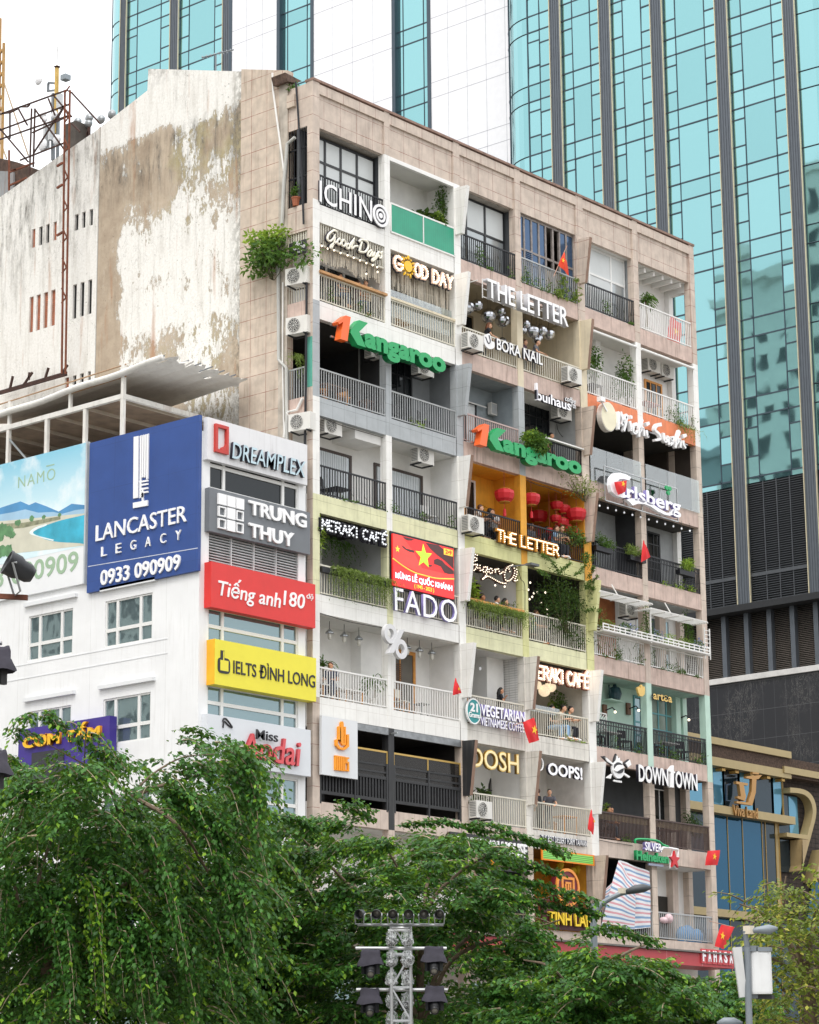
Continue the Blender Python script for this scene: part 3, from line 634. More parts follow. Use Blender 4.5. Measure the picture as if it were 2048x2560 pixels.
# -- the weathered gable wall
def holed(mb, pl, u0, u1, v0, v1, holes, depth):
    us = sorted({u0, u1}|{q for h in holes for q in h[:2]}); vs = sorted({v0, v1}|{q for h in holes for q in h[2:4]})
    for a, b in zip(us, us[1:]):
        for p, q in zip(vs, vs[1:]):
            cu, cv = (a+b)/2, (p+q)/2
            if not any(h[0] < cu < h[1] and h[2] < cv < h[3] for h in holes): mb.quad(pl.xyz(a, p), pl.xyz(b, p), pl.xyz(b, q), pl.xyz(a, q))
    for h in holes:
        c = [(h[0], h[2]), (h[1], h[2]), (h[1], h[3]), (h[0], h[3])]
        for i in range(4): (a, b), (p, q) = c[i], c[(i+1) % 4]; mb.quad(pl.xyz(a, b), pl.xyz(a, b, -depth), pl.xyz(p, q, -depth), pl.xyz(p, q))
    return mb
def oldwall_mat():
    m, b, p = newmat('peeling_plaster'); P = b.pos(); x, y, z = b.xyz(P)
    jit = b.math('MULTIPLY', b.math('SUBTRACT', b.noise(P, 1.1, 5, .7), .5), .9)
    Zz = b.math('ADD', z, jit); PV_ = b.vmul(P, (1, 1, .42))
    nA = b.noise(P, .45, 3); nB = b.noise(PV_, 2.1, 12, .8); nC = b.noise(b.vmul(P, (1, 1, .6)), 6.5, 8, .75); n3 = b.noise(b.vmul(P, (1, 1, .16)), 2.6, 9, .72); fine = b.noise(P, 11, 6, .75)
    mixn = b.math('ADD', b.math('ADD', b.math('MULTIPLY', nA, .3), b.math('MULTIPLY', nB, .45)), b.math('MULTIPLY', nC, .25))
    brown = b.mix(b.rng(b.noise(P, 1.3, 8, .7), .35, .65), hx('948370'), hx('b5a590'))
    strip = b.rng(b.noise(b.comb(0., b.math('MULTIPLY', b.math('FLOOR', b.math('DIVIDE', y, 1.28)), 3.7), 0.), 1., 0), .35, .65)
    brown = b.mix(b.math('MULTIPLY', strip, .45), brown, hx('c6b7a4'))
    right = b.math('LESS_THAN', y, 7.9); olive = b.math('MULTIPLY', b.rng(nA, .46, .58), b.math('MULTIPLY', right, .65)); brown = b.mix(olive, brown, hx('9c9468'))
    w = b.mix(b.rng(fine, .25, .75), hx('d6d3cb'), hx('f3f2ef')); w = b.mix(b.math('MULTIPLY', b.rng(n3, .5, .74), .42), w, hx('9d9485'))
    left = b.rng(y, 10.38, 10.42); top = b.rng(Zz, 35.2, 36.4)
    keep = b.math('ADD', b.rng(Zz, 34.6, 31.4, .36, .74), b.math('MULTIPLY', b.rng(Zz, 29.0, 28.2), -.22)); keep = b.math('MULTIPLY', keep, b.rng(y, 9.5, 9.1, .25, 1.)); keep = b.math('MAXIMUM', keep, b.math('MAXIMUM', b.math('MULTIPLY', left, .97), b.math('MULTIPLY', top, .93)))
    th = b.math('ADD', b.rng(keep, 0., .65, .62, .475), b.rng(keep, .65, 1., 0., -.14)); msk = b.rng(mixn, th, b.math('ADD', th, .012)); wash = b.rng(mixn, b.math('SUBTRACT', th, .05), th)
    col = b.mix(b.math('MULTIPLY', wash, .4), brown, hx('cfc6b6')); col = b.mix(msk, col, w)
    lip = b.math('SUBTRACT', b.rng(mixn, b.math('SUBTRACT', th, .012), th), msk); col = b.mix(b.math('MULTIPLY', lip, .45), col, hx('5f5242'))
    mz = b.math('MAXIMUM', b.math('MULTIPLY', left, b.rng(b.math('ADD', z, b.math('MULTIPLY', y, .42)), 36.5, 41.)), b.math('MULTIPLY', b.math('SUBTRACT', 1., left), b.math('MULTIPLY', b.rng(z, 33.2, 35.), b.rng(z, 36.2, 35.8))))
    mould = b.math('MULTIPLY', b.math('MULTIPLY', b.rng(n3, .44, .6), b.rng(nB, .4, .58)), mz); col = b.mix(b.math('MULTIPLY', mould, .9), col, hx('3f3a33'))
    streak = b.math('MULTIPLY', b.rng(b.noise(b.vmul(P, (1, 1, .05)), 4.5, 6, .7), .56, .7), b.rng(nB, .4, .6)); col = b.mix(b.math('MULTIPLY', streak, .62), col, hx('6a5f50'))
    edge2 = b.math('MULTIPLY', b.rng(y, 3.9, 3.35), b.rng(nC, .42, .55)); col = b.mix(b.math('MULTIPLY', edge2, .6), col, hx('4c4434'))
    topd = b.math('MULTIPLY', b.rng(b.noise(P, 3, 6, .7), .42, .62), b.rng(z, 37.7, 38.6)); col = b.mix(b.math('MULTIPLY', topd, .75), col, hx('55504a'))
    rustn = b.math('MULTIPLY', b.rng(b.noise(b.vmul(P, (1, 1, .12)), 1.9, 5), .6, .72), .6); col = b.mix(rustn, col, hx('a8734a'))
    specks = b.rng(b.noise(P, 6.5, 5, .65), .64, .7); col = b.mix(b.math('MULTIPLY', specks, .6), col, hx('4f463c'))
    crack = b.math('MULTIPLY', b.rng(b.math('ABSOLUTE', b.math('SUBTRACT', b.noise(P, .9, 9, .65, 1.5), .5)), .006, .0), b.rng(nA, .5, .6)); col = b.mix(b.math('MULTIPLY', crack, .55), col, hx('544a40'))
    seam = b.math('LESS_THAN', b.math('ABSOLUTE', b.math('SUBTRACT', y, 10.42)), .03); col = b.mix(b.math('MULTIPLY', seam, .6), col, hx('6d6358'))
    b.l.new(col, p.inputs['Base Color']); p.inputs['Roughness'].default_value = .9
    b.l.new(b.bump(b.math('ADD', b.math('MULTIPLY', msk, .5), b.math('MULTIPLY', fine, .4)), .5, .03), p.inputs['Normal'])
    return m
oldwall = oldwall_mat()
holes = []
def slits(c, xs, yt, yb, lean):
    for k, (a, b) in enumerate(xs):
        (u0, v0) = pl0.uv(*nat(c, a, yb[0]+(yb[1]-yb[0])*k/(len(xs)-1))); (u1, v1) = pl0.uv(*nat(c, b, yt[0]+(yt[1]-yt[0])*k/(len(xs)-1)))
        holes.append((u0, u1, v0, v1, lean[k % len(lean)]))
slits(Z1, [(190, 215), (232, 258), (275, 300), (318, 343)], (1280, 1238), (1490, 1440), 'bddb'); slits(Z1, [(447, 473), (490, 515), (535, 560)], (1195, 1160), (1385, 1352), 'ddd')
slits(A5, [(155, 182), (193, 220), (232, 260), (272, 300)], (388, 352), (590, 550), 'bbbb'); slits(A5, [(390, 415), (430, 456), (472, 497)], (322, 297), (512, 490), 'ddd'); slits(A5, [(348, 373), (388, 412), (428, 452), (470, 490)], (830, 785), (1010, 970), 'bddd')
vz = {}
for i, h in enumerate(holes):       # one common sill and head for each group
    g = 0 if i < 4 else 1 if i < 7 else 2 if i < 11 else 3 if i < 14 else 4; vz.setdefault(g, []).append(i)
for g, ids in vz.items():
    a = sum(holes[i][2] for i in ids)/len(ids); b = sum(holes[i][3] for i in ids)/len(ids)
    for i in ids: holes[i] = (holes[i][0], holes[i][1], a, b, holes[i][4])
m = holed(MB(), pl0, -22, -3.3, 0, 34.0, holes, .09)
prof = [(-22, 34.0), (-3.3, 34.0), (-3.3, 37.15), (-7.96, 38.59), (-7.99, 37.77), (-10.76, 36.94), (-15.86, 35.73), (-22, 34.6)]
m.poly(pl0, prof, -.25, 0.001); m.quad((.25, 3.3, 0), (.25, 22, 0), (.25, 22, 34), (.25, 3.3, 34)); m.box(0, .25, 22, 22.2, 0, 34.3)
m.build('gable_wall', oldwall, cafe)
bk = M('bare_bricks', 'a9664a', .9, joint=(.075, .2, .018, 0), jcol='6b5a4e', var=.3, sc=6); dk = M('slit_dark', '1b1b1c', .9)
for h in holes: MB().rect(pl0, h[0]+.001, h[1]-.001, h[2], h[3], -.12, -.07 if h[4] == 'b' else -.088).build('slit_infill', bk if h[4] == 'b' else dk, cafe)
MB().poly(pl0, [(-3.3, 0), (-1.12, 0), (-1.12, 36.55), (-3.3, 37.22)], -.25, .035).build('tiled_pier', stone_side, cafe)
MB().poly(pl0, [(-1.5, 20), (-1.1, 20), (-1.1, 36.4), (-1.5, 36.5)], .036, .05).build('plaster_strip', M('bare_plaster', 'b5aca0', .9, var=.25, stain=.5), cafe)
# ================================================================== the white corner building on the left
XW = -5.0; plW = Plane('S', XW); plV = Plane('F', .06)
wht = M('clean_white_render', 'e9eaeb', .6, var=.05, sc=.8, stain=.26, stcol='b0ada5', joint=(0, 3.4, .012, 0), jcol='c6c6c4'); whb = M('white_trim', 'dfe1e3', .5, var=.03)
wb = thing('corner_building', 'white rendered corner building with big advertising boards around its top floors', 'building', (-3, 6, 0))
def rect_uv(pl, c, x0, x1, y0, y1):      # corners read on the photograph: left x, right x, top y / bottom y at the middle
    a = pl.uv(*nat(c, x0, (y0[0]+y1[0])/2)); b = pl.uv(*nat(c, x1, (y0[1]+y1[1])/2)); m = (x0+x1)/2
    t = pl.uv(*nat(c, m, (y0[0]+y0[1])/2)); q = pl.uv(*nat(c, m, (y1[0]+y1[1])/2)); return a[0], b[0], q[1], t[1]
side_w = [(B2, 567, 822, (95, 45), (345, 298), 3), (B2, 152, 393, (178, 128), (415, 378), 3), (B2, 555, 812, (625, 580), (875, 830), 3), (B2, 150, 382, (690, 652), (930, 892), 3)]
hs = [rect_uv(plW, c, x0, x1, a, b) for c, x0, x1, a, b, n in side_w]
base = [(h[0], h[1]) for h in hs[:2]]; fl = 4.0
for k in range(2, 6):
    for j in range(2):
        z0 = hs[j][2]-k*(hs[0][2]-hs[2][2]); hs.append((base[j][0], base[j][1], z0, z0+hs[j][3]-hs[j][2]))
hs = [h for h in hs if h[2] > .5]
TW = 22.75
m = holed(MB(), plW, -21, -.06, 0, TW, hs, .12)
frontrows = [rect_uv(plV, B1, 1112, 1592, (625, 745), (700, 800)), rect_uv(plV, B1, 1125, 1620, (945, 1060), (1100, 1200)), rect_uv(plV, B2, 1122, 1608, (145, 235), (310, 390)), rect_uv(plV, B2, 1118, 1605, (562, 640), (712, 785)), rect_uv(plV, B2, 1118, 1605, (990, 1050), (1300, 1330))]
U0, U1 = frontrows[2][0], frontrows[2][1]
fr_h = [(U0, U1, 21.0, 22.2), (U0, U1, 18.4, 20.3)]+[(U0, U1, r[2]-.1, r[3]+.1) for r in frontrows[2:4]]+[(U0, U1, frontrows[4][2], frontrows[4][3]), (U0, U1, 5.2, 7.4), (U0, U1, .4, 3.6)]
holed(m, plV, XW, -.27, 0, TW, fr_h, .12)
m.box(XW+.02, -.28, .3, 21, TW-.2, TW-.02); m.quad((-.27, .06, 0), (-.27, 21, 0), (-.27, 21, TW), (-.27, .06, TW))
m.build('wall', wht, wb)
def wframe(pl, h, nx, nz, xs=None, zs=None, pane=win, nm='window'):
    u0, u1, v0, v1 = h; f = MB(); w = .055
    X = [u0]+[u0+(u1-u0)*t for t in (xs or [(i+1)/nx for i in range(nx-1)])]+[u1]; Q = [v0]+[v0+(v1-v0)*t for t in (zs or [(i+1)/nz for i in range(nz-1)])]+[v1]
    for i, x in enumerate(X): f.rect(pl, x-(w if i else -.001), x+(w if i < len(X)-1 else -.001), v0+.001, v1-.001, -.1, -.03)
    for i, q in enumerate(Q): f.rect(pl, u0+.002, u1-.002, q-(w if i else -.001), q+(w if i < len(Q)-1 else -.001), -.095, -.034)
    o = f.build(nm, frame_wh, wb); MB().rect(pl, u0+.01, u1-.01, v0+.01, v1-.01, -.115, -.085).build('pane', pane, o); return o
for h in hs: wframe(plW, h, 3, 2, [.25, .74], [.36])
for i, h in enumerate(fr_h):
    if i == 1:
        lv = MB(); n = 22
        for k in range(n): q = h[2]+(h[3]-h[2])*k/n; lv.quad(plV.xyz(h[0], q, -.03), plV.xyz(h[1], q, -.03), plV.xyz(h[1], q+.05, -.1), plV.xyz(h[0], q+.05, -.1)); lv.rect(plV, h[0], h[1], q-.012, q, -.1, -.02)
        for k in range(5): x = h[0]+(h[1]-h[0])*k/4; lv.rect(plV, x-.02, x+.02, h[2], h[3], -.11, -.015)
        lv.build('louvre', M('white_louvre', 'c9cccd', .5, stain=.5, var=.08), wb); MB().rect(plV, h[0], h[1], h[2], h[3], -.2, -.12).build('louvre_back', darkw, wb)
    else: wframe(plV, h, 3, 2, [.165, .83], [.62] if i < 2 else [.5], win if i != 0 else win_dark)
for h in hs[:4]: MB().rect(plW, h[0]-.15, h[1]+.2, h[3]+.32, h[3]+.44, 0, .12).build('window_ledge', whb, wb)
for z in (hs[2][3]+1.1, hs[2][3]+1.55): MB().rect(plW, -21, -1.4, z, z+.03, 0, .012).build('string_course', whb, wb)
# ---- open roof terrace: posts, beams, slab underside
ter = thing('roof_terrace', 'white steel framed roof terrace with rusty posts above the blue board', 'roof terrace', (-3, 6, TW))
steelw = M('stained_white_steel', 'dcdad4', .55, stain=.7, stcol='8a5a3a', var=.08); und = M('terrace_underside', '8a7866', .85, var=.3, sc=1.5)
ub, vb = plW.uv(*nat(A5, 665, 915)); Yc = -ub; Zb = vb; Yl = 18.0
b = MB().box(XW, XW+.14, Yc, Yl, Zb-.14, Zb+.02); b.box(XW+.14, -.3, Yc, Yc+.14, Zb-.142, Zb+.018); b.build('edge_beam', steelw, ter)
MB().box(XW+.15, -.3, Yc+.15, Yl, Zb-.06, Zb-.02).build('terrace_roof', und, ter)
for i in range(8): y = Yc+.3+i*1.5; MB().box(XW+.15, -.3, y, y+.06, Zb-.16, Zb-.06).build('ceiling_batten', M('batten', 'b2a695', .8), ter)
for i, y in enumerate([Yc, Yc+1.75, Yc+3.6, Yc+5.5, Yc+7.4, Yc+9.3, Yc+11.2]): MB().box(XW+.01, XW+.13, y+.01, y+.14, TW-.2, Zb-.14).build('post', steelw, ter)
for i in range(4): y = Yc+5.2+i*1.9; MB().bar((XW-.02, y-1.3, TW-.1), (XW+.06, y+.4, Zb-.4), .05).build('brace', M('dull_tube', '9aa0a3', .5, .3), ter)
MB().box(XW+.2, -.4, 12, 12.1, TW-.2, Zb-.2).build('terrace_back_wall', M('terrace_back', '7d6e5e', .85, var=.3), ter)
MB().box(-1.8, -.35, Yc+2.5, Yc+2.55, TW-.2, Zb+1.0).build('roof_upstand', M('roof_upstand', 'b9b1a4', .8, stain=.4), ter)
MB().bar((XW+.1, Yc+.1, Zb), (XW+.1, Yc+.1, Zb+1.05), .12).build('rail_post', steelw, ter)
for y in (Yc+2.6, Yc+5.6, Yc+8.6): MB().bar((XW+.1, y, Zb), (XW+.1, y, Zb+.85), .1).build('rail_post', steelw, ter)
for q in (1.0, .6): MB().tube([(XW+.1, Yc, Zb+q), (XW+.1, Yl, Zb+q-.35)], .025).build('rail', M('rusty_pipe', 'a88a6c', .7, stain=.6), ter)
# ---- torn shade sail over the terrace
aw = thing('shade_awning', 'torn white fabric awning drooping in folds over the roof terrace', 'awning', (-3, 6, Zb+1))
fab = M('awning_fabric', 'dcdad5', .85, var=.08, stain=.3, stcol='8f8574'); g = MB(); n = 44
A_ = [np.array(plW.xyz(*plW.uv(*nat(A5, x, y)))) for x, y in ((-60, 1025), (660, 805), (895, 725))]
def aw_pt(s, t):     # s towards the street edge, t towards the gable wall
    y1 = 1.75+.95*t; y = 10.5+(y1-10.5)*s
    if s > .93: y += random.uniform(-.1, .12)-.22*abs(math.sin(t*math.pi*6))
    z = 25.02+.42*s+.42*t+.09*abs(math.sin(t*math.pi*6))*(.4+.6*s)-(.1*random.random() if s > .93 else 0)
    return np.array([XW+.05+4.6*t, y, z])
ns, ntt = 24, 48
vs = [tuple(aw_pt(i/ns, j/ntt)) for i in range(ns+1) for j in range(ntt+1)]; fs = []
for i in range(ns):
    for j in range(ntt):
        if i > ns-3 and random.random() < .1*(i-ns+3): continue
        fs.append((i*(ntt+1)+j, (i+1)*(ntt+1)+j, (i+1)*(ntt+1)+j+1, i*(ntt+1)+j+1))
g._add(vs, fs); g.build('fabric', fab, aw, True)
rp = [np.array([XW, 12-i*10.2/20, 24.92+.5*i/20-.03*math.sin(i*.9)]) for i in range(21)]
MB().tube(rp, .11, 10).build('rolled_fabric', fab, aw, True)
for j in range(8): a = aw_pt(.9, j/7)+np.array([0, -.85, .12]); b2 = aw_pt(.0, j/7)+np.array([0, 0, .08]); MB().tube([a, b2], .025).build('awning_rod', M('awning_rod', '6e7276', .4, .5), aw)
# ================================================================== glass tower behind
XT = 55.0; tw = thing('glass_tower', 'tall office tower of turquoise mirror glass with white cladding bands and dark ribs', 'skyscraper', (65, 40, 0))
def towerglass():
    m, b, p = newmat('turquoise_glass'); n = b.n.new('ShaderNodeNewGeometry'); r = n.outputs['Random Per Island']
    col = b.mix(r, hx('7eacaf'), hx('8ab8bb')); b.l.new(col, p.inputs['Base Color']); p.inputs['Metallic'].default_value = .92; p.inputs['Roughness'].default_value = .025
    b.l.new(b.bump(b.noise(b.pos(), .3, 1.5), .13, .1), p.inputs['Normal']); return m
tg = towerglass(); mull = M('mullion', '3e4b55', .4, .4, var=.05); clad = M('white_cladding', 'e9e9ec', .35, var=.03); groove = M('cladding_joint', 'a5a6ae', .6)
rib = M('dark_rib', '5c6269', .4, .4, var=.06); ribg = M('rib_trim', 'c6bda0', .4, .3, var=.05); louvm = M('louvre_metal', '4d5054', .45, .4, var=.08); louvb = M('louvre_back', '1c1e21', .7)
FL = 4.45; Z0 = 58.05-5*FL; floors = [Z0+i*FL for i in range(-1, 15)]
def pane(mb, p00, p10, p11, p01, t=.004):
    q = [np.array(p, float) for p in (p00, p10, p11, p01)]; nrm = np.cross(q[1]-q[0], q[3]-q[0]); nrm /= np.linalg.norm(nrm)
    a, c = random.gauss(0, t), random.gauss(0, t); mb.quad(q[0]+nrm*(-a-c), q[1]+nrm*(a-c), q[2]+nrm*(a+c), q[3]+nrm*(-a+c))
glass = MB(); bars = MB()
def panel(X, ya, yb, zlo, zhi, fr=(.24, .76), extra=True, w=.05):
    """ya > yb: left to right on the picture; floors of glass with a spandrel strip and staggered side transoms"""
    ys = [ya]+[ya+(yb-ya)*f for f in fr]+[yb]
    for y in ys[1:-1]: bars.box(X-.03, X+.02, y-w/2, y+w/2, zlo, zhi)
    for zf in floors:
        for k, (a, b) in enumerate(zip(ys, ys[1:])):
            cuts = [zf-1.05, zf]; side = k in (0, len(ys)-2) and extra
            if side: cuts += [zf+(1.16 if k == 0 else 1.0), zf+(2.76 if k == 0 else 2.55)]
            cuts.append(zf+FL-1.05)
            for p, q in zip(cuts, cuts[1:]):
                p2, q2 = max(p, zlo), min(q, zhi)
                if q2 > p2: pane(glass, (X, a, p2), (X, b, p2), (X, b, q2), (X, a, q2))
            for q in cuts[:-1]:
                if zlo < q < zhi: bars.box(X-.03, X+.02, b, a, q-.04, q+.04)
def curve(X, yc, sgn, R, zlo, zhi, a1, n=9):
    pts = [(X+R-R*math.cos(a1*i/n), yc+sgn*R*math.sin(a1*i/n)) for i in range(n+1)]
    if sgn < 0: pts = pts
    for zf in floors:
        for p, q in ((zf-1.05, zf), (zf, zf+FL-1.05)):
            p2, q2 = max(p, zlo), min(q, zhi)
            if q2 <= p2: continue
            for (x0, y0), (x1, y1) in zip(pts, pts[1:]):
                if sgn > 0: (x0, y0), (x1, y1) = (x1, y1), (x0, y0)
                glass.quad((x0, y0, p2), (x1, y1, p2), (x1, y1, q2), (x0, y0, q2))
            bars.tube([(x-.01, y, p2) for x, y in pts], .04, 4)
    for i in (0, n//2+1): bars.box(pts[i][0]-.05, pts[i][0]+.02, pts[i][1]-.03, pts[i][1]+.03, zlo, zhi)
ZG = 35.5; ZH = 97.
def rib_at(y0, y1, X, zlo, zhi=ZH):
    r = MB(); r.box(X-.14, X+.1, y1, y0, zlo, zhi)
    n = 5
    for i in range(n): y = y1+(y0-y1)*(i+.5)/n; r.box(X-.17, X-.14, y-.03, y+.03, zlo, zhi)
    o = r.build('rib', rib, tw)
    for y in (y0, y1): MB().box(X-.2, X-.1, y-.025, y+.025, zlo-.3, zhi).build('rib_trim', ribg, o)
ribs = [(34.35, 33.9), (31.43, 30.63), (27.81, 26.98), (24.14, 23.33), (19.73, 18.91), (15.28, 14.51)]
for i, (a, b) in enumerate(ribs): rib_at(a, b, XT if i else XT+1., 28.95 if i else 36)
panel(XT, 33.2, 31.43, ZG, ZH, (.5,), True)
for (a, b), (c, d) in zip(ribs[1:], ribs[2:]): panel(XT, b, c, ZG, ZH, (.27, .73) if b-c < 3.2 else (.22, .77))
curve(XT, 33.2, 1, 3., ZG, ZH, 1.35); curve(XT, 14.51, -1, 9., ZG, ZH, 1.4, 12)
XL = XT+4
for a, b in ((73.3, 72.65), (68.12, 67.26), (62.87, 61.97)): rib_at(a, b, XL, 30)
panel(XL, 72.65, 68.12, 30, ZH, (.22, .76)); panel(XL, 67.26, 62.87, 30, ZH, (.21, .79)); curve(XL, 73.3, 1, 2.5, 30, ZH, 1.4)
panel(XL, 57.41, 54.29, 30, ZH, (.2, .78), False); panel(XL, 47.07, 44.07, 30, ZH, (.2, .78), False)
jt = MB()
for a, b in ((61.97, 57.41), (54.29, 47.07), (44.07, 36.3)):
    MB().box(XL-.25, XL+.3, b, a, 25, ZH).build('cladding', clad, tw); n = round((a-b)/1.62)
    for i in range(1, n): y = b+(a-b)*i/n; jt.box(XL-.256, XL-.24, y-.012, y+.012, 25, ZH)
    for zf in floors:
        for q in (zf, zf-1.05): jt.box(XL-.258, XL-.24, b, a, q-.014, q+.014)
    for y in (a, b): MB().box(XL-.3, XL+.05, y-.14, y+.14, 30, ZH).build('cladding_edge', mull, tw)
jt.build('cladding_joints', groove, tw)
glass.build('glass', tg, tw); bars.build('mullions', mull, tw)
MB().box(XT+1.2, XT+24, 5, 34, 0, ZH).box(XL+.8, XL+20, 34, 74, 0, ZH).build('core', rib, tw)
# louvred plant floors
lv = MB(); lb = MB()
for (a, b), (c, d) in list(zip(ribs[1:], ribs[2:]))+[((0, 14.51), (6., 0))]:
    ya, yb = b, c; lb.box(XT+.1, XT+.2, yb, ya, 28.95, ZG)
    for i in range(52): q = 29.0+i*.125; lv.quad((XT-.02, yb, q), (XT-.02, ya, q), (XT+.07, ya, q+.075), (XT+.07, yb, q+.075)); lv.box(XT-.03, XT-.01, yb, ya, q-.012, q+.012)
    for f in (.27, .5, .73): y = ya+(yb-ya)*f; lv.box(XT-.04, XT, y-.025, y+.025, 28.95, ZG)
    lv.box(XT-.06, XT+.02, yb, ya, 30.35, 30.55)
lv.build('louvres', louvm, tw); lb.build('louvre_backing', louvb, tw)
MB().box(XT-.4, XT+4, 4, 36, 28.55, 28.9).build('soffit', louvb, tw)
l2 = MB(); y = 34.
while y > 6:
    MB().box(XT+.35, XT+.75, y-.14, y+.14, 25.2, 28.55).build('pier', rib, tw)
    for i in range(34): q = 25.25+i*.098; l2.quad((XT+.62, y-1.3, q), (XT+.62, y-.14, q), (XT+.72, y-.14, q+.07), (XT+.72, y-1.3, q+.07))
    y -= 1.44
l2.build('bronze_louvres', M('bronze_louvre', '7b736b', .5, .3, var=.1), tw); MB().box(XT+.74, XT+.8, 5, 34, 25, 28.6).build('louvre_backing', louvb, tw)
MB().box(XT+.2, XT+.8, 4, 36, 24.9, 25.2).build('ledge', M('pale_ledge', 'c9c7c4', .6), tw)
def marble():
    m, b, p = newmat('black_marble'); P = b.pos(); n = b.noise(b.vmul(P, (1, 1.6, .7)), 1.6, 9, .75, 1.4)
    v = b.rng(b.math('ABSOLUTE', b.math('SUBTRACT', n, .5)), .0, .012, 1., 0.); x, y, z = b.xyz(P)
    j = b.math('MAXIMUM', b.math('LESS_THAN', b.math('FRACT', b.math('DIVIDE', z, 1.55)), .015), b.math('LESS_THAN', b.math('FRACT', b.math('DIVIDE', y, .72)), .02))
    c = b.mix(b.math('MULTIPLY', v, b.rng(b.noise(P, .5), .45, .6, 0, .6)), hx('2b2c30'), hx('9a968f')); c = b.mix(b.math('MULTIPLY', j, .7), c, hx('5d5d60'))
    b.l.new(c, p.inputs['Base Color']); p.inputs['Roughness'].default_value = .18; return m
MB().box(XT+.35, XT+1.2, 4, 36, 0, 24.9).build('marble_base', marble(), tw)

# ================================================================== low commercial building with gilt frames, right of the balcony block
PV = Plane('F', 3.); goldf = M('champagne_frame', 'a8966c', .45, .35, var=.06); goldd = M('gilt_strip', 'b99a5c', .4, .4, var=.1); shopg = glassmat('shop_glass_pale', '5a93ae', .4, .08, .1)
shopd = glassmat('shop_glass_deep', '14506e', .6, .08, .12); shopk = glassmat('shop_glass_black', '2a3a44', .5, .08, .1); brk = M('dark_brick_relief', '3d332e', .9, var=.5, sc=7, joint=(.2, .55, .04, 0), jcol='17120f', bump=1.)
vl = thing('gilt_frame_building', 'low glass fronted building with champagne coloured frames beside the balcony block', 'building', (28, 5, 0))
def vpx(x, y): return PV.uv(*nat(B7, x, y))
(uL, zt) = vpx(115, 160); (uR, _) = vpx(655, 400); uL = 22.6; zA = vpx(400, 345)[1]; zB = vpx(400, 672)[1]; zD = vpx(220, 1375)[1]
MB().box(22.5, 36, 3.4, 12, 0, vpx(660, 290)[1]).build('wall', brk, vl)
MB().rect(PV, uL, vpx(650, 265)[0], vpx(400, 205)[1]-.14, vpx(400, 205)[1]+.14, -.4, .2).build('eaves_band', goldf, vl)
MB().rect(PV, vpx(600, 370)[0], 36, vpx(740, 378)[1]-.14, vpx(740, 378)[1]+.14, -.4, .2).build('eaves_band', goldf, vl)
MB().rect(PV, uL, 36, vpx(400, 205)[1]-.9, vpx(400, 205)[1]-.14, -.4, .1).build('planted_band', M('dry_creeper_band', '4a3a30', .95, var=.6, sc=12, bump=1.), vl)
MB().rect(PV, uL, uR+.03, zA-.17, zA+.17, -.4, .14).build('frame_band', goldf, vl); MB().rect(PV, uL, uR+.2, zB-.16, zB+.16, -.4, .13).build('frame_band', goldf, vl)
MB().rect(PV, uL, vpx(330, 1400)[0]+2.2, zD-.15, zD+.15, -.4, .12).build('frame_band', goldf, vl)
xs = [uL]+[vpx(x, 500)[0] for x in (160, 240, 350, 450, 585, 655)]; pm = [shopg, shopg, shopk, shopg, shopk, shopg]
for i, (a, b) in enumerate(zip(xs, xs[1:])):
    g = MB().rect(PV, a+.03, b-.03, zB+.16, zA-.17, -.35, -.3); o = g.build('glass_panel', pm[i], vl)
    for x in (a, b): MB().rect(PV, x-.045, x-.025, zB+.16, zA-.17, -.3, -.27).build('gilt_fin', goldd, o); MB().rect(PV, x+.025, x+.045, zB+.16, zA-.17, -.3, -.27).build('gilt_fin', goldd, o)
    MB().rect(PV, (a+b)/2-.12, (a+b)/2+.12, zA-.3, zA-.2, -.3, .02).build('spotlight_box', M('gilt_box', 'c9a35c', .5, .3), o)
xs = [uL]+[vpx(x, 900)[0] for x in (150, 175, 272, 378, 515, 540, 610, 635)]; pm = [shopk, shopk, shopd, shopd, shopd, shopk, shopk, goldf]
for i, (a, b) in enumerate(zip(xs, xs[1:])):
    o = MB().rect(PV, a+.02, b-.02, zD+.15, zB-.16, -.35, -.3).build('glass_panel', pm[i], vl); MB().rect(PV, b-.025, b+.0, zD+.15, zB-.16, -.3, -.27).build('gilt_fin', goldd, o)
xs = [uL]+[vpx(x, 1480)[0] for x in (200, 290, 390, 500, 640, 760)]
for i, (a, b) in enumerate(zip(xs, xs[1:])):
    o = MB().rect(PV, a+.02, b-.02, .4, zD-.15, -.35, -.3).build('glass_panel', [shopk, shopd, shopk][i % 3], vl); MB().rect(PV, b-.025, b, .4, zD-.15, -.3, -.27).build('gilt_fin', goldd, o)
# rounded gilt loop at the right end
outer = [vpx(*p) for p in ((655, 480), (720, 487), (775, 505), (815, 545), (838, 610), (838, 680), (815, 780), (735, 1075))]
inner = [vpx(*p) for p in ((655, 516), (710, 520), (760, 535), (795, 570), (812, 620), (812, 680), (785, 790), (705, 1075))]
o_, i_ = smooth_line(outer, 5), smooth_line(inner, 5); lp = MB()
for k in range(len(o_)-1): lp.poly(PV, [tuple(o_[k]), tuple(o_[k+1]), tuple(i_[k+1]), tuple(i_[k])], -.3, .1)
lp.build('curved_frame', goldf, vl)
q = [vpx(*p) for p in ((628, 800), (785, 820), (780, 850), (628, 828))]; MB().poly(PV, q, -.4, .13).build('frame_band', goldf, vl)
for p, mt in ((((662, 525), (692, 528), (708, 808), (628, 796)), shopk), (((700, 535), (760, 545), (775, 812), (712, 806)), shopg), (((640, 840), (702, 850), (720, 1075), (640, 1075)), shopk)):
    MB().poly(PV, [vpx(*a) for a in p], -.35, -.3).build('glass_panel', mt, vl)
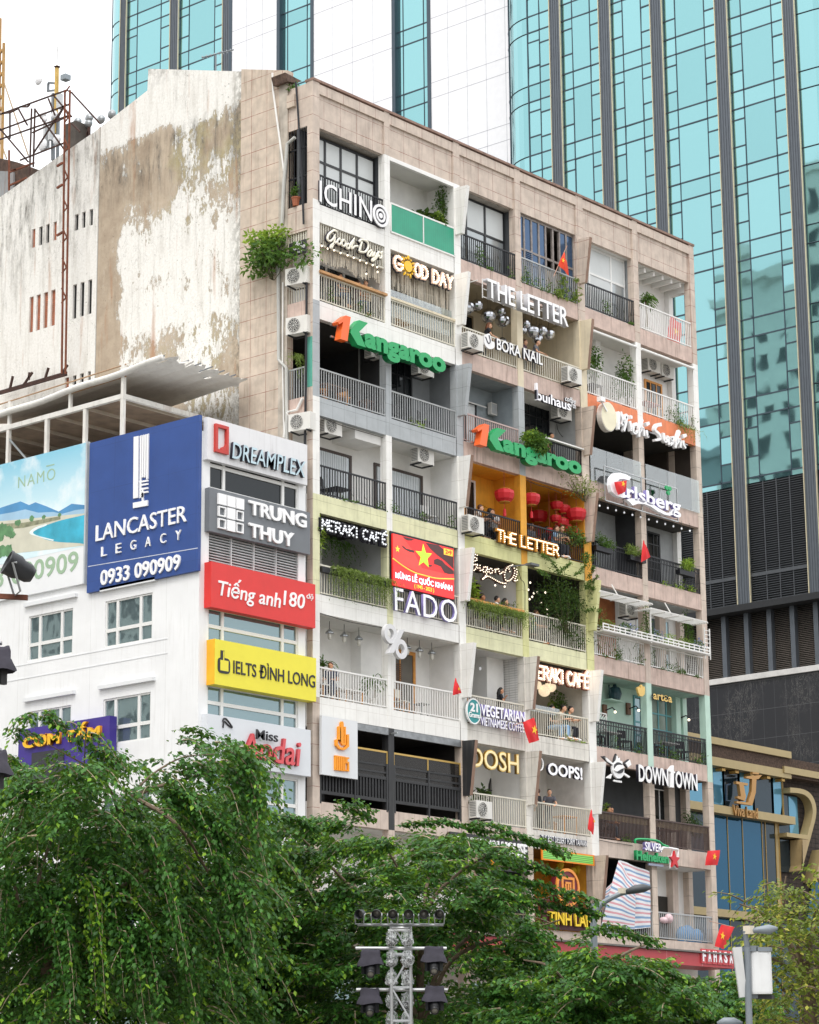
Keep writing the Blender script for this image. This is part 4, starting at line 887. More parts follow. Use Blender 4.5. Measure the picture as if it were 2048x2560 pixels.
MB().poly(PV, [vpx(*a) for a in ((712, 850), (760, 855), (705, 1070), (715, 1075))], -.3, .3).build('inner_jamb', M('tan_jamb', 'a08a62', .5), vl)
q = [vpx(*p) for p in ((880, 920), (905, 925), (850, 1150), (818, 1150))]; MB().poly(PV, q, -.4, .14).build('frame_band', goldf, vl)
MB().poly(PV, [vpx(*p) for p in ((880, 1060), (960, 1060), (960, 1500), (820, 1500))], -.36, -.28).build('glass_panel', shopd, vl)
MB().box(22.6, 45, 3.42, 9, vpx(660, 290)[1], vpx(660, 290)[1]+.06).build('roof', rib, vl)
# ================================================================== lettering and boards
lw = M('white_letter', 'f1f1f2', .4, var=.02); lwl = M('lit_white_letter', 'f3f3f8', .4, var=0, emit=.08); ldark = M('letter_side', '2c2b38', .5, var=.05); lgrey = M('letter_side_grey', 'c6c6ca', .5, var=.05)
lviolet = M('violet_side', '8f86c0', .5, var=.05); lgreen = M('green_letter', '14a05c', .35, var=.04); lgreend = M('green_side', '0b7a45', .4, var=.05); lorange = M('orange_letter', 'f26a2c', .35, var=.03)
lgold = M('gold_letter', 'dcb968', .4, .2, var=.05); lred = M('red_letter', 'c8232c', .4, var=.03); lblack = M('black_letter', '26262a', .45, var=.05); lcream = M('cream_letter', 'efead9', .45, var=.03)
def sign(label, x, y, z, cat='sign', name='lettered_sign', group=None): return thing(name, label, cat, (x, y, z), group)
def front(Y): return Plane('F', Y)
def board(name, pl, c, tl, tr, br, bl, mat, d0, d1, parent):
    """board whose corners were read on the photograph, squared up in its own plane"""
    q = uvs(pl, c, [tl, tr, br, bl]); u0, u1 = (q[0][0]+q[3][0])/2, (q[1][0]+q[2][0])/2; v1, v0 = (q[0][1]+q[1][1])/2, (q[2][1]+q[3][1])/2
    MB().rect(pl, u0, u1, v0, v1, d0, d1).build(name, mat, parent); return u0, u1, v0, v1
def sub(q, fu0, fv0, fu1, fv1): u0, u1, v0, v1 = q; return u0+(u1-u0)*fu0, v0+(v1-v0)*fv0, u0+(u1-u0)*fu1, v0+(v1-v0)*fv1
# --- row 0 rail letters with a target for the last O
p = front(.02); s = sign('white rail letters ending in a target shaped O, below black framed windows', 1.8, 0, Z[0])
q = uvs(p, Z2, [(405, 1075), (795, 1070)]); zz = Z[0]+.06
lettering('letters', 'ICHIN', p, .27, zz, p.uv(*nat(Z2, 795, 1150))[0]-.02, zz+.76, .06, lw, s, bold=.006, side=ldark, w=.02)
cu, cv = p.uv(*nat(Z2, 850, 1193)); m = MB()
def ring(mb, pl, cu, cv, r1, r0, w0, w1, rv=1.):
    a, b = circle(cu, cv, r1, r1*rv, 29, 0, 360), circle(cu, cv, max(r0, .001), max(r0, .001)*rv, 29, 0, 360)
    a[-1] = a[0]; b[-1] = b[0]
    for i in range(28): mb.poly(pl, [a[i], a[i+1], b[i+1], b[i]], w0, w1)
for a, b in ((.4, .31), (.24, .16), (.09, 0)): ring(m, p, cu, cv, a, b, .09, .13)
m.build('target_rings', lw, s); MB().poly(p, circle(cu, cv, .42), .02, .085).build('target_back', ldark, s)
# --- script letters
def script(root, pl, strokes, c, r, mat, back, smooth=True, w=.05, nm='script_letters'):
    m, k = MB(), MB()
    for st in strokes:
        L = uvs(pl, c, st); L = smooth_line(L, 5) if smooth else L
        m.tube([pl.xyz(u, v, w) for u, v in L], r, 7); k.tube([pl.xyz(u, v, w-.05) for u, v in L], r*1.45, 6)
    m.build(nm, mat, root, True); k.build('script_back', back, root, True)
p = front(-.0); s = sign('white handwriting style sign on a pale slatted screen with hanging bulbs', 1.9, 0, 30.4)
GD = [[(262, 185), (225, 172), (170, 215), (155, 270), (185, 292), (225, 260), (240, 225), (232, 300), (205, 360), (190, 370), (200, 335), (262, 300)],
      [(290, 262), (268, 290), (275, 325), (300, 325), (312, 290), (290, 262)], [(338, 275), (318, 305), (325, 345), (350, 345), (360, 308), (338, 275)], [(395, 320), (372, 335), (375, 372), (400, 372), (412, 335), (465, 262)], [(465, 262), (430, 345), (432, 378), (462, 352), (500, 350)],
      [(545, 300), (525, 370), (512, 412)], [(512, 300), (545, 275), (605, 300), (618, 360), (580, 415), (512, 412)], [(655, 395), (622, 415), (612, 452), (635, 460), (660, 410)], [(660, 410), (652, 455), (672, 455), (690, 420)], [(690, 420), (680, 462), (700, 470), (725, 425)], [(738, 410), (712, 480), (665, 518), (668, 495), (745, 455)], [(780, 415), (762, 425), (770, 450), (765, 480), (742, 485)]]
script(s, p, GD, C1, .042, lcream, ldark, w=.08)
s = sign('sun emblem and bulb lit letters on brown slats, right of the handwriting sign', 5.6, 0, 29.6); p = front(.05)
def mq_px(label, text, pl, c, ll, ur, stroke, face, bulb, back, cat='sign', **k):
    (u0, v0), (u1, v1) = uvs(pl, c, [ll, ur]); s = thing('lettered_sign', label, cat, pl.xyz((u0+u1)/2, v0)); return marquee(s, pl, text, u0, v0, u1, v1, stroke, face, bulb, back, **k)
lt = M('warm_letter_face', 'e9c9b4', .5, var=.03, emit=.2)
a, b = uvs(p, C1, [(915, 600), (1005, 475)]); marquee(s, p, 'G', a[0], a[1], b[0], b[1]-.02, .1, lt, bulb_on, ldark, r=.028, sp=.095)
a, b = uvs(p, C1, [(1150, 680), (1575, 700)]); marquee(s, p, 'OD DAY', a[0], a[1], b[0], a[1]+.44, .1, lt, bulb_on, ldark, r=.028, sp=.095, gap=.3)
cu, cv = p.uv(*nat(C1, 1068, 580)); ys = M('yellow_letter', 'f4c22f', .4, var=.03); MB().poly(p, circle(cu, cv, .2), .05, .12).build('sun_disc', ys, s); m = MB()
for i in range(14):
    t = math.radians(i*360/14+8); r0, r1 = .25, (.42 if i % 2 else .34); d = .055
    m.poly(p, [(cu+r0*math.cos(t), cv+r0*math.sin(t)), (cu+.3*math.cos(t+d*2.6), cv+.3*math.sin(t+d*2.6)), (cu+r1*math.cos(t), cv+r1*math.sin(t)), (cu+.3*math.cos(t-d*2.6), cv+.3*math.sin(t-d*2.6))], .05, .11)
m.build('sun_rays', ys, s)
# --- 1 + green rounded letters, twice
def roo(label, X, Zb, w, h, Y, body='angaroo'):
    p = front(Y); s = sign(label, X+w/2, Y, Zb, name='brand_sign'); k = w/6.0
    def T(pts, du=0.): return [(X+(x+du)*k, Zb+y*h) for x, y in pts]
    MB().poly(p, T([(.0, .72), (.42, 1.12), (.68, 1.12), (.5, .0), (.12, .0), (.28, .8), (.06, .62)]), .0, .26).build('numeral', lorange, s)
    MB().poly(p, T([(.72, .62), (1.15, 1.12), (1.62, 1.12), (1.15, .6), (1.5, 0.), (1.05, 0.), (.68, .42)]), .0, .25).build('big_letter', lgreen, s)
    i = 1.45
    lettering('letters', body, p, X+i*k, Zb-.24*h, X+6*k, Zb+.68*h, .24, lgreen, s, bold=.05, side=lgreend)
    MB().rect(p, X, X+w, Zb+.1, Zb+.16, -.1, -.04).rect(p, X, X+w, Zb+.5, Zb+.56, -.1, -.04).build('support_rail', steel, s); return s
a, b = uvs(front(-.25), Z4, [(520, 515), (1455, 760)]); roo('orange numeral and green rounded letters across the dark grey balconies', a[0], a[1], b[0]-a[0], .78, -.25)
a, b = uvs(front(-.25), Z5, [(150, 590), (815, 720)]); roo('orange numeral and green rounded letters half covered by a rail plant', a[0], a[1], b[0]-a[0], .72, -.25)
# --- white block letters on an open frame
p = front(-.35); s = sign('large white block letters on a thin open frame over the mirror balls', 10.4, -.3, 30.3)
text_px('letters', 'THE LETTER', p, Z3, (225, 925), (735, 1002), .2, lw, s, bold=.012, side=lgrey)
(u0, v0), (u1, v1) = uvs(p, Z3, [(222, 925), (735, 1002)]); m = MB()
for q in (v0+.05, (v0+v1)/2, v1): m.rect(p, u0, u1, q-.015, q+.015, -.03, 0)
for i in range(9): m.rect(p, u0+(u1-u0)*i/8-.012, u0+(u1-u0)*i/8+.012, v0, v1, -.03, 0)
for x in (8.2, 10.4, 12.3): m.bar((x, -.33, v1-.1), (x, .0, v1-.1), .03)
m.build('frame', whitem, s)
s = sign('white letters with a petal emblem along the cream rail', 9.8, 0, 28.3); p = front(-.08)
text_px('letters', 'BORA NAIL', p, Z3, (300, 1255), (590, 1285), .08, lw, s, bold=.018, side=ldark)
pet = [(222, 1165), (255, 1155), (268, 1200), (285, 1210), (283, 1245), (250, 1250), (225, 1220)]
MB().poly(p, uvs(p, Z3, [tuple(q) for q in smooth_line(pet+[pet[0]], 4)][:-1]), .0, .07).build('petals', lw, s); L = uvs(p, Z3, [(228, 1175), (245, 1215), (258, 1205), (250, 1165)]); MB().tube([p.xyz(u, v, .08) for u, v in smooth_line(L, 4)], .02).build('petal_line', ldark, s)
s = sign('white lower case letters with two small words on the black window bay', 12.7, 0, 26.6); p = front(-.12)
(u0, v0), (u1, _) = uvs(p, Z5, [(550, 306), (768, 385)]); lettering('letters', 'buıhaus', p, u0, v0, u1, v0+.38, .1, lwl, s, bold=.02, side=ldark); q = (u0, v0)
MB().rect(p, q[0], q[0]+.07, q[1], q[1]+.64, 0, .1).build('tall_stem', [lwl], s)
text_px('small_words', 'coffee', p, Z5, (735, 310), (803, 300), .06, lw, s, bold=.015, shear=.3, side=ldark); text_px('small_words', '7th', p, Z5, (770, 352), (803, 330), .06, lw, s, bold=.015, side=ldark)
# --- drum and brush letters
s = sign('white brush letters beside a round drum on the orange slab', 18.3, -.2, 23.8); p = front(-.2)
cu, cv = p.uv(*nat(C3, 250, 260)); k = MB().poly(p, circle(cu, cv, .48, .56, 30), -.18, .04); k.build('drum_body', M('drum_side', 'dcd8d0', .5, var=.05), s); MB().poly(p, circle(cu, cv, .45, .53, 30), .04, .055).build('drum_skin', M('drum_skin', 'e9e2c6', .5, var=.05), s)
MB().bar(p.xyz(cu-.55, cv+.55, .06), p.xyz(cu-.2, cv+.15, .1), .05).box(cu-.68, cu-.42, -.4, -.2, cv+.45, cv+.62).build('mallet', lw, s)
MSH = [[[(380, 200), (372, 330), (372, 455)], [(405, 200), (440, 330), (425, 390), (500, 240)], [(500, 240), (480, 380), (455, 480)]], [[(545, 340), (560, 430), (562, 480)], [(555, 270), (575, 275)]], [[(650, 380), (605, 400), (600, 490), (630, 520), (660, 490)]], [[(735, 310), (700, 450), (685, 570)], [(690, 500), (735, 440), (755, 470), (765, 555)]], [[(800, 480), (815, 560), (830, 575)], [(800, 385), (840, 365)]],
       [[(1025, 385), (960, 400), (935, 470), (1000, 540), (1010, 610), (935, 625)]], [[(1065, 525), (1075, 630), (1110, 640), (1130, 570)], [(1130, 570), (1145, 690)]], [[(1220, 590), (1180, 600), (1210, 650), (1175, 700)]], [[(1310, 490), (1270, 620), (1250, 740)], [(1260, 680), (1310, 620), (1325, 660), (1325, 735)]], [[(1365, 640), (1375, 700), (1400, 745)], [(1365, 570), (1410, 550)]]]
for L in MSH:
    m = MB()
    for st in L:
        P_2 = uvs(p, C3, st); P_2 = smooth_line(P_2, 4) if len(P_2) > 2 else [np.array(q) for q in P_2]; n = len(P_2)
        for i, (a, b) in enumerate(zip(P_2, P_2[1:])):
            d = np.array(b)-np.array(a); d /= np.linalg.norm(d)+1e-9; nn = np.array([-d[1], d[0]]); w1 = .07*(1-.4*i/n); w2 = .07*(1-.4*(i+1)/n)
            m.poly(p, [tuple(a-nn*w1-d*.02), tuple(b-nn*w2+d*.02), tuple(b+nn*w2+d*.02), tuple(a+nn*w1-d*.02)], .0, .14+.002*(i % 2))
    m.build('brush_letter', lw, s)
(qa, qb) = p.uv(*nat(C3, 760, 440)); MB().rect(p, 16.6, 21.3, qb, qb+.04, -.15, -.1).build('support_rail', steel, s)
# --- big swash letters on a cage of rails
s = sign('large white swash lettering with a green clover on the glass balustrade', 18.4, -.3, 20.6); p = front(-.3)
CC = [(550, 1205), (480, 1160), (380, 1130), (300, 1135), (235, 1215), (228, 1320), (250, 1420), (330, 1490), (440, 1520), (548, 1495), (540, 1480), (430, 1478), (380, 1440), (340, 1360), (335, 1280), (370, 1230), (440, 1225), (520, 1250)]
MB().poly(p, uvs(p, C3, CC), 0, .16).build('capital', lwl, s)
(u0, v0) = p.uv(*nat(C3, 345, 1460)); (u1, v1) = p.uv(*nat(C3, 1320, 1620)); lettering('letters', 'arlsberg', p, u0, v0-.2, u1, v0+.5, .15, lwl, s, bold=.025, side=lviolet)
SW = [(480, 1545), (560, 1525), (680, 1535), (800, 1575), (900, 1620), (1000, 1690), (1100, 1745), (1180, 1745), (1205, 1690), (1225, 1700), (1205, 1775), (1150, 1790), (1060, 1770), (960, 1720), (860, 1650), (760, 1610), (660, 1605), (580, 1635), (530, 1580)]
MB().poly(p, uvs(p, C3, SW), 0, .15).build('swash', lwl, s)
cu, cv = p.uv(*nat(C3, 1130, 1400)); m = MB()
for dx, dy in ((-.1, .08), (.1, .08), (0., -.1)): m.poly(p, circle(cu+dx, cv+dy, .1, .09, 12), .1, .16)
m.build('clover', lgreen, s); m = MB()
(u0, v0), (u1, v1) = uvs(p, C3, [(215, 1540), (1320, 1300)]); v1 = v0+1.3
for q in (v0, v1): m.rect(p, u0, u1, q-.02, q+.02, -.06, -.02)
for i in range(5): x = u0+(u1-u0)*i/4; m.rect(p, x-.02, x+.02, v0, v1, -.06, -.02); m.bar(p.xyz(x, v0+.1, -.04), p.xyz(x, v0+.1, -.32), .025)
m.build('cage', steel, s)
# --- bulb letters, rows 3 to 5
am = M('amber_letter', 'c98a2c', .5, var=.08)
mq_px('amber letters studded with bulbs on the black rail under red lanterns', 'THE LETTER', front(-.1), Z5, (303, 1195), (688, 1232), .1, am, bulb_on, M('letter_back_brown', '5a3f1c', .6), r=.022, sp=.075, gap=.22)
mq_px('white bulb letters on black trays above trailing plants', 'MERAKI CAFÉ', front(.0), A1, (205, 287), (768, 345), .1, M('black_tray', '1d1d22', .5), M('cool_bulb', 'eef2f8', .3, var=0, emit=.55), ldark, r=.033, sp=.1, gap=.3)
mq_px('glowing pink bulb letters over cafe tables and paper globes', 'MERAKI CAFÉ', front(.06), A2, (522, 845), (884, 842), .1, lt, bulb_on, M('copper_back', '8a4a30', .6), r=.026, sp=.085, gap=.25)
s = sign('cursive bulb lettering with an underline flourish over an orange bar top', 9.3, 0, 16.9); p = front(.1)
SG = [[(318, 130), (285, 118), (272, 145), (312, 165), (315, 185), (275, 200)], [(318, 235), (275, 240), (265, 285), (290, 300), (320, 245), (325, 300)], [(350, 245), (350, 300), (375, 300)], [(432, 265), (395, 265), (385, 310), (410, 320), (435, 270), (430, 330), (395, 390), (378, 400), (420, 375), (440, 385)], [(470, 280), (450, 300), (460, 335), (490, 325), (490, 290), (470, 280)], [(520, 290), (525, 345)], [(525, 300), (560, 285), (575, 340), (610, 320)],
      [(720, 240), (660, 270), (630, 340), (640, 410), (680, 420), (730, 370), (745, 300), (715, 250), (680, 280), (690, 320)], [(765, 290), (770, 340), (740, 420), (780, 410)], [(770, 255), (770, 260)], [(380, 400), (430, 368), (480, 385), (560, 430), (620, 450), (660, 445)]]
bb = MB(); tr = MB()
for st in SG:
    L = smooth_line(uvs(p, C2, st), 5); tr.tube([p.xyz(u, v, 0.) for u, v in L], .045, 6)
    for q in resample(L, .095): bb.ball(p.xyz(q[0], q[1], .06), .02, 6, 4)
tr.build('letter_trays', M('rusty_tray', '4a2c22', .6), s, True); bb.build('bulbs', bulb_on, s, True)['kind'] = 'stuff'
# --- festive screen and rail letters
s = sign('red festive display screen with a yellow star filling an upper balcony', 5.6, -.1, 17.6, 'display screen', 'display_screen'); p = front(-.06)
def scr(c, e=.85): return M('screen_'+c, c, .4, var=.03, emit=e)
q = board('screen', p, C6, (298, 262), (1462, 560), (1490, 1518), (308, 1270), scr('e02a2a', .75), 0, .06, s); MB().rect(p, q[0]-.05, q[1]+.06, q[2]-.06, q[3]+.09, -.12, -.001).build('casing', blackm, s)
def sp(c, pts, w, mat, nm): MB().poly(p, uvs(p, C6, pts), .061, .061+w).build(nm, mat, s)
lr = M('screen_light', 'f04038', .4, var=.25, emit=.8, sc=2.2); sp(C6, [(300, 265), (480, 315), (700, 620), (860, 930), (1300, 1040), (1474, 1060), (1476, 1130), (1150, 1130), (800, 1020), (500, 870), (302, 740)], .003, lr, 'banner_wave')
dkm = scr('4a2626', .3)
for pts in ([(480, 320), (710, 378), (660, 402), (580, 400), (530, 375)], [(462, 490), (500, 505), (560, 555), (700, 590), (715, 640), (620, 620), (540, 580), (490, 540)], [(930, 440), (1180, 490), (1260, 560), (1462, 690), (1466, 950), (1300, 790), (1150, 680), (1010, 550)], [(1090, 770), (1160, 745), (1250, 790), (1310, 860), (1390, 920), (1470, 985), (1470, 1045), (1390, 1050), (1290, 1020), (1220, 900), (1090, 850)], [(990, 870), (1060, 870), (1040, 905), (990, 900)]): sp(C6, pts, .005, dkm, 'dark_fold')
sp(C6, [(880, 465), (932, 640), (1050, 650), (962, 750), (990, 915), (885, 815), (795, 880), (835, 720), (732, 600), (855, 615)], .01, scr('a8d838', .8), 'star')
a = p.uv(*nat(C6, 388, 565)); MB().poly(p, star(a[0], a[1], .12), .061, .07).build('small_star', scr('f2d23a'), s)
L = smooth_line(uvs(p, C6, [(300, 745), (480, 880), (700, 1010), (950, 1085), (1150, 1130), (1475, 1142)]), 4); MB().tube([p.xyz(u, v, .064) for u, v in L], .022, 5).build('yellow_line', scr('f5c050'), s)
board('date_patch', p, C6, (1275, 545), (1450, 590), (1450, 708), (1280, 670), scr('f0b83a'), .061, .07, s)
text_px('date', '2•9', p, C6, (1310, 655), (1425, 600), .006, scr('b02a22', .4), s, bold=.03, w=.071)
(u0, v0), (u1, v1) = uvs(p, C6, [(345, 1130), (1440, 1275)]); lettering('greeting', 'MỪNG LỄ QUỐC KHÁNH', p, u0, v0-.01, u1, v0+.32, .006, scr('f0f0ff', .9), s, bold=.03, w=.066)
(u0, v0), (u1, v1) = uvs(p, C6, [(712, 1330), (1088, 1335)]); lettering('years', '( 1945 - 2023 )', p, u0, v0+.0, u1, v0+.17, .006, scr('f3d040', .9), s, bold=.012, w=.066)
s = sign('tall white outline letters fixed to the rail under the red screen', 5.6, -.1, 15.1); p = front(-.08)
(u0, v0), (u1, v1) = uvs(p, C6, [(325, 1745), (1518, 1700)]); lettering('letters', 'FADO', p, u0, v0, u1, v0+.78, .1, lwl, s, bold=.0, side=lviolet, space=1.1)
s = sign('large white percent sign hung in front of the white balcony', 3.8, -.3, 14.0); p = front(-.3)
m = MB()
for x, y in ((790, 1192), (883, 1325)): cu, cv = p.uv(*nat(A1, x, y)); ring(m, p, cu, cv, .31, .16, 0, .14, 1.05)
m.build('rings', M('matt_white', 'd3d3d5', .5, var=.03), s); MB().poly(p, uvs(p, A1, [(862, 1160), (910, 1155), (815, 1358), (768, 1360)]), .0, .15).build('slash', M('matt_white', ''), s)
MB().bar(p.xyz(3.75, 14.3, -.02), p.xyz(3.75, 14.3, -.3), .05).build('bracket', steel, s)
# --- round badge sign with two lines
s = sign('round teal badge with two lines of white letters on the cream rail', 9.2, -.1, 11.9); p = front(-.1)
cu, cv = p.uv(*nat(A2, 156, 1062)); MB().poly(p, circle(cu, cv, .36, .42, 28), 0, .06).build('badge', M('teal_badge', '178a8c', .4, var=.03), s); m = MB(); ring(m, p, cu, cv, .38, .345, .0, .07, 1.16); m.build('badge_rim', lw, s)
lettering('badge_number', '21', p, cu-.2, cv-.02, cu+.2, cv+.28, .02, lw, s, bold=.04, w=.06); lettering('badge_word', 'Grams', p, cu-.28, cv-.22, cu+.28, cv-.04, .02, lw, s, bold=.02, w=.06)
(u0, v0), (u1, v1) = uvs(p, A2, [(200, 1085), (480, 1070)]); lettering('first_line', 'VEGETARIAN', p, u0, v0-.02, u1, v0+.38, .08, lwl, s, bold=.025, side=lviolet)
(u0, v0), (u1, v1) = uvs(p, A2, [(203, 1140), (478, 1180)]); lettering('second_line', 'VIETNAMESE COFFEE', p, u0, v0-.05, u1, v0+.25, .05, lwl, s, bold=.012, side=lviolet)
# --- tea pot and gold letters
s = sign('gold teapot emblem and gold lower case letters on the mint balcony', 18.4, 0, 14.0); p = front(-.06)
tp = [(1190, 915), (1203, 905), (1210, 918), (1213, 900), (1219, 893), (1226, 905), (1235, 905), (1240, 925), (1237, 955), (1225, 968), (1207, 966), (1198, 945)]
MB().poly(p, uvs(p, A2, tp), 0, .08).build('teapot', lgold, s); text_px('letters', 'artεa', p, A2, (1292, 985), (1410, 965), .08, lgold, s, bold=.02, side=ldark)
# --- white panel with orange emblem
s = sign('tall white panel with an orange hand shaped emblem beside black balconies', 1.3, -.15, 9.1, 'signboard', 'signboard'); p = front(-.1)
q = board('panel', p, A3, (180, 150), (457, 200), (458, 640), (182, 610), M('white_panel', 'd9dcdf', .4, var=.02), 0, .1, s); og = M('orange_emblem', 'f39a14', .4, var=.04)
for pts in ([(277, 340), (277, 385), (305, 415), (345, 420), (378, 395), (378, 300), (362, 300), (362, 380), (340, 405), (310, 398), (292, 375), (292, 335)], [(316, 210), (322, 200), (332, 200), (338, 215), (338, 370), (325, 375), (316, 365)], [(297, 240), (310, 235), (310, 350), (330, 385), (355, 380), (355, 240), (343, 240), (343, 365), (326, 370), (316, 345), (297, 340)]): MB().poly(p, uvs(p, A3, pts), .1, .17+random.random()*.01).build('emblem', og, s)
m = MB()
for i in range(6): x = 274+i*14; m.poly(p, uvs(p, A3, [(x, 462+i*1.7), (x+10, 463+i*1.7), (x+10, 575+i*1.7), (x, 574+i*1.7)]), .1, .16)
m.poly(p, uvs(p, A3, [(274, 460), (345, 470), (345, 478), (274, 470)]), .1, .158); m.poly(p, uvs(p, A3, [(358, 475), (383, 477), (383, 488), (370, 488), (370, 510), (383, 512), (383, 585), (360, 582), (360, 572), (372, 574), (372, 524), (358, 522)]), .1, .16); m.build('emblem_letters', og, s)
# --- gold, white and painted letters lower down
s = sign('big open gold letters above an arched window', 9.3, -.05, 10.6); p = front(.05); (u0, v0), (u1, v1) = uvs(p, A3, [(1330, 548), (1702, 590)]); lettering('letters', 'DOSH', p, u0, v0, u1, v0+.7, .1, lgold, s, bold=.02, side=M('gold_side', '8a6b2c', .45, .3))
lettering('letter_faces', 'DOSH', p, u0+.03, v0+.04, u1-.03, v0+.66, .02, M('pale_gold', 'f0dfaa', .4, var=.03, emit=.15), s, bold=-.004, w=.09)
s = sign('white rounded letters with an exclamation mark over a standing couple', 12.9, -.05, 10.9); p = front(-.05); (u0, v0), (u1, v1) = uvs(p, A2, [(622, 1465), (840, 1485)]); lettering('letters', 'OOPS!', p, u0, v0, u1, v0+.44, .1, lwl, s, bold=.03, side=ldark)
m = MB(); cu, cv = p.uv(*nat(A2, 578, 1395)); ring(m, p, cu, cv, .22, .19, 0, .04, 1.1); m.build('ring_emblem', lw, s)
s = sign('white tall block letters with an arrow shaped t over dark balconies', 19.6, -.2, 10.6); p = front(-.2)
(u0, v0), (u1, _) = uvs(p, C4, [(638, 545), (1065, 600)]); lettering('letters', 'DOWN', p, u0, v0, u1, v0+.64, .12, lw, s, bold=.03, side=ldark)
(u2, _), (u3, _) = uvs(p, C4, [(1168, 640), (1485, 690)]); lettering('letters', 'OWN', p, u2, v0, u3, v0+.64, .12, lw, s, bold=.03, side=ldark)
MB().poly(p, uvs(p, C4, [(1085, 625), (1138, 632), (1140, 425), (1158, 425), (1158, 405), (1138, 395), (1138, 315), (1128, 310), (1075, 380), (1075, 400), (1092, 405)]), 0, .13).build('arrow_letter', lw, s)
s = sign('black and white grill emblem of a pan, flames and crossed spatula and fork', 16.0, -.25, 10.9, 'emblem', 'emblem_sign'); p = front(-.25)
def em(pts, w0, w1, mat, nm, sm=False):
    L = uvs(p, C4, pts); L = [tuple(q) for q in smooth_line(L+[L[0]], 4)][:-1] if sm else L; MB().poly(p, L, w0, w1).build(nm, mat, s)
em([(120, 178), (165, 172), (290, 285), (285, 320), (200, 260)], 0, .05, lblack, 'fork_back'); em([(165, 195), (190, 205), (285, 290), (270, 300), (190, 250)], .05, .09, lw, 'fork')
em([(430, 275), (510, 218), (548, 300), (490, 350)], 0, .05, lblack, 'spatula_back'); em([(460, 285), (520, 232), (540, 300), (492, 338)], .05, .09, lw, 'spatula')
em([(205, 475), (270, 430), (250, 500), (195, 490)], 0, .07, lw, 'handle'); em([(430, 405), (528, 470), (510, 490), (420, 430)], 0, .07, lw, 'handle')
em([(285, 300), (300, 210), (330, 140), (350, 180), (370, 200), (400, 240), (420, 290), (350, 270)], 0, .05, lblack, 'flame_back', True); em([(300, 290), (325, 230), (335, 170), (352, 215), (372, 200), (380, 240), (405, 250), (410, 290), (350, 270)], .05, .09, lw, 'flames', True)
cu, cv = p.uv(*nat(C4, 355, 370)); MB().poly(p, circle(cu, cv, .36, .32), .0, .08).build('pan', lw, s); MB().poly(p, circle(cu+.02, cv+.06, .29, .2), .08, .1).build('pan_inside', lblack, s)
em([(280, 380), (330, 310), (400, 310), (425, 345), (380, 365), (320, 400)], .1, .13, lw, 'steak', True); lettering('dots', '.....', p, cu-.24, cv-.46, cu+.24, cv-.38, .05, lw, s, bold=.03)
s = sign('green and white drink sign with a red star on the slab edge', 17.6, -.15, 8.0); p = front(-.12)
(u0, v0), (u1, _) = uvs(p, C4, [(605, 1660), (1070, 1720)]); lettering('green_word', 'Heineken', p, u0, v0-.02, u1, v0+.33, .12, lgreen, s, bold=.04, side=lgreend)
(u0, v0), (u1, _) = uvs(p, C4, [(728, 1530), (970, 1560)]); lettering('white_word', 'SILVER', p, u0, v0, u1, v0+.31, .12, lwl, s, bold=.02, side=lviolet)
L = uvs(p, C4, [(605, 1430), (612, 1375), (760, 1372), (920, 1395), (1000, 1450), (1075, 1480)]); MB().tube([p.xyz(u, v, .06) for u, v in smooth_line(L, 4)], .045, 6).build('green_outline', lgreen, s)
L = uvs(p, C4, [(975, 1530), (1000, 1490), (1080, 1495), (1215, 1520), (1212, 1630)]); MB().tube([p.xyz(u, v, .06) for u, v in L], .045, 6).build('white_outline', lw, s)
cu, cv = p.uv(*nat(C4, 1155, 1670)); MB().poly(p, star(cu, cv, .34, 90, .42), .05, .13).build('star', lred, s); MB().poly(p, star(cu, cv, .4, 90, .45), .0, .05).build('star_back', lw, s)
(u0, v0), (u1, _) = uvs(p, C4, [(800, 1735), (1010, 1760)]); MB().rect(p, u0, u1, v0-.02, v0+.06, 0, .06).build('small_plate', M('blue_grey_plate', '9aa3b8', .5), s)
s = sign('thin raised dark edged letters on the white slab below the couple', 12.9, -.05, 8.0); p = front(-.02)
(u0, v0), (u1, _) = uvs(p, C5, [(232, 165), (1110, 250)]); lettering('letters', 'THE BEST DESSERT FORM TAIWAN', p, u0, v0-.02, u1, v0+.2, .07, lw, s, bold=.012, side=M('navy_side', '22304a', .5))
s = sign('coloured running text screen in an orange frame over ochre walls', 12.9, -.1, 7.0, 'display screen', 'display_screen'); p = front(-.08)
q = board('frame', p, C5, (250, 330), (1268, 445), (1252, 655), (250, 535), M('orange_frame', 'ee8a1e', .5, var=.04), 0, .05, s); rb, b_, p_ = newmat('rainbow_screen'); x, y, z = b_.xyz(b_.pos())
hsv = b_.n.new('ShaderNodeHueSaturation'); hsv.inputs['Color'].default_value = (.9, .1, .1, 1); b_.set(hsv.inputs['Hue'], b_.rng(b_.math('ADD', b_.math('MULTIPLY', x, .13), b_.math('MULTIPLY', z, .55)), 4.9, 5.75, 1.25, .8)); ln = b_.math('LESS_THAN', b_.math('FRACT', b_.math('MULTIPLY', z, 16.)), .55)
cc = b_.mulc(hsv.outputs[0], b_.rng(ln, 0, 1, .35, 1.)); b_.l.new(cc, p_.inputs['Emission Color']); p_.inputs['Emission Strength'].default_value = .8; p_.inputs['Base Color'].default_value = (.05, .03, .04, 1)
u0, v0, u1, v1 = sub(q, .02, .14, .97, .86); MB().rect(p, u0, u1, v0, v1, .051, .055).build('screen', rb, s)
s = sign('round maroon medallion with an orange square key pattern and yellow letters', 12.9, -.1, 4.9, 'sign', 'medallion_sign'); p = front(-.12); mar = M('maroon_board', '6e1f2b', .5, var=.06); ogl = M('orange_trim', 'e8953e', .45, var=.04)
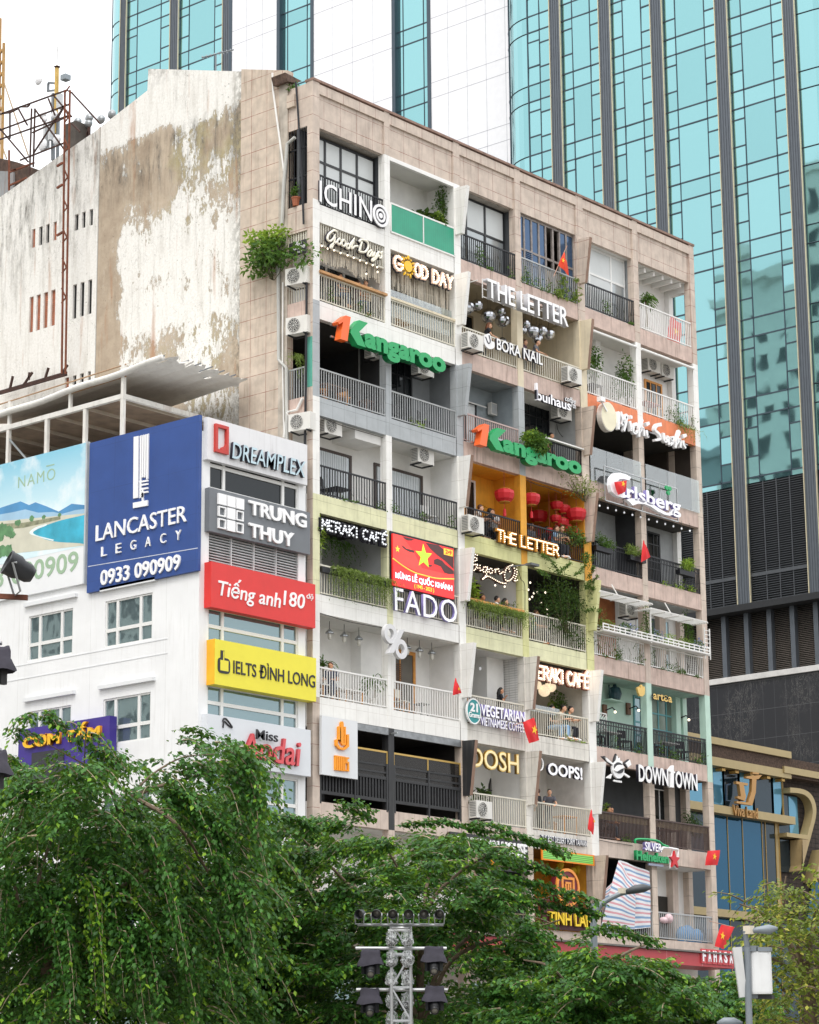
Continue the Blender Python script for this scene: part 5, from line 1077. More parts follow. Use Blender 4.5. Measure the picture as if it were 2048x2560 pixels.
cu, cv = p.uv(*nat(C5, 760, 1070)); MB().poly(p, circle(cu, cv, .64, .64, 36), -.25, .02).build('medallion', mar, s); m = MB(); ring(m, p, cu, cv, .66, .56, -.02, .05); m.build('medallion_rim', ogl, s)
m = MB(); h = .36
for a, b, c_, d in ((-h, h, h-.09, h), (-h, h, -h, -h+.09), (-h, -h+.09, -h, h), (h-.09, h, -h, h), (-.17, .17, .12, .19), (-.17, -.1, -.2, .19), (-.03, .05, -.22, .19), (.1, .17, -.12, .19), (-.17, .0, -.24, -.17)): m.rect(p, cu+a, cu+b, cv+c_, cv+d, .02, .045+random.random()*.004)
m.build('key_pattern', ogl, s); yl = M('yellow_sign_letter', 'f0cb22', .4, var=.04)
(u0, v0), (u1, _) = uvs(p, C5, [(375, 1770), (1220, 1830)]); lettering('letters', 'TÍNH LÂM', p, u0, v0, u1, v0+.54, .08, yl, s, bold=.02, side=M('yellow_side', 'a88f20', .5)); MB().rect(p, u0-.2, u1+.1, v0-.15, v0+.62, -.12, -.03).build('backing', M('dark_maroon', '45191f', .6), s)
s = sign('black board with white shop lettering partly behind the leaves', 9.4, -.1, 6.0, 'signboard', 'signboard'); p = front(-.1)
(u0, v0), (u1, v1) = uvs(p, B4, [(820, 365), (1112, 290)]); MB().rect(p, u0-1.2, u1, v0, v0+1.1, 0, .08).build('board', lblack, s); lettering('letters', 'THE INDIAN HOUSE', p, u0-1.1, v0+.52, u1-.1, v0+.98, .06, lw, s, bold=.025, w=.08); lettering('second_line', 'K', p, u0+.9, v0+.12, u0+1.1, v0+.42, .05, M('orange_small', 'f09a20', .5), s, bold=.03, w=.08)
# --- red canopy
cn = thing('shop_canopy', 'long red shop canopy with white capital letters above the pavement', 'canopy', (12, -1.5, 7.4)); p = front(-1.5)
(u1, zt) = p.uv(*nat(A4, 1245, 1100)); redp = M('red_panel', 'b94046', .45, var=.06, joint=(0, 2.2, .03, 0), jcol='dba6a6'); MB().rect(p, 3, u1, 7.4, 7.86, -1.4, 0).build('fascia', redp, cn); MB().box(3, u1+.1, -1.62, .0, 7.87, 7.93).build('corrugated_top', M('old_corrugated', '6d6a66', .7, stain=.5), cn)
(u0, v0), (u2, _) = uvs(p, A4, [(1060, 1138), (1240, 1145)]); n = 6
for i, ch in enumerate('FAHASA'):
    a = u0+(u2-u0)*i/n; MB().rect(p, a, a+(u2-u0)/n-.05, v0-.02, v0+.5, .0, .05).build('letter_tile', M('letter_tile', 'c94a50', .4), cn); lettering('letter', ch, p, a+.05, v0+.05, a+(u2-u0)/n-.1, v0+.44, .03, lwl, cn, bold=.03, w=.05)

# ================================================================== boards on the corner building
p = plW
s = sign('royal blue board with white column emblem and a phone number', XW, 2.4, 18.3, 'billboard', 'billboard'); blue = M('royal_blue', '2a4a8c', .45, var=.1, sc=1.2, joint=(1.45, 1.22, .012, .2), jcol='223c74', bump=.05)
q = board('panel', p, B1, (495, 440), (1090, 312), (1082, 1143), (488, 1253), blue, 0, .12, s)
m = MB()
for a, b, c_, d in ((742, 768, (420, 752), 0), (776, 784, (415, 750), 0), (788, 796, (413, 640), 0), (800, 808, (410, 640), 0), (812, 821, (407, 650), 0)): m.poly(p, uvs(p, B1, [(a, c_[0]), (b, c_[0]-5), (b-3, c_[1]-5), (a-3, c_[1])]), .12, .17)
for y in (650, 668, 690, 710): m.poly(p, uvs(p, B1, [(772, y+8), (818, y), (818, y+9), (772, y+17)]), .12, .165)
for y in (690, 715): m.poly(p, uvs(p, B1, [(785, y+5), (793, y+4), (793, y+55), (785, y+57)]), .12, .168)
m.poly(p, uvs(p, B1, [(738, 775), (816, 760), (816, 790), (738, 804)]), .12, .17); m.build('column_emblem', lw, s)
def tpx(nm, body, ll, ur, mat, root, pl=plW, c=B1, d=.05, w=.12, **k):
    (u0, v0), (u1, v1) = uvs(pl, c, [ll, ur]); return lettering(nm, body, pl, u0, min(v0, v1), u1, max(v0, v1), d, mat, root, w=w, **k)
def tband(nm, body, x0, x1, ytop, ybot, mat, root, pl=plW, c=B1, d=.05, w=.12, **k):
    """ytop / ybot: (left, right) edges of the line of writing"""
    u0, u1, v0, v1 = rect_uv(pl, c, x0, x1, (ytop[0], ytop[1]), (ybot[0], ybot[1])); return lettering(nm, body, pl, u0, v0, u1, v1, d, mat, root, w=w, **k)
tband('name_letters', 'LANCASTER', 537, 1025, (885, 797), (978, 880), lw, s, bold=.004); u0, u1, v0, v1 = rect_uv(plW, B1, 566, 992, (1005, 928), (1058, 978))
for i, chx in enumerate('LEGACY'): a = u0+(u1-u0)*i/5.32; lettering('small_letter', chx, plW, a, v0, a+(u1-u0)*.068, v1, .05, lw, s, bold=.0, w=.12)
tband('phone_number', '0933 090909', 562, 992, (1130, 1058), (1215, 1140), lw, s, bold=.02)
m = MB().poly(p, uvs(p, B1, [(490, 1115), (1082, 1015), (1082, 1019), (490, 1119)]), .12, .125); m.build('dividing_line', M('pale_line', 'c5cad6', .5), s)
s = sign('beach scene board with blue mountains, sand and green phone number', XW, 7.5, 18.3, 'billboard', 'billboard')
(u1, vt) = p.uv(*nat(B1, 488, 445)); (_, vb_) = p.uv(*nat(B1, 472, 1205)); ub = u1-6.4
MB().rect(p, ub, u1-.05, vb_, vt, 0, .1).build('panel', M('board_white', 'e6e8ea', .45, var=.02), s)
vh = p.uv(*nat(B1, 470, 1005))[1]
def tropic():
    m, b, pp = newmat('printed_sky'); x, y, z = b.xyz(b.pos()); P = b.pos(); t = b.rng(z, vh+1.2, vt)
    c = b.mix(t, hx('d6edf3'), hx('86c5dc')); cl_ = b.rng(b.noise(P, .7, 6), .52, .68); c = b.mix(b.math('MULTIPLY', cl_, .8), c, hx('f3f6f7')); b.l.new(c, pp.inputs['Base Color']); pp.inputs['Roughness'].default_value = .4; return m
us, vs_ = u1-.07, .1
MB().rect(p, ub, us, vh, vt, .1, .104).build('picture_sky', tropic(), s)
def bp(pts, mat, nm, w): MB().poly(p, uvs(p, B1, pts), .104, .104+w).build(nm, mat, s)
bp([(-290, 850), (0, 805), (60, 785), (125, 765), (170, 785), (205, 770), (260, 790), (330, 820), (380, 790), (400, 778), (470, 785), (470, 850), (-290, 900)], M('print_mountain', '4f8fc0', .45, var=.12, sc=1.5), 'picture_mountains', .002)
bp([(-290, 858), (0, 838), (90, 822), (150, 808), (220, 826), (300, 822), (350, 832), (420, 812), (470, 806), (470, 850), (-290, 905)], M('print_haze', '9fc3dc', .45, var=.08, sc=1.5), 'picture_mist', .0025)
bp([(-290, 900), (470, 830), (468, 1003), (-290, 1088)], M('print_sand', 'cfcdbb', .45, var=.08, sc=2), 'picture_beach', .003)
bp([(470, 838), (468, 995)]+[tuple(q) for q in smooth_line([(440, 990), (330, 984), (260, 970), (215, 950), (190, 935), (215, 915), (260, 895), (340, 868), (440, 845)], 4)], M('print_sea', '3aa9c4', .45, var=.25, sc=1.6), 'picture_sea', .004)
bp([tuple(q) for q in smooth_line([(300, 978), (215, 955), (172, 936), (200, 908), (260, 888), (262, 896), (215, 915), (192, 935), (225, 952), (305, 972)], 3)], M('print_foam', 'e6efee', .45), 'picture_surf', .0045)
hb = M('print_villas', '8d8f74', .5, var=.45, sc=5); bp([(-290, 905), (140, 880), (340, 845), (340, 862), (140, 908), (-290, 940)], hb, 'picture_villas', .005)
pg = M('print_green', '5c8a5e', .5, var=.3, sc=4); m = MB()
for x, y, r in ((30, 920, 28), (60, 925, 22), (15, 955, 20), (80, 945, 15), (110, 880, 14), (185, 857, 11), (250, 850, 9), (335, 838, 8), (20, 1035, 30), (60, 1030, 22)):
    cu, cv = p.uv(*nat(B1, x, y)); m.poly(p, [(cu+math.cos(t)*r*.0105*(.75+.45*random.random()), cv+math.sin(t)*r*.0085*(.7+.5*random.random())) for t in [k*.35 for k in range(18)]], .109, .111+random.random()*.002)
m.build('picture_foliage', pg, s)
gl_ = M('sage_letter', '9cb89a', .45, var=.03); tband('name_letters', 'NAMO', 112, 312, (632, 585), (685, 655), gl_, s, w=.104, d=.006, bold=-.005, space=1.2); bp([(263, 573), (307, 563), (307, 569), (263, 579)], gl_, 'macron', .006); tband('phone_number', '0933 090909', -190, 436, (1140, 1055), (1260, 1150), gl_, s, w=.104, d=.006, bold=.015)
MB().rect(p, u1-.06, u1+.0, vb_-.03, vt+.02, -.0, .14).build('board_edge', M('grey_edge', 'b9bec2', .5), s)
p = plV
s = sign('white fascia with red frame emblem and pale blue cut letters at the top corner', -2.6, 0, 21.8, 'signboard', 'signboard')
q = board('panel', p, B1, (1095, 312), (1635, 462), (1635, 680), (1098, 540), M('fascia_white', 'dedee0', .45, stain=.35, stcol='8a8580', var=.03), 0, .18, s)
m = MB(); u0, u1, v0, v1 = rect_uv(p, B1, 1130, 1200, (350, 368), (500, 520)); 
for a, b, c_, d in ((u0, u0+.1, v0, v1), (u1-.1, u1, v0, v1), (u0+.1, u1-.1, v1-.1, v1), (u0+.1, u1-.1, v0, v0+.1)): m.rect(p, a, b, c_, d, .18, .28)
m.poly(p, [(u1-.1, v0+.1), (u1-.32, v0+.1), (u1-.26, v0+.2), (u1-.16, v0+.22), (u1-.1, v0+.32)], .18, .275); m.build('frame_emblem', M('red_frame', 'c0392f', .45), s)
tband('letters', 'DREAMPLEX', 1216, 1612, (455, 550), (545, 635), M('pale_blue_letter', 'bcd3dd', .4), s, pl=p, c=B1, w=.18, d=.12, bold=.005, side=ldark, shear=.12)
s = sign('grey board with nine white squares and two lines of white letters', -2.6, 0, 19.9, 'signboard', 'signboard')
q = board('panel', p, B1, (1103, 695), (1650, 825), (1645, 1055), (1105, 925), M('slate_board', '6d7176', .45, var=.04), 0, .2, s); m = MB(); mo = MB()
sq = rect_uv(p, B1, 1143, 1286, (717, 758), (918, 950)); du, dv = (sq[1]-sq[0])/3, (sq[3]-sq[2])/3
for i in range(3):
    for j in range(3):
        a, c_ = sq[0]+i*du, sq[2]+(2-j)*dv; g = .035
        if (i, j) in ((0, 1), (2, 1), (0, 2), (2, 2)):
            for A, B, C, D in ((a+g, a+du-g, c_+g, c_+g+.04), (a+g, a+du-g, c_+dv-g-.04, c_+dv-g), (a+g, a+g+.04, c_+g+.04, c_+dv-g-.04), (a+du-g-.04, a+du-g, c_+g+.04, c_+dv-g-.04)): m.rect(p, A, B, C, D, .2, .27)
        else: m.rect(p, a+g*.6, a+du-g*.6, c_+g*.6, c_+dv-g*.6, .2, .27)
m.build('squares_emblem', lw, s); tband('first_line', 'TRUNG', 1312, 1622, (765, 835), (845, 908), lw, s, pl=p, w=.2, d=.07, bold=.03); tband('second_line', 'THUY', 1312, 1555, (885, 940), (965, 1012), lw, s, pl=p, w=.2, d=.07, bold=.03)
s = sign('red board with white script lettering and a numeral', -2.6, 0, 17.0, 'signboard', 'signboard')
q = board('panel', p, B1, (1101, 1095), (1663, 1215), (1663, 1455), (1101, 1335), M('signal_red', 'd8322e', .45, var=.04), 0, .3, s); tband('letters', 'Tiếng anh', 1138, 1475, (1175, 1235), (1300, 1370), lw, s, pl=p, w=.3, d=.02, bold=.01, shear=.18); tband('number', '180', 1488, 1605, (1245, 1275), (1330, 1350), lw, s, pl=p, w=.3, d=.02, bold=.01, shear=.12); tband('small_word', 'độ', 1615, 1650, (1262, 1272), (1300, 1308), lw, s, pl=p, w=.3, d=.02, bold=.0, shear=.15)
s = sign('yellow board with black lettering and a padlock shaped emblem', -2.6, 0, 14.6, 'signboard', 'signboard')
q = board('panel', p, B2, (1117, 305), (1662, 405), (1662, 637), (1113, 550), M('sign_yellow', 'e8dc3e', .45, var=.03), 0, .34, s); u0, u1, v0, v1 = q; MB().box(u0-.012, u0-.002, p.c-.33, p.c, v0, v1).build('side_panel', M('side_amber', 'f0b020', .45), s)
tband('letters', 'IELTS ĐÌNH LONG', 1214, 1655, (405, 478), (495, 562), lblack, s, pl=p, c=B2, w=.34, d=.02, bold=.008)
u0, u1, v0, v1 = rect_uv(p, B2, 1130, 1196, (402, 410), (485, 495)); MB().poly(p, [((u0+u1)/2+(u1-u0)/2*abs(math.cos(q))**.5*math.copysign(1, math.cos(q)), (v0+v1)/2+(v1-v0)/2*abs(math.sin(q))**.5*math.copysign(1, math.sin(q))) for q in [k*math.pi/16+.01 for k in range(32)]], .34, .36).build('emblem', lblack, s); MB().rect(p, u0+.1, u1-.08, v0+.08, v0+.4, .36, .365).rect(p, u0+.22, u0+.26, v0+.3, v1+.2, .36, .366).build('emblem_cut', M('sign_yellow', ''), s); MB().rect(p, u0+.12, u1-.25, v1, v1+.22, .34, .36).build('emblem_top', lblack, s)
s = sign('pale board with tall red lettering and a conical hat emblem', -2.6, 0, 11.9, 'signboard', 'signboard')
q = board('panel', p, B2, (1088, 700), (1645, 795), (1645, 1045), (1085, 960), M('pale_board', 'd5d9de', .45, var=.02), 0, .24, s); coral = M('coral_letter', 'd9565c', .45, var=.04)
tband('big_letters', 'Aodai', 1262, 1582, (775, 880), (935, 1000), coral, s, pl=p, c=B2, w=.24, d=.1, bold=.01, shear=.15, side=M('coral_side', 'a03038', .5)); tband('small_letters', 'Miss', 1333, 1450, (775, 822), (835, 868), lblack, s, pl=p, c=B2, w=.36, d=.04, bold=.005)
L = uvs(p, B2, [(1168, 745), (1175, 730), (1192, 738), (1220, 778), (1200, 768), (1175, 745), (1170, 780)]); MB().tube([p.xyz(u, v, .26) for u, v in smooth_line(L, 4)], .025).build('hat_emblem', lblack, s)
p = Plane('S', XW-.35)
s = sign('purple board with puffy yellow letters behind the big tree', XW, 5, 12.5, 'signboard', 'signboard'); u0, u1, v0, v1 = rect_uv(p, B2, 98, 470, (805, 745), (1045, 985)); u1 += 1.0
MB().rect(p, u0, u1, v0, v1+.1, -.3, 0).build('panel', M('deep_purple', '40308a', .45, var=.04), s); (a, b_), (c_, d_) = uvs(p, B2, [(133, 885), (372, 890)]); lettering('letters', 'CƠM TẤM', p, a, b_-.04, a+(c_-a)*1.72, b_+.52, .1, M('puffy_yellow', 'f2bd2c', .4), s, bold=.045, side=M('puffy_side', 'c07a20', .5))
(a, b_), (c_, d_) = uvs(p, B2, [(173, 985), (225, 905)]); MB().rect(p, a, a+1.5, b_-.6, d_, .0, .03).build('menu_panel', M('menu_black', '34343c', .5), s)
p = Plane('S', -.14); s = sign('small black board with white letters on the building corner', 0, .6, 29.7, 'signboard', 'signboard')
(a, b_), (c_, d_) = uvs(p, Z2, [(195, 1500), (318, 1350)]); MB().rect(p, a, c_, b_, d_-.06, 0, .06).build('panel', lblack, s)
for t, y0, y1, x0, x1 in (('tea', .66, .9, .32, .78), ('coffee', .34, .64, .12, .98), ('Lầu 8', .1, .26, .42, .8)): lettering('letters', t, p, a+(c_-a)*x0, b_+(d_-b_)*y0, a+(c_-a)*x1, b_+(d_-b_)*y1, .01, lw, s, bold=.004, w=.06)
# emblem and name on the gilt building
p = PV; s = sign('bronze monogram emblem and small bronze name on the gilt frames', 28, 2.5, 14, 'sign', 'emblem_sign'); bz = M('bronze', 'b58a52', .45, .4, var=.06)
for pts in ([(237, 440), (320, 455), (318, 470), (290, 468), (305, 545), (298, 580), (245, 560), (245, 545), (270, 548), (258, 462), (237, 458)], [(308, 405), (420, 395), (395, 425), (380, 425), (375, 520), (350, 612), (240, 595), (240, 580), (320, 590), (345, 510), (350, 425), (308, 418)], [(355, 375), (402, 380), (395, 392), (355, 388)]): MB().poly(p, [vpx(*q) for q in pts], .2, .34).build('monogram', bz, s)
MB().poly(p, [vpx(*q) for q in ((192, 458), (225, 452), (225, 462), (200, 468), (200, 570), (228, 572), (228, 580), (192, 576))], .1, .16).build('dark_bracket', M('navy_metal', '16324a', .5), s)  # flat navy bracket shape left of the monogram
(u0, v0), (u1, v1) = vpx(238, 672), vpx(412, 690); lettering('letters', 'Viva Land', p, u0, v0-.05, u1, v0+.4, .08, bz, s, bold=.012, w=.13)
# ================================================================== things on the balconies
# ---- air conditioner units
acm = M('ac_casing', 'd8d6d0', .45, var=.06, stain=.15); acg = M('ac_grille', '6f7273', .5, var=.1); acd = M('ac_dark', '2b2d2f', .6)
def make_ac(label, loc):
    t = thing('air_conditioner', label, 'air conditioner', loc, 'air conditioner units on the balconies'); x, y, z = loc
    MB().box(x-.42, x+.42, y-.16, y+.16, z, z+.58).build('casing', acm, t)
    pl = Plane('F', y-.16); cu, cv = x-.1, z+.29
    MB().poly(pl, circle(cu, cv, .235), .001, .012).build('fan_opening', acd, t)
    m = MB()
    for r in (.08, .14, .2, .24): m.tube([pl.xyz(u, v, .022) for u, v in circle(cu, cv, r, n=17)]+[pl.xyz(cu+r, cv, .022)], .008, 4)
    for k in range(6): a = math.pi*k/6; m.bar(pl.xyz(cu-.24*math.cos(a), cv-.24*math.sin(a), .018), pl.xyz(cu+.24*math.cos(a), cv+.24*math.sin(a), .018), .01)
    m.build('fan_grille', acm, t); MB().lathe((cu, y-.185, cv), [(0, -.01), (.06, 0), (.06, .02)], 10, 'y').build('hub', acg, t)
    m = MB()
    for i in range(9): m.box(x-.432, x-.421, y-.13, y+.13, z+.06+i*.055, z+.08+i*.055)
    m.build('side_grille', acg, t)
    m = MB()
    for s in (-.3, .3): m.box(x+s-.02, x+s+.02, y-.2, y+.3, z-.05, z-.001)
    m.box(x-.3, x+.3, y+.26, y+.3, z-.049, z-.01); m.build('bracket', acd, t); return t
def F_(c, x, y, Y): u, v = Plane('F', Y).uv(*nat(c, x, y)); return (u, Y, v)
acs = [(F_(Z3, 155, 1258, -.25), 'air conditioner at the left end of the cream rail beside the petal emblem'), (F_(Z3, 785, 1470, -.25), 'air conditioner at the right end of the cream rail'),
       (F_(Z3, 1290, 1400, 1.0), 'left of the two air conditioners on the white wall above the yellow window'), (F_(Z3, 1375, 1435, 1.0), 'right of the two air conditioners on the white wall above the yellow window'),
       (F_(Z4, 500, 1340, .32), 'air conditioner under the grey slab in the upper left corner of the white balcony'), (F_(Z4, 1300, 1590, .4), 'air conditioner under the grey slab on the right of the white balcony'),
       (F_(Z5, 158, 1150, -.25), 'air conditioner on the black rail in front of three seated boys'), (F_(Z5, 720, 430, .5), 'air conditioner behind the white lower case letters'),
       (F_(A2, 1150, 465, .6), 'air conditioner on the white wall under the white pergola slats'), (F_(A3, 1425, 945, -.2), 'air conditioner with a large pale fan on the cream rail under gold letters'),
       (F_(Z4, 900, 690, .45), 'air conditioner hidden behind the middle of the green lettering'), (F_(Z4, 1300, 830, .45), 'air conditioner below the end of the green lettering')]
ac0 = make_ac(acs[0][1], acs[0][0])
for loc, lb in acs[1:]: copy_tree(ac0, loc, lb)
for (c, x, y), lb in (((Z2, 245, 1700), 'air conditioner in the end slot below the small black board'), ((Z4, 220, 465), 'air conditioner in the end slot beside the teal paint patch'), ((Z4, 245, 1300), 'air conditioner in the end slot just above the white fascia')):
    u, v = Plane('S', -.2).uv(*nat(c, x, y)); o = copy_tree(ac0, (-.12, -u, v), lb); o.rotation_euler = (0, 0, math.radians(-80))

# ---- leaf foliage
def leafmat(name, a, b, tr=.35):
    m, n, p = newmat(name); p.inputs['Specular IOR Level'].default_value = .3; g = n.n.new('ShaderNodeNewGeometry'); c = n.mix(g.outputs['Random Per Island'], hx(a), hx(b)); n.l.new(c, p.inputs['Base Color']); p.inputs['Roughness'].default_value = .5
    t = n.n.new('ShaderNodeBsdfTranslucent'); n.l.new(n.mix(.35, c, hx('9ab23c')), t.inputs[0]); x = n.n.new('ShaderNodeMixShader'); x.inputs[0].default_value = tr
    n.l.new(p.outputs[0], x.inputs[1]); n.l.new(t.outputs[0], x.inputs[2]); n.l.new(x.outputs[0], n.n['Material Output'].inputs[0]); return m
lf_mid = leafmat('leaf_mid', '3c5e2c', '5c8238'); lf_dark = leafmat('leaf_dark', '26401f', '41602c'); lf_light = leafmat('leaf_light', '7d9f38', 'a3bc4c'); lf_fern = leafmat('leaf_fern', '66803a', '8a9c50')
def leaf_mesh(name, P, D, L, Wd, mat, parent=None, fold=.25, nrm=None, smooth=False):
    """many folded leaves: base points P, directions D, lengths L, widths Wd"""
    P = np.asarray(P, float); D = np.asarray(D, float); n = len(P); D = D/(np.linalg.norm(D, axis=1, keepdims=True)+1e-9); L = np.broadcast_to(L, n)[:, None]; Wd = np.broadcast_to(Wd, n)[:, None]
    N = rng.normal(size=(n, 3))*(.55 if nrm is None else nrm)+np.array([0, 0, 1.]); Sd = np.cross(D, N); Sd /= (np.linalg.norm(Sd, axis=1, keepdims=True)+1e-9); U = np.cross(Sd, D)
    m = P+D*L*.45; V = np.stack([P, m+Sd*Wd*.5+U*Wd*fold, P+D*L, m-Sd*Wd*.5+U*Wd*fold], 1).reshape(-1, 3)
    o = np.array(wloc(parent)) if parent is not None else np.zeros(3); V = V-o; k = np.arange(n)*4
    Fc = np.stack([k, k+1, k+2, k, k+2, k+3], 1).reshape(-1, 3); me = bpy.data.meshes.new(name); me.vertices.add(len(V)); me.vertices.foreach_set('co', V.ravel())
    me.loops.add(Fc.size); me.loops.foreach_set('vertex_index', Fc.ravel()); me.polygons.add(len(Fc)); me.polygons.foreach_set('loop_start', np.arange(0, Fc.size, 3)); me.update(calc_edges=True); me.validate()
    return link(name, me, mat, parent)
def ellipsoid_leaves(c, r, n, L=.09, asp=.5, shell=.55):
    d = rng.normal(size=(n, 3)); d /= np.linalg.norm(d, axis=1, keepdims=True); q = d*(shell+(1-shell)*rng.random((n, 1)))*np.array(r)*(.72+.5*rng.random((n, 1)))
    D = d*.7+rng.normal(size=(n, 3))*.6+np.array([0, 0, -.25]); return np.array(c)+q, D, L*(.6+.8*rng.random(n)), L*asp*(.7+.6*rng.random(n))
terracotta = M('terracotta', 'a35e40', .7, var=.15); wpot = M('white_pot', 'd9d8d4', .5); stemm = M('green_stem', '4c4a2c', .7)
def plant(label, loc, r, n, mat=None, L=.09, pot=None, asp=.5, name='potted_plant', cat='plant', clumps=4, group=None, stem=True):
    """foliage of several uneven clumps, stems and (if shown) a pot; loc is the base"""
    t = thing(name, label, cat, loc, group); x, y, z = loc; rx, ry, rz = r; h0 = .28 if pot else .05
    if pot: MB().lathe((x, y, z), [(0, 0), (.11, 0), (.15, .26), (.165, .26), (.165, .3), (.13, .3), (.0, .27)], 12).build('pot', pot, t)
    Ps, Ds, Ls, Ws = [], [], [], []; st = MB(); c0 = (x, y, z+h0+rz)
    for k in range(clumps):
        a = rng.normal(size=3)*.42; c = (x+rx*a[0], y+ry*a[1], z+h0+rz*(1+.75*a[2])); q = ellipsoid_leaves(c, (rx*.62, ry*.62, rz*.55), n//clumps, L, asp); Ps.append(q[0]); Ds.append(q[1]); Ls.append(q[2]); Ws.append(q[3])
        if stem: st.tube([(x+.02*k, y, z+h0*.8), ((x+c[0])/2+.03, (y+c[1])/2, z+h0+rz*.5), c], .012, 5)
    leaf_mesh('foliage', np.concatenate(Ps), np.concatenate(Ds), np.concatenate(Ls), np.concatenate(Ws), mat or lf_mid, t)
    if stem: st.build('stems', stemm, t)
    return t
def hanging(label, pts, n, drop, mat, L=.09, asp=.35, name='trailing_plant', box=None, boxmat=None, spread=.12, group=None):
    """trailing plant along a rail: strands falling from the line pts"""
    p0 = pts[len(pts)//2]; t = thing(name, label, 'plant', p0, group); Ps, Ds, Ls = [], [], []
    P = [np.array(p) for p in pts]
    for i in range(n):
        s = rng.random()*(len(P)-1); k = int(s); b = P[k]+(P[min(k+1, len(P)-1)]-P[k])*(s-k)+rng.normal(size=3)*[.05, spread*.5, .04]; h = drop*(.25+.9*rng.random()); out = np.array([rng.normal()*.25, -spread*(.6+rng.random()), .12*rng.random()]); m = max(4, int(h/.035))
        for j in range(m):
            q = j/m; Ps.append(b+out*math.sin(min(q*2, 1.57))-np.array([0, 0, h*q**1.6])); Ds.append([rng.normal()*.7, rng.normal()*.5-.2, -.7+.4*rng.normal()]); Ls.append(L*(.6+.7*rng.random()))
    Ls = np.array(Ls); leaf_mesh('foliage', Ps, Ds, Ls, Ls*asp, mat, t)
    if box: MB().box(*box).build('planter', boxmat or blackm, t)
    return t
def fp(c, x, y, Y=.05): return F_(c, x, y, Y)
# row 0
plant('climbing leafy plant up the right side of the green panelled balcony', fp(Z2, 1330, 1200, .5), (.35, .25, .85), 520, lf_mid, .1, name='climbing_plant', clumps=7)
plant('dark broad leaved plant behind the green balustrade panel', fp(Z2, 1215, 1290, .5), (.55, .3, .42), 200, lf_dark, .26, asp=.7, clumps=4)
plant('yellowish bushy plant at the right end of the green balustrade', fp(Z2, 1265, 1300, .35), (.3, .2, .3), 240, lf_light, .12)
def scatter_rail(label, r, c, mat, n, Y=.05, lo=.0, hi=.9, L=.08, name='balcony_vine', f0=0., f1=1.):
    a, b, z, _ = cell(r, c); t = thing(name, label, 'plant', ((a+b)/2, Y, z)); P = []; 
    for k in range(max(3, n//40)):
        x = a+(b-a)*(f0+(f1-f0)*rng.random()); h = lo+(hi-lo)*rng.random(); m = n//max(3, n//40)
        for j in range(m): P.append([x+rng.normal()*.1, Y+rng.normal()*.06-.03, z+max(.02, h*rng.random()+rng.normal()*.04)])
    n = len(P); D = rng.normal(size=(n, 3))+[0, -.3, .2]; l = L*(.6+.8*rng.random(n)); leaf_mesh('foliage', P, D, l, l*.5, mat, t); st = MB()
    for k in range(5): x = a+(b-a)*(f0+(f1-f0)*(k+.5)/5); st.tube([(x, Y, z+.01), (x+.05, Y-.03, z+hi*.4), (x-.04, Y, z+hi*.7)], .008, 4)
    st.build('stems', stemm, t); return t
scatter_rail('thin vine on the black rail below blinds with black frames', 0, 2, lf_mid, 200, hi=.95); scatter_rail('wild weeds and vines on the grey rail behind the upper flag', 0, 3, lf_mid, 420, hi=.9); scatter_rail('grassy weeds at the right end of the upper grey rail', 0, 3, lf_fern, 260, hi=1.0, f0=.6, L=.16)
scatter_rail('small vine on the black rail under white framed blinds', 0, 4, lf_mid, 150, hi=.8, f0=.3); scatter_rail('leafy creeper along the white rail on the orange slab', 1, 5, lf_mid, 380, hi=.8, f0=.45)
scatter_rail('sparse vine on the white rail under the pale wood bar top', 1, 0, lf_mid, 120, hi=.8); scatter_rail('little plant on the grey rail of the dark balcony', 2, 1, lf_light, 60, hi=.4, f0=.25, f1=.5)
scatter_rail('small weeds at the foot of the black rail, left white balcony', 3, 0, lf_mid, 110, hi=.45); scatter_rail('small weeds at the foot of the black rail, right white balcony', 3, 1, lf_mid, 150, hi=.5)
scatter_rail('leafy plants along the foot of the right hand black mint balcony rail', 5, 5, lf_mid, 220, hi=.6); scatter_rail('few leaves at the foot of the left hand black mint balcony rail', 5, 4, lf_mid, 120, hi=.5)
scatter_rail('flowering vine winding through the lower white rail, left of the pergola balcony', 4, 4, lf_mid, 380, hi=.9); scatter_rail('flowering vine winding through the lower white rail, right of the pergola balcony', 4, 5, lf_mid, 330, hi=.9)
hanging('creeper hanging over the orange slab edge under the white rail', [fp(Z5, 1440, 440, -.02), fp(Z5, 1560, 490, -.02)], 40, .75, lf_fern, .07)
# palms
def palm(label, loc, h, n, R_, mat=lf_mid, pot=wpot, tilt=.55, name='potted_palm'):
    t = thing(name, label, 'plant', loc); x, y, z = loc; top = np.array([x, y, z+h]); Ps, Ds, Ls = [], [], []
    if pot: MB().lathe((x, y, z), [(0, 0), (.13, 0), (.18, .3), (.2, .3), (.2, .34), (.0, .3)], 12).build('pot', pot, t)
    MB().tube([(x, y, z+.2), (x+.03, y, z+h*.6), tuple(top)], [.05, .04, .035], 6).build('stem', M('palm_stem', '7a6a50', .8), t)
    for k in range(n):
        a = rng.random()*6.283; el = tilt+rng.normal()*.45; d = np.array([math.cos(a)*math.cos(el), math.sin(a)*math.cos(el), math.sin(el)]); m = 6
        p = top.copy()
        for j in range(m): Ps.append(p.copy()); d2 = d+np.array([0, 0, -.28*j]); d2 /= np.linalg.norm(d2); Ds.append(d2); Ls.append(R_/m*1.7); p = p+d2*R_/m
    leaf_mesh('fronds', Ps, Ds, np.array(Ls), .05, mat, t); return t
palm('spiky potted palm in the white corner balcony at the top right', (wx(Z3, 1255, 980, .5), .5, Z[0]+.02), 1.45, 70, .55)
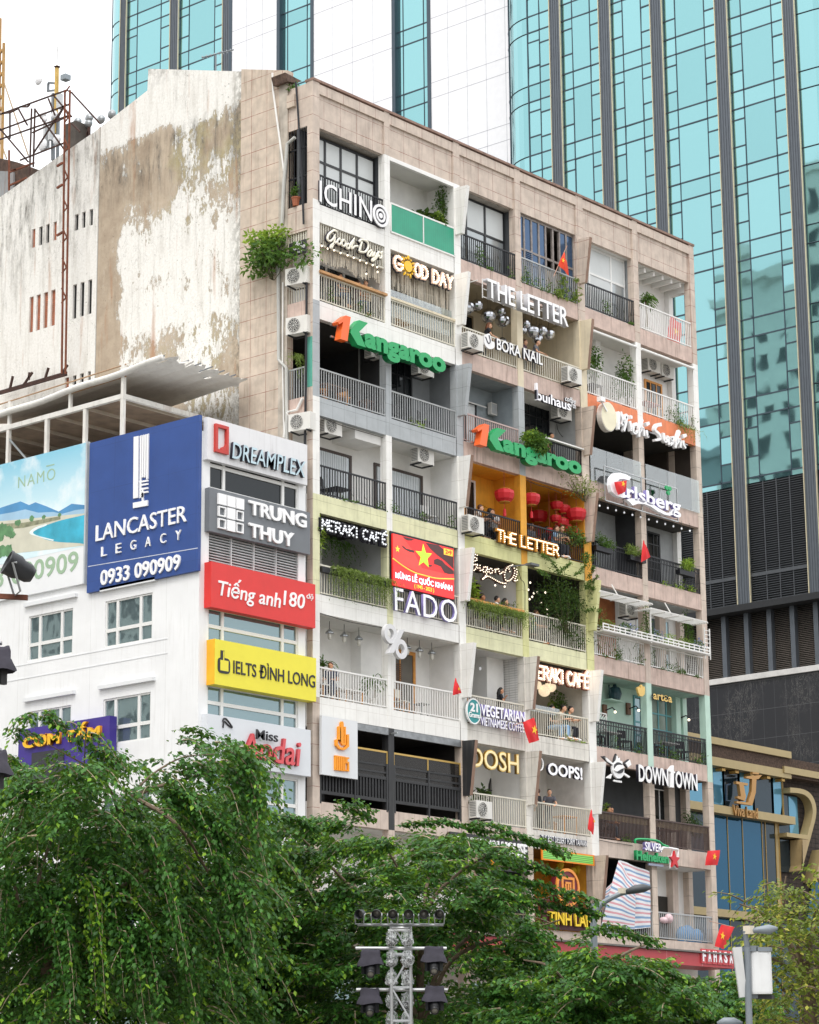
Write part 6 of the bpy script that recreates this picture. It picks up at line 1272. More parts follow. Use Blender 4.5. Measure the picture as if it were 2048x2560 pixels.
palm('small palm in a pot in the white balcony with pendant lamps', (wx(A1, 670, 1640, .5), .5, Z[5]+.02), .85, 40, .55); palm('leafy palm behind the seated man in the white balcony', (wx(A1, 235, 1500, .8), .8, Z[5]+.02), 1.2, 34, .55)
plant('tall ficus with glossy leaves in front of the white wall', (wx(Z3, 1125, 1350, .5), .5, Z[1]+.02), (.5, .35, 1.0), 900, lf_mid, .13, pot=woodd, clumps=8, name='ficus_tree'); plant('bushy plant peeking out from behind the cream blade', (wx(Z3, 920, 1300, .45), .45, Z[1]+.4), (.4, .25, .85), 420, lf_mid, .13, clumps=6)
plant('leafy plant covering the middle of the lower green lettering', fp(Z5, 570, 690, -.42), (.62, .22, .62), 1100, lf_mid, .13, clumps=10, name='rail_plant'); plant('yellow green clump on top of the plant over the lettering', fp(Z5, 540, 590, -.4), (.4, .2, .32), 380, lf_light, .12, clumps=5)
hanging('green and brown roots hanging in the end slot', [(-.06, .5, 26.4), (-.06, .9, 26.4)], 24, 1.0, lf_fern, .12, .16); plant('small potted herb at the foot of the top end slot grille', (-.0, .75, Z[0]+.02), (.12, .22, .3), 160, lf_mid, .09, pot=terracotta)
# lantern balcony creeper and rail plants
plant('airy creeper spilling from the lantern balcony corner', fp(Z5, 850, 950, -.15), (1.2, .3, .5), 650, leafmat('leaf_olive', '62763a', '9aa55a'), .085, clumps=12, name='creeper'); plant('leafy clump on the right end of the black rail beside the amber letters', fp(Z5, 800, 1240, -.05), (.7, .22, .4), 520, lf_mid, .1, clumps=7)
hanging('thin creeper trailing down the lime coloured pillar', [fp(Z5, 860, 1280, -.1), fp(Z5, 890, 1290, -.1)], 16, .8, lf_mid, .09); plant('pale potted shrub with speckled leaves on the lantern balcony', (wx(Z5, 240, 970, .9), .9, Z[3]+.5), (.4, .2, .6), 160, lf_mid, .09, clumps=5)
# row 3 right planters
for k, (c, x, y, lb) in enumerate(((Z5, 980, 1250, 'fern planter on the left of the black rail under the string of bulbs'), (Z5, 1195, 1310, 'fern planter in the middle of the black rail, behind the flag'), (Z5, 1505, 1400, 'bright green planter at the right end of the black rail'))):
    q = fp(c, x, y, -.08); plant(lb, q, (.5, .18, .26), 420, [lf_mid, lf_fern, lf_light][k], .13, asp=.25, clumps=5, name='planter', stem=False); MB().box(q[0]-.5, q[0]+.5, q[1]-.1, q[1]+.1, q[2]-.12, q[2]+.06).build('trough', blackm, COL.objects[-1] if False else bpy.data.objects[[o.name for o in COL.objects if o.get('label') == lb][0]])
scatter_rail('leaves creeping along the foot of the right black rail', 3, 5, lf_light, 260, hi=.35, f0=.3)
# row 4
a, b, z, t_ = cell(4, 0); hanging('long fern hedge overflowing the white rail beside the red screen', [(.9, -.02, z+.98), (2.0, -.03, z+1.0), (3.75, -.02, z+.98)], 300, 1.0, lf_fern, .075, .3, box=(.35, 3.6, -.1, .03, z+.72, z+.9))
hanging('plants hanging from the ceiling under the white bulb letters', [(.6, .8, t_-.5), (1.6, .8, t_-.5), (3.0, 1.0, t_-.45)], 60, .85, lf_mid, .09, .4); plant('yellow leaved palm tuft at the left end under the bulb letters', (.45, .15, z+1.4), (.2, .15, .5), 130, lf_light, .22, asp=.16, stem=False); plant('round bush on the rail behind the fern hedge', (2.2, .3, z+.75), (.38, .2, .28), 240, lf_dark, .1)
a, b, z, t_ = cell(4, 2); hanging('feathery fern row hanging below the orange bar top', [(a, -.12, z+.9), (9.2, -.14, z+.9), (b+.1, -.12, z+.9)], 260, .62, lf_fern, .1, .2, box=(a+.1, b-.1, -.08, .02, z+.7, z+.86))
plant('bright leafy plant at the left end of the orange bar', (wx(A2, 145, 310, .4), .4, z+.95), (.25, .2, .35), 170, lf_light, .16, asp=.7); plant('tiny sprigs on the orange bar beside the couple', (10.0, .1, z+1.0), (.35, .1, .14), 90, lf_mid, .07)
q = fp(A2, 720, 420, .1); plant('huge dark bougainvillea filling the lime balcony beside the bulb lettering', (q[0], .0, q[2]-.85), (1.35, .45, 1.1), 3000, lf_dark, .09, clumps=16, name='bougainvillea'); plant('lower drooping half of the bougainvillea over the cream rail', (q[0]+.3, .1, q[2]-1.5), (1.1, .35, .6), 1100, lf_dark, .09, clumps=8)
def shoots(label, c, lines, n=26, mat=lf_mid):
    p0 = fp(c, *lines[0][0], -.2); t = thing('shoots', label, 'plant', p0); st = MB(); Ps, Ds = [], []
    for L in lines:
        P = [np.array(v) for v in smooth_line([fp(c, x, y, -.2-.35*i/len(L)) for i, (x, y) in enumerate(L)], 8)]; st.tube(P, .012, 4)
        for p in P:
            for j in range(n//6): Ps.append(p+rng.normal(size=3)*.03); Ds.append(rng.normal(size=3)+[0, -.2, .3])
    leaf_mesh('foliage', Ps, Ds, .1, .05, mat, t); st.build('stems', stemm, t)
shoots('long leafy shoots arching up over the lime slab', C2, [[(1250, 330), (1200, 230), (1130, 165), (1065, 130)], [(1260, 330), (1330, 270), (1400, 225)], [(1440, 360), (1520, 300), (1570, 200), (1580, 110)], [(1150, 380), (1080, 330), (1025, 315)], [(1560, 480), (1640, 420), (1700, 370)], [(1560, 500), (1650, 500), (1700, 510)], [(1560, 760), (1660, 750), (1720, 770)], [(1600, 390), (1640, 300), (1650, 260)]], 40)
# pergola balcony: slats, flower boxes
pg_ = thing('pergola_slats', 'white slatted sun shades hung under the slab of the flower box balcony', 'sun shade', (18.5, -.3, 17.4)); 
for c, (x0, x1, y0, y1) in enumerate(((960, 1290, 305, 375), (1280, 1640, 415, 492))):
    (u0, v0), (u1, v1) = uvs(Plane('F', -.5), A2, [(x0, y0), (x1, y1)]); v = (v0+v1)/2; m = MB()
    for i in range(8): y = -.55+i*.1; m.box(u0, u1, y, y+.035, v, v+.03)
    for i in range(5): x = u0+(u1-u0)*i/4; m.box(x-.02, x+.02, -.56, .2, v-.035, v-.002)
    m.build('slat_panel', whitem, pg_); MB().bar(((u0+u1)/2-.3, -.4, v), ((u0+u1)/2-.3, -.1, v+.5), .03).build('hanger', whitem, pg_)
m = MB().bar((18.0, -.4, 19.2), (18.0, -.4, 20.45), .04).bar((21.6, -.35, 19.1), (21.6, -.35, 20.3), .035).bar((21.95, -.35, 19.1), (21.95, -.35, 20.3), .035)
for i in range(7): m.bar((21.6, -.35, 19.25+i*.16), (21.95, -.35, 19.25+i*.16), .025)
m.build('ladder_posts', whitem, pg_)
z = Z[4]+.86; fb = thing('flower_box', 'white open slat flower box with blue flowers along the pergola rail', 'flower box', (18.5, -.25, z)); m = MB()
for y in (-.42, -.06):
    for q in (.0, .11, .22): m.box(15.0, 21.8, y-.012, y+.012, z+q, z+q+.045)
    for i in range(21): x = 15.0+6.8*i/20; m.box(x-.02, x+.02, y-.014, y+.014, z, z+.265)
m.box(15.0, 21.8, -.42, -.06, z-.02, z); m.build('slat_box', whitem, fb); fl = leafmat('blue_flower', '8a93c8', 'b3b6dc', .2)
for k, (x, n, mt) in enumerate(((15.4, 260, lf_fern), (16.6, 420, lf_mid), (17.6, 200, lf_mid), (18.4, 220, lf_mid), (19.4, 180, lf_light), (20.4, 260, lf_fern), (21.2, 320, lf_mid))):
    q = ellipsoid_leaves((x, -.25, z+.3), (.42, .2, .22), n, .08, .45); leaf_mesh('flower_clump', *q[:2], q[2], q[3], mt, fb)
    if k in (1, 3, 6): q = ellipsoid_leaves((x+.1, -.3, z+.3), (.4, .2, .22), 90, .07, .9, .8); leaf_mesh('blossoms', *q[:2], q[2], q[3], fl, fb)
plant('tall reddish dried plant at the left end of the flower box', (15.4, .1, Z[4]+.7), (.4, .2, .6), 260, leafmat('leaf_russet', '6e5a34', '9a7a52'), .09, clumps=6); plant('climber on the post in the middle of the pergola balcony', (18.0, -.2, Z[4]+.9), (.22, .15, .75), 300, lf_mid, .08, clumps=7); plant('climber by the white ladder at the right end', (21.4, .2, Z[4]+.7), (.35, .2, .9), 420, lf_mid, .08, clumps=8); palm('small spiky palm behind the flower box', (19.9, .2, Z[4]+.5), .6, 26, .35, lf_fern, None)
# row 5 and 6 plants
hanging('vine falling from a wall shelf behind the three diners', [(wx(A2, 770, 940, 1.1), 1.2, Z[5]+1.95), (wx(A2, 855, 940, 1.1), 1.1, Z[5]+2.0)], 70, 1.0, lf_mid, .1, .45); plant('round bush behind the three diners', (wx(A2, 720, 1020, 1.1), 1.1, Z[5]+.9), (.6, .3, .5), 500, lf_mid, .1, clumps=6); plant('spiky plant on the left behind the diners', (wx(A2, 655, 1000, 1.3), 1.3, Z[5]+1.0), (.25, .2, .35), 160, lf_light, .1); scatter_rail('small plant at the foot of the cream rail under the diners', 5, 3, lf_light, 80, hi=.3, f0=.6)
plant('dark broad leaf plant beside the arched window', (wx(A3, 1415, 760, .6), .6, Z[6]+.5), (.3, .25, .3), 90, lf_dark, .22, asp=.6, pot=wpot); plant('dark bush behind the right brown rail', (wx(A4, 1015, 360, .5), .5, Z[6]+.6), (.5, .3, .5), 460, lf_dark, .1, clumps=6); plant('small leafy plant on the counter behind the brown rail', (wx(A4, 535, 300, .4), .4, Z[6]+1.0), (.12, .12, .16), 60, lf_light, .09); scatter_rail('small weed at the foot of the left brown rail', 6, 4, lf_mid, 70, hi=.35, f0=.4, f1=.6)
q = Plane('S', -.25).uv(*nat(Z2, 60, 1480)); plant('wild leafy shrub growing out of the tiled pier beside the pipes', (-.35, -q[0], q[1]-.9), (.55, 1.05, .85), 900, lf_mid, .2, asp=.55, clumps=11, name='wall_shrub', cat='shrub'); plant('lighter top growth of the wild wall shrub', (-.45, -q[0], q[1]+.1), (.4, .8, .4), 260, lf_light, .2, asp=.55, clumps=6, name='wall_shrub', cat='shrub'); plant('small weed on the parapet beside the gable top', (.2, 1.0, 35.6), (.15, .2, .3), 120, lf_mid, .12, name='roof_weed')

# ---- lamps, globes, lanterns, bulbs
def lamp_group(make, items, L0):
    o = make(items[0], L0)
    for it, lb in items[1:]: copy_tree(o, it, lb)
mirror = M('mirror_ball', 'c9ccd2', .12, 1., var=0); cordm = M('cord', '2a2a2c', .6)
balls = [(115, 985, .3), (185, 970, .22), (255, 1040, .27), (268, 1018, .15), (332, 1010, .22), (345, 1068, .27), (490, 1090, .2), (478, 1132, .14), (532, 1135, .27), (592, 1132, .23), (640, 1155, .24), (562, 1188, .18), (345, 1200, .15), (582, 1180, .12)]
def mirror_ball(x, y, r, lb):
    u, Y, v = F_(Z3, x, y, .75); t = thing('mirror_ball', lb, 'mirror ball', (u, Y, v), 'mirror balls under the cream ceiling'); MB().ball((u, Y, v), r, 14, 10).build('ball', mirror, t); MB().tube([(u, Y, v+r), (u, Y, Z[0]-SL)], .008, 4).build('cord', cordm, t)
for i, (x, y, r) in enumerate(balls): mirror_ball(x, y, r, 'silver mirror ball hanging under the cream ceiling, number of its row by size and height')
for o in [o for o in COL.objects if o.get('category') == 'mirror ball']: o['label'] = 'silver mirror ball hanging under the cream ceiling behind the open frame letters'
pend = M('pendant_metal', 'a9adb0', .3, .8, var=.08)
def pendant(loc, lb, ztop):
    x, y, z = loc; t = thing('pendant_lamp', lb, 'lamp', loc, 'caged pendant lamps of the white balcony'); MB().tube([(x, y, z+.12), (x, y, ztop)], .01, 5).build('cord', cordm, t); MB().lathe((x, y, z), [(.03, .14), (.07, .1), (.14, .03), (.14, .0), (.06, .02)], 12).build('shade', pend, t); MB().lathe((x, y, z), [(.06, 0), (.065, -.14), (.04, -.2), (0, -.21)], 10).build('glass', M('lamp_glass', 'c9c6bc', .15, var=0), t); return t
pd = None; zc = Z[4]-SL
for k, (x, y) in enumerate(((290, 1185), (416, 1212), (543, 1240), (962, 1318), (1065, 1340), (1172, 1362))):
    q = F_(A1, x, y, .6); lb = 'caged pendant lamp, %s of the %s three in the white balcony' % (['leftmost', 'middle', 'rightmost'][k % 3], 'left' if k < 3 else 'right')
    pd = pendant(q, lb, zc) if pd is None else copy_tree(pd, q, lb) and pd
bulbp = M('dark_holder', '2a2624', .5); 
def bare_bulb(loc, lb, ztop, grp, m=bulb_on, r=.05):
    x, y, z = loc; t = thing('hanging_bulb', lb, 'light bulb', loc, grp); MB().tube([(x, y, z+.08), (x, y, ztop)], .007, 4).build('cord', cordm, t); MB().lathe((x, y, z), [(.025, .1), (.03, .04)], 8).build('holder', bulbp, t); MB().ball((x, y, z), (r, r, r*1.2), 8, 6).build('bulb', m, t); return t
bb_ = None; pts = [(207, 790), (232, 830), (255, 800), (285, 790), (365, 820)]
for x, y in pts:
    q = F_(A2, x, y, 1.2); lb = 'thin hanging bulb in front of the white brick wall'; bb_ = bare_bulb(q, lb, Z[4]-SL, 'hanging bulbs by the white brick wall', bulb_white, .06) if bb_ is None else copy_tree(bb_, q, lb) and bb_
bb_ = None
for x, y in ((360, 270), (408, 318), (392, 372), (522, 245), (510, 290), (518, 350), (545, 312), (568, 305), (618, 308), (535, 335), (590, 372), (630, 412), (448, 322), (632, 450), (420, 370), (300, 262)):
    q = F_(A2, x, y, .7); lb = 'small lit bulb hanging in the lime balcony behind the cursive lettering'; bb_ = bare_bulb(q, lb, Z[3]-SL, 'lit bulbs in the lime balconies', bulb_on, .033) if bb_ is None else copy_tree(bb_, q, lb) and bb_
bb_ = None
for x, y in ((430, 1412), (475, 1432), (522, 1445), (570, 1465), (622, 1482), (668, 1500), (715, 1520), (762, 1540), (808, 1555), (842, 1570), (762, 1620), (845, 1605)):
    q = F_(Z2, x, y, .0); lb = 'lit bulb strung below the handwriting sign'; bb_ = bare_bulb(q, lb, Z[0]-SL-.6, 'bulb string under the handwriting sign', bulb_on, .03) if bb_ is None else copy_tree(bb_, q, lb) and bb_
bb_ = None
for k in range(12):
    q = F_(Z5, 962+k*52, 975+k*14.5, -.05); lb = 'unlit white bulb given a faint glow, strung under the slab of the dark grey balcony'; bb_ = bare_bulb(q, lb, Z[2]-SL, 'bulb string under the swash lettering', bulb_white, .036) if bb_ is None else copy_tree(bb_, q, lb) and bb_
for k, (x, y, r) in enumerate(((612, 930, .22), (655, 908, .18), (638, 895, .13), (566, 893, .16))):
    q = F_(A2, x, y, 1.0); t = thing('paper_globe', ['largest paper globe lamp, lowest of its cluster', 'middle sized paper globe lamp right of the cluster', 'smallest paper globe lamp at the top of the cluster', 'paper globe lamp at the left behind the blade'][k], 'lamp', q, 'paper globe lamps'); MB().ball(q, r, 14, 10).build('globe', M('paper_globe', (1., .8, .55), .8, var=0, emit=.75), t); MB().tube([(q[0], q[1], q[2]+r), (q[0], q[1], Z[4]-SL)], .008, 4).build('cord', cordm, t)
silk = M('red_silk', 'c61f2a', .5, var=.08); gilt = M('lantern_gilt', 'b8862f', .5)
def lantern(loc, r, lb, ztop):
    x, y, z = loc; t = thing('silk_lantern', lb, 'lantern', loc, 'red silk lanterns'); n = 10
    MB().lathe((x, y, z), [(r*.55, -r*.62), (r*.85, -r*.35), (r, r*.15), (r*.95, r*.45), (r*.6, r*.62)], n).build('silk_shade', silk, t); MB().lathe((x, y, z), [(0, -r*.66), (r*.56, -r*.66), (r*.56, -r*.6)], n).lathe((x, y, z), [(0, r*.66), (r*.6, r*.66), (r*.6, r*.6)], n).build('rim', gilt, t)
    MB().tube([(x, y, z-r*.66), (x, y, z-r*1.3)], .012, 4).lathe((x, y, z), [(.0, -r*1.2), (.05, -r*1.35), (.06, -r*2.), (0, -r*2.0)], 8).build('tassel', silk, t); MB().tube([(x, y, z+r*.66), (x, y, ztop)], .01, 4).build('cord', M('red_cord', '8a2a22', .6), t)
for k, (x, y, r, Y, lb) in enumerate(((358, 912, .37, .1, 'large red lantern in front of the left amber bay'), (528, 935, .34, .1, 'large red lantern just right of the amber pillar'), (575, 1045, .36, 1.6, 'shaded red lantern deep in the right amber bay'), (815, 1033, .38, .1, 'large red lantern at the right end by the amber blade'), (690, 975, .25, .6, 'small red lantern, topmost of the cluster'), (735, 998, .26, .5, 'small red lantern near the top of the cluster, second from left'), (758, 1030, .23, .5, 'small red lantern in the middle of the cluster'), (683, 1058, .22, .6, 'small red lantern at the left edge of the cluster'), (724, 1085, .27, .5, 'small red lantern low in the cluster'), (747, 1118, .24, .5, 'lowest small red lantern of the cluster'), (645, 1135, .16, .6, 'tiny red lantern low on the left near the rail'))): lantern(F_(Z5, x, y, Y), r, lb, Z[2]-SL)
for k, (x, y) in enumerate(((620, 660), (865, 775), (970, 745))): q = F_(C5, x, y, .7); t = thing('yellow_lantern', ['yellow lantern left of its pair behind the medallion', 'yellow lantern half hidden by the medallion rim', 'yellow lantern on the right above the medallion'][k], 'lantern', q, 'yellow lanterns over the medallion'); MB().lathe(q, [(0, -.16), (.07, -.14), (.15, .05), (.1, .16), (0, .17)], 10).build('shade', M('yellow_silk', 'd8bb22', .6), t); MB().tube([(q[0], q[1], q[2]+.16), (q[0], q[1], Z[6]-SL)], .01, 4).build('cord', cordm, t)
# ---- macrame fringes, wall lamps, teapot, trellis, tarp, pipes
def fringe(label, x0, x1, Y, ztop, f):
    t = thing('fringe_curtain', label, 'fringe', ((x0+x1)/2, Y, ztop)); m = MB(); n = int((x1-x0)/.035)
    for i in range(n): x = x0+(x1-x0)*i/n; h = f((i+.5)/n)*(.85+.3*random.random()); m.quad((x, Y+random.uniform(-.03, .03), ztop), (x+.034, Y+random.uniform(-.03, .03), ztop), (x+.03+random.uniform(-.01, .01), Y+random.uniform(-.03, .03), ztop-h), (x+.004, Y+random.uniform(-.03, .03), ztop-h))
    m.build('threads', M('fringe_cotton', 'c9c0b0', .9, var=.12, sc=9), t)
a, b, z, t_ = cell(1, 0); fringe('cream fringe curtain under the handwriting sign', a, b, .22, t_-.72, lambda t: .42+.16*abs(math.sin(t*7))); a, b, z, t_ = cell(1, 1); fringe('grey cream fringe curtain under the sun emblem', a, b, .26, t_-.5, lambda t: .75+.35*t)
t = thing('wall_teapot', 'dark blue teapot ornament on a small wall shelf', 'ornament', F_(A2, 1060, 985, .95)); q = wloc(t); MB().lathe(q, [(.0, -.02), (.2, 0), (.26, .2), (.2, .42), (.08, .48), (.05, .56), (0, .58)], 12).build('pot', M('navy_glaze', '23414a', .4), t); MB().tube([(q[0]-.2, q[1], q[2]+.15), (q[0]-.34, q[1], q[2]+.35), (q[0]-.36, q[1], q[2]+.5)], .035).tube([(q[0]+.2, q[1], q[2]+.38), (q[0]+.36, q[1], q[2]+.3), (q[0]+.22, q[1], q[2]+.08)], .025).build('spout_and_handle', M('navy_glaze', ''), t); MB().box(q[0]-.4, q[0]+.4, q[1]-.1, q[1]+.3, q[2]-.07, q[2]-.02).build('shelf', mint, t)
for k, (x, y) in enumerate(((1000, 1055), (1150, 1045), (1470, 1105))): q = F_(A2, x, y, 1.15); t = thing('wall_lamp', ['wooden wall lamp at the left beside the teapot', 'wooden wall lamp left of the teal door', 'wooden wall lamp right of the teal window'][k], 'lamp', q, 'wooden wall lamps on the mint wall'); MB().box(q[0]-.11, q[0]+.11, q[1], q[1]+.08, q[2]-.22, q[2]+.22).build('plate', woodd, t); MB().tube([(q[0], q[1], q[2]), (q[0]+.15, q[1]-.2, q[2]+.1), (q[0]+.25, q[1]-.25, q[2]-.0)], .025).build('arm', blackm, t); MB().ball((q[0]+.25, q[1]-.25, q[2]-.06), .05).build('bulb', bulb_on, t)
t = thing('trellis_screen', 'white lattice trellis behind the left mint balcony rail', 'trellis', (15.7, .5, Z[5])); m = MB()
for i in range(9): x = 15.1+i*.15; m.bar((x, .5, Z[5]+.7), (min(x+.6, 16.3), .5, Z[5]+.7+min(.6, 16.3-x)), .025); m.bar((16.3-i*.15, .52, Z[5]+.7), (max(16.3-i*.15-.6, 15.1), .52, Z[5]+.7+min(.6, 1.2-i*.15) if i < 8 else Z[5]+.71), .025)
m.bar((15.1, .5, Z[5]), (15.1, .5, Z[5]+1.35), .04).bar((16.3, .5, Z[5]), (16.3, .5, Z[5]+1.35), .04).bar((15.1, .5, Z[5]+1.35), (16.3, .5, Z[5]+1.35), .04); m.build('lattice', whitem, t)
def tarpmat():
    m, b, p = newmat('striped_tarpaulin'); tcn = b.n.new('ShaderNodeUVMap'); u = b.xyz(tcn.outputs[0])[1]; k = b.math('FRACT', b.math('MULTIPLY', u, 7.))
    c = b.mix(b.math('LESS_THAN', b.math('ABSOLUTE', b.math('SUBTRACT', k, .2)), .12), hx('dfe2e6'), hx('7d9cc0')); c = b.mix(b.math('LESS_THAN', b.math('ABSOLUTE', b.math('SUBTRACT', k, .7)), .11), c, hx('d29aa2')); b.l.new(c, p.inputs['Base Color']); p.inputs['Roughness'].default_value = .55
    b.l.new(b.bump(b.noise(b.pos(), 5, 3), .4, .05), p.inputs['Normal']); return m
def cloth(name, root, corners, mat, nu=14, nv=14, sag=.08, axis=0):
    A, B, C, D = [np.array(q, float) for q in corners]; vs, uv = [], []
    for i in range(nu+1):
        for j in range(nv+1):
            s, t = i/nu, j/nv; p = (A*(1-s)+B*s)*(1-t)+(D*(1-s)+C*s)*t; p = p+np.array([0, -1, 0])*sag*math.sin(math.pi*s)*math.sin(math.pi*t)+np.array([0, sag*.4*math.sin(9*s+3*t), 0]); vs.append(p); uv.append((s, t))
    m = MB(); fs = [(i*(nv+1)+j, (i+1)*(nv+1)+j, (i+1)*(nv+1)+j+1, i*(nv+1)+j+1) for i in range(nu) for j in range(nv)]; m._add(vs, fs); o = m.build(name, mat, root, True); l = o.data.uv_layers.new(name='UVMap')
    for lp in o.data.loops: l.data[lp.index].uv = uv[lp.vertex_index]
    return o
tm = tarpmat(); tp_ = thing('striped_tarpaulin', 'blue, pink and white striped tarpaulin draped over the lower balcony opening', 'tarpaulin', (17, -.1, Z[7]+1))
def T_(x, y, Y=-.05): return F_(A4, x, y, Y)
cloth('left_sheet', tp_, [T_(500, 940, -.03), T_(690, 950, -.1), T_(690, 700, -.2), T_(600, 562, -.05)], tm); cloth('right_sheet', tp_, [T_(690, 950, -.08), T_(780, 940, .0), T_(770, 625, .0), T_(605, 562, -.06)], tm); cloth('back_fold', tp_, [T_(505, 930, .05), T_(690, 940, .05), T_(640, 600, .0), T_(530, 720, .05)], tm)
t = thing('blue_sacks', 'pale blue plastic sacks piled behind the lower right grey rail', 'sacks', (21.2, .5, Z[7])); m = MB()
for x, y, r in ((20.7, .5, .3), (21.2, .6, .34), (21.65, .5, .28), (21.0, .35, .25)): m.ball((x, y, Z[7]+r*.95), (r, r*.7, r*1.1), 10, 8)
m.build('sacks', M('blue_plastic', '5f9bd0', .4, var=.15, sc=6), t, True); t = thing('bundle', 'crumpled bundle of striped cloth on top of the lower grey rail', 'bundle', T_(880, 890, 0)); q = wloc(t); MB().ball(q, (.2, .16, .18), 9, 7).ball((q[0]-.3, q[1], q[2]-.08), (.25, .12, .12), 9, 7).build('cloth', M('pinkish_cloth', 'd3b8bd', .7, var=.3, sc=9), t, True)
# pipes and cables on the left end
pp = M('grey_pvc', 'b9b9b4', .5, stain=.3, var=.06); wp = M('white_pvc', 'e3e2de', .5, var=.04)
ps = Plane('S', -.12)
def pipe(label, c, pts, r, mat, name='drain_pipe', cat='pipe'): L = uvs(ps, c, pts); P = [ps.xyz(u, v, 0) for u, v in L]; t = thing(name, label, cat, P[-1]); MB().tube(P, r, 8).build('pipe', mat, t)
pipe('long white pipe leaning across the top of the tiled pier', (480, 160, .18551), [(1085, 120), (1092, 340), (1240, 1440)], .035, wp); pipe('grey drain pipe bending into the top end slot', (480, 160, .18551), [(1390, 990), (1285, 1080), (1270, 1280), (1240, 1600), (1215, 2156)], .06, pp)
pipe('grey drain pipe running down beside the end slots', Z4, [(55, -120), (60, 690), (125, 760), (130, 1380)], .06, pp); pipe('white pipe beside the lower end slots with a short bent branch', Z4, [(265, 1020), (215, 1120), (135, 1140), (105, 1360)], .05, wp); pipe('thin white pipe parallel to the drain pipe', Z4, [(95, 20), (92, 700), (105, 1350)], .025, wp)
pipe('black cable bundle hanging down the corner pillar', (480, 160, .18551), [(1400, 240), (1420, 500), (1440, 800), (1490, 1700), (1505, 2156)], .035, blackm, 'cable_bundle', 'cable'); pipe('lower black cable bundle beside the corner pillar', Z4, [(300, 0), (295, 700), (285, 1400), (262, 2070)], .04, blackm, 'cable_bundle', 'cable')
# flood light on the lime slab, camera, clutter on the roof line
t = thing('flood_light', 'dark flood light on an arm above the lime balcony', 'flood light', F_(C2, 960, 240, -.5)); q = wloc(t); MB().box(q[0]-.25, q[0]+.2, q[1]-.15, q[1]+.12, q[2]-.04, q[2]+.04).build('head', M('lamp_grey', '5a5d60', .5), t); MB().tube([(q[0]-.7, .0, q[2]-.1), (q[0]-.2, q[1], q[2])], .025).build('arm', M('lamp_grey', ''), t)
# ---- flags
flag_r = M('flag_red', 'd8262a', .7, var=.06); flag_o = M('flag_orange_red', 'e0431f', .7, var=.06); flag_y = M('flag_yellow', 'f2c528', .6, var=.04); polem = M('flag_pole', 'b98f7a', .5)
def flag(label, c, quad_px, star_px, Y, mat=flag_r, pole=None, drop=False, r=.12):
    P = [F_(c, x, y, Y) for x, y in quad_px]; t = thing('flag', label, 'flag', P[0]); o = cloth('cloth', t, [P[3], P[2], P[1], P[0]], mat, 12, 10, .05)
    if star_px: u, v = Plane('F', Y).uv(*nat(c, *star_px)); pl = Plane('F', Y-.065); MB().poly(pl, star(u, v, r, 80), .0, .008).build('star', flag_y, t)
    if pole: a, b = pole; MB().tube([F_(c, *a, Y+.05), F_(c, *b, Y+.03)], .014, 5).build('pole', polem, t)
flag('orange red flag drooping over the weeds of the upper grey rail', Z3, [(738, 635), (752, 700), (768, 785), (700, 715)], (722, 690), -.25, flag_o, ((755, 595), (670, 790)), r=.1); flag('red flag behind the white rail of the top right corner balcony', Z3, [(1412, 1042), (1482, 1092), (1475, 1215), (1388, 1190)], (1438, 1140), .2, flag_r, r=.2)
flag('small red flag hanging over the big swash capital', Z5, [(1055, 825), (1132, 815), (1128, 885), (1080, 908)], (1103, 838), -.6, flag_r, r=.13); flag('narrow red flag between two planters on the black rail', Z5, [(1240, 1192), (1255, 1230), (1285, 1300), (1225, 1335)], None, -.35, flag_r)
flag('narrow red flag against the white blade by the round badge', A2, [(48, 848), (62, 890), (88, 945), (30, 960)], (60, 920), -.75, flag_r, r=.06); flag('red flag with yellow star on the dirty pillar between two cream rails', A2, [(475, 1130), (545, 1100), (580, 1245), (515, 1265)], (540, 1180), -.6, flag_r, ((470, 1130), (420, 1150)), r=.17)
flag('narrow red flag at the end of the rail with the standing couple', A4, [(445, 275), (460, 340), (458, 420), (425, 385)], (454, 345), -.5, flag_r, r=.06); flag('red flag with star on the right pillar at the brown rail level', A4, [(1100, 510), (1168, 506), (1155, 590), (1085, 592)], (1130, 543), -.5, flag_r, r=.13); flag('lowest red flag, hung from a pole right of the canopy', A4, [(1175, 925), (1248, 938), (1190, 1062), (1138, 1045)], (1175, 988), -.6, flag_r, ((1110, 905), (1250, 940)), r=.16)
# ---- tables, stools, bits of furniture glimpsed through the rails
def table(label, x, y, z, w, d, h, top, leg, name='cafe_table', cat='table'):
    t = thing(name, label, cat, (x, y, z)); MB().box(x-w/2, x+w/2, y-d/2, y+d/2, z+h-.04, z+h).build('tabletop', top, t)
    for sx in (-1, 1):
        for sy in (-1, 1): MB().bar((x+sx*(w/2-.05), y+sy*(d/2-.05), z+.01), (x+sx*(w/2-.05), y+sy*(d/2-.05), z+h-.041), .035).build('leg', leg, t)
table('low white topped bench table at the left of the pendant lamp balcony', 1.2, .5, Z[5]+.013, .9, .5, .5, whitew, woodo); table('second low white topped bench table beside the small palm', 2.4, .6, Z[5]+.013, .9, .5, .5, whitew, woodo); table('small dark stool table in the right of the pendant lamp balcony', 6.0, .6, Z[5]+.013, .4, .4, .5, M('grey_top', '8a8a88', .5), greym); table('orange wood table behind the couple', 13.9, .7, Z[6]+.013, .8, .6, .72, woodo, woodo)
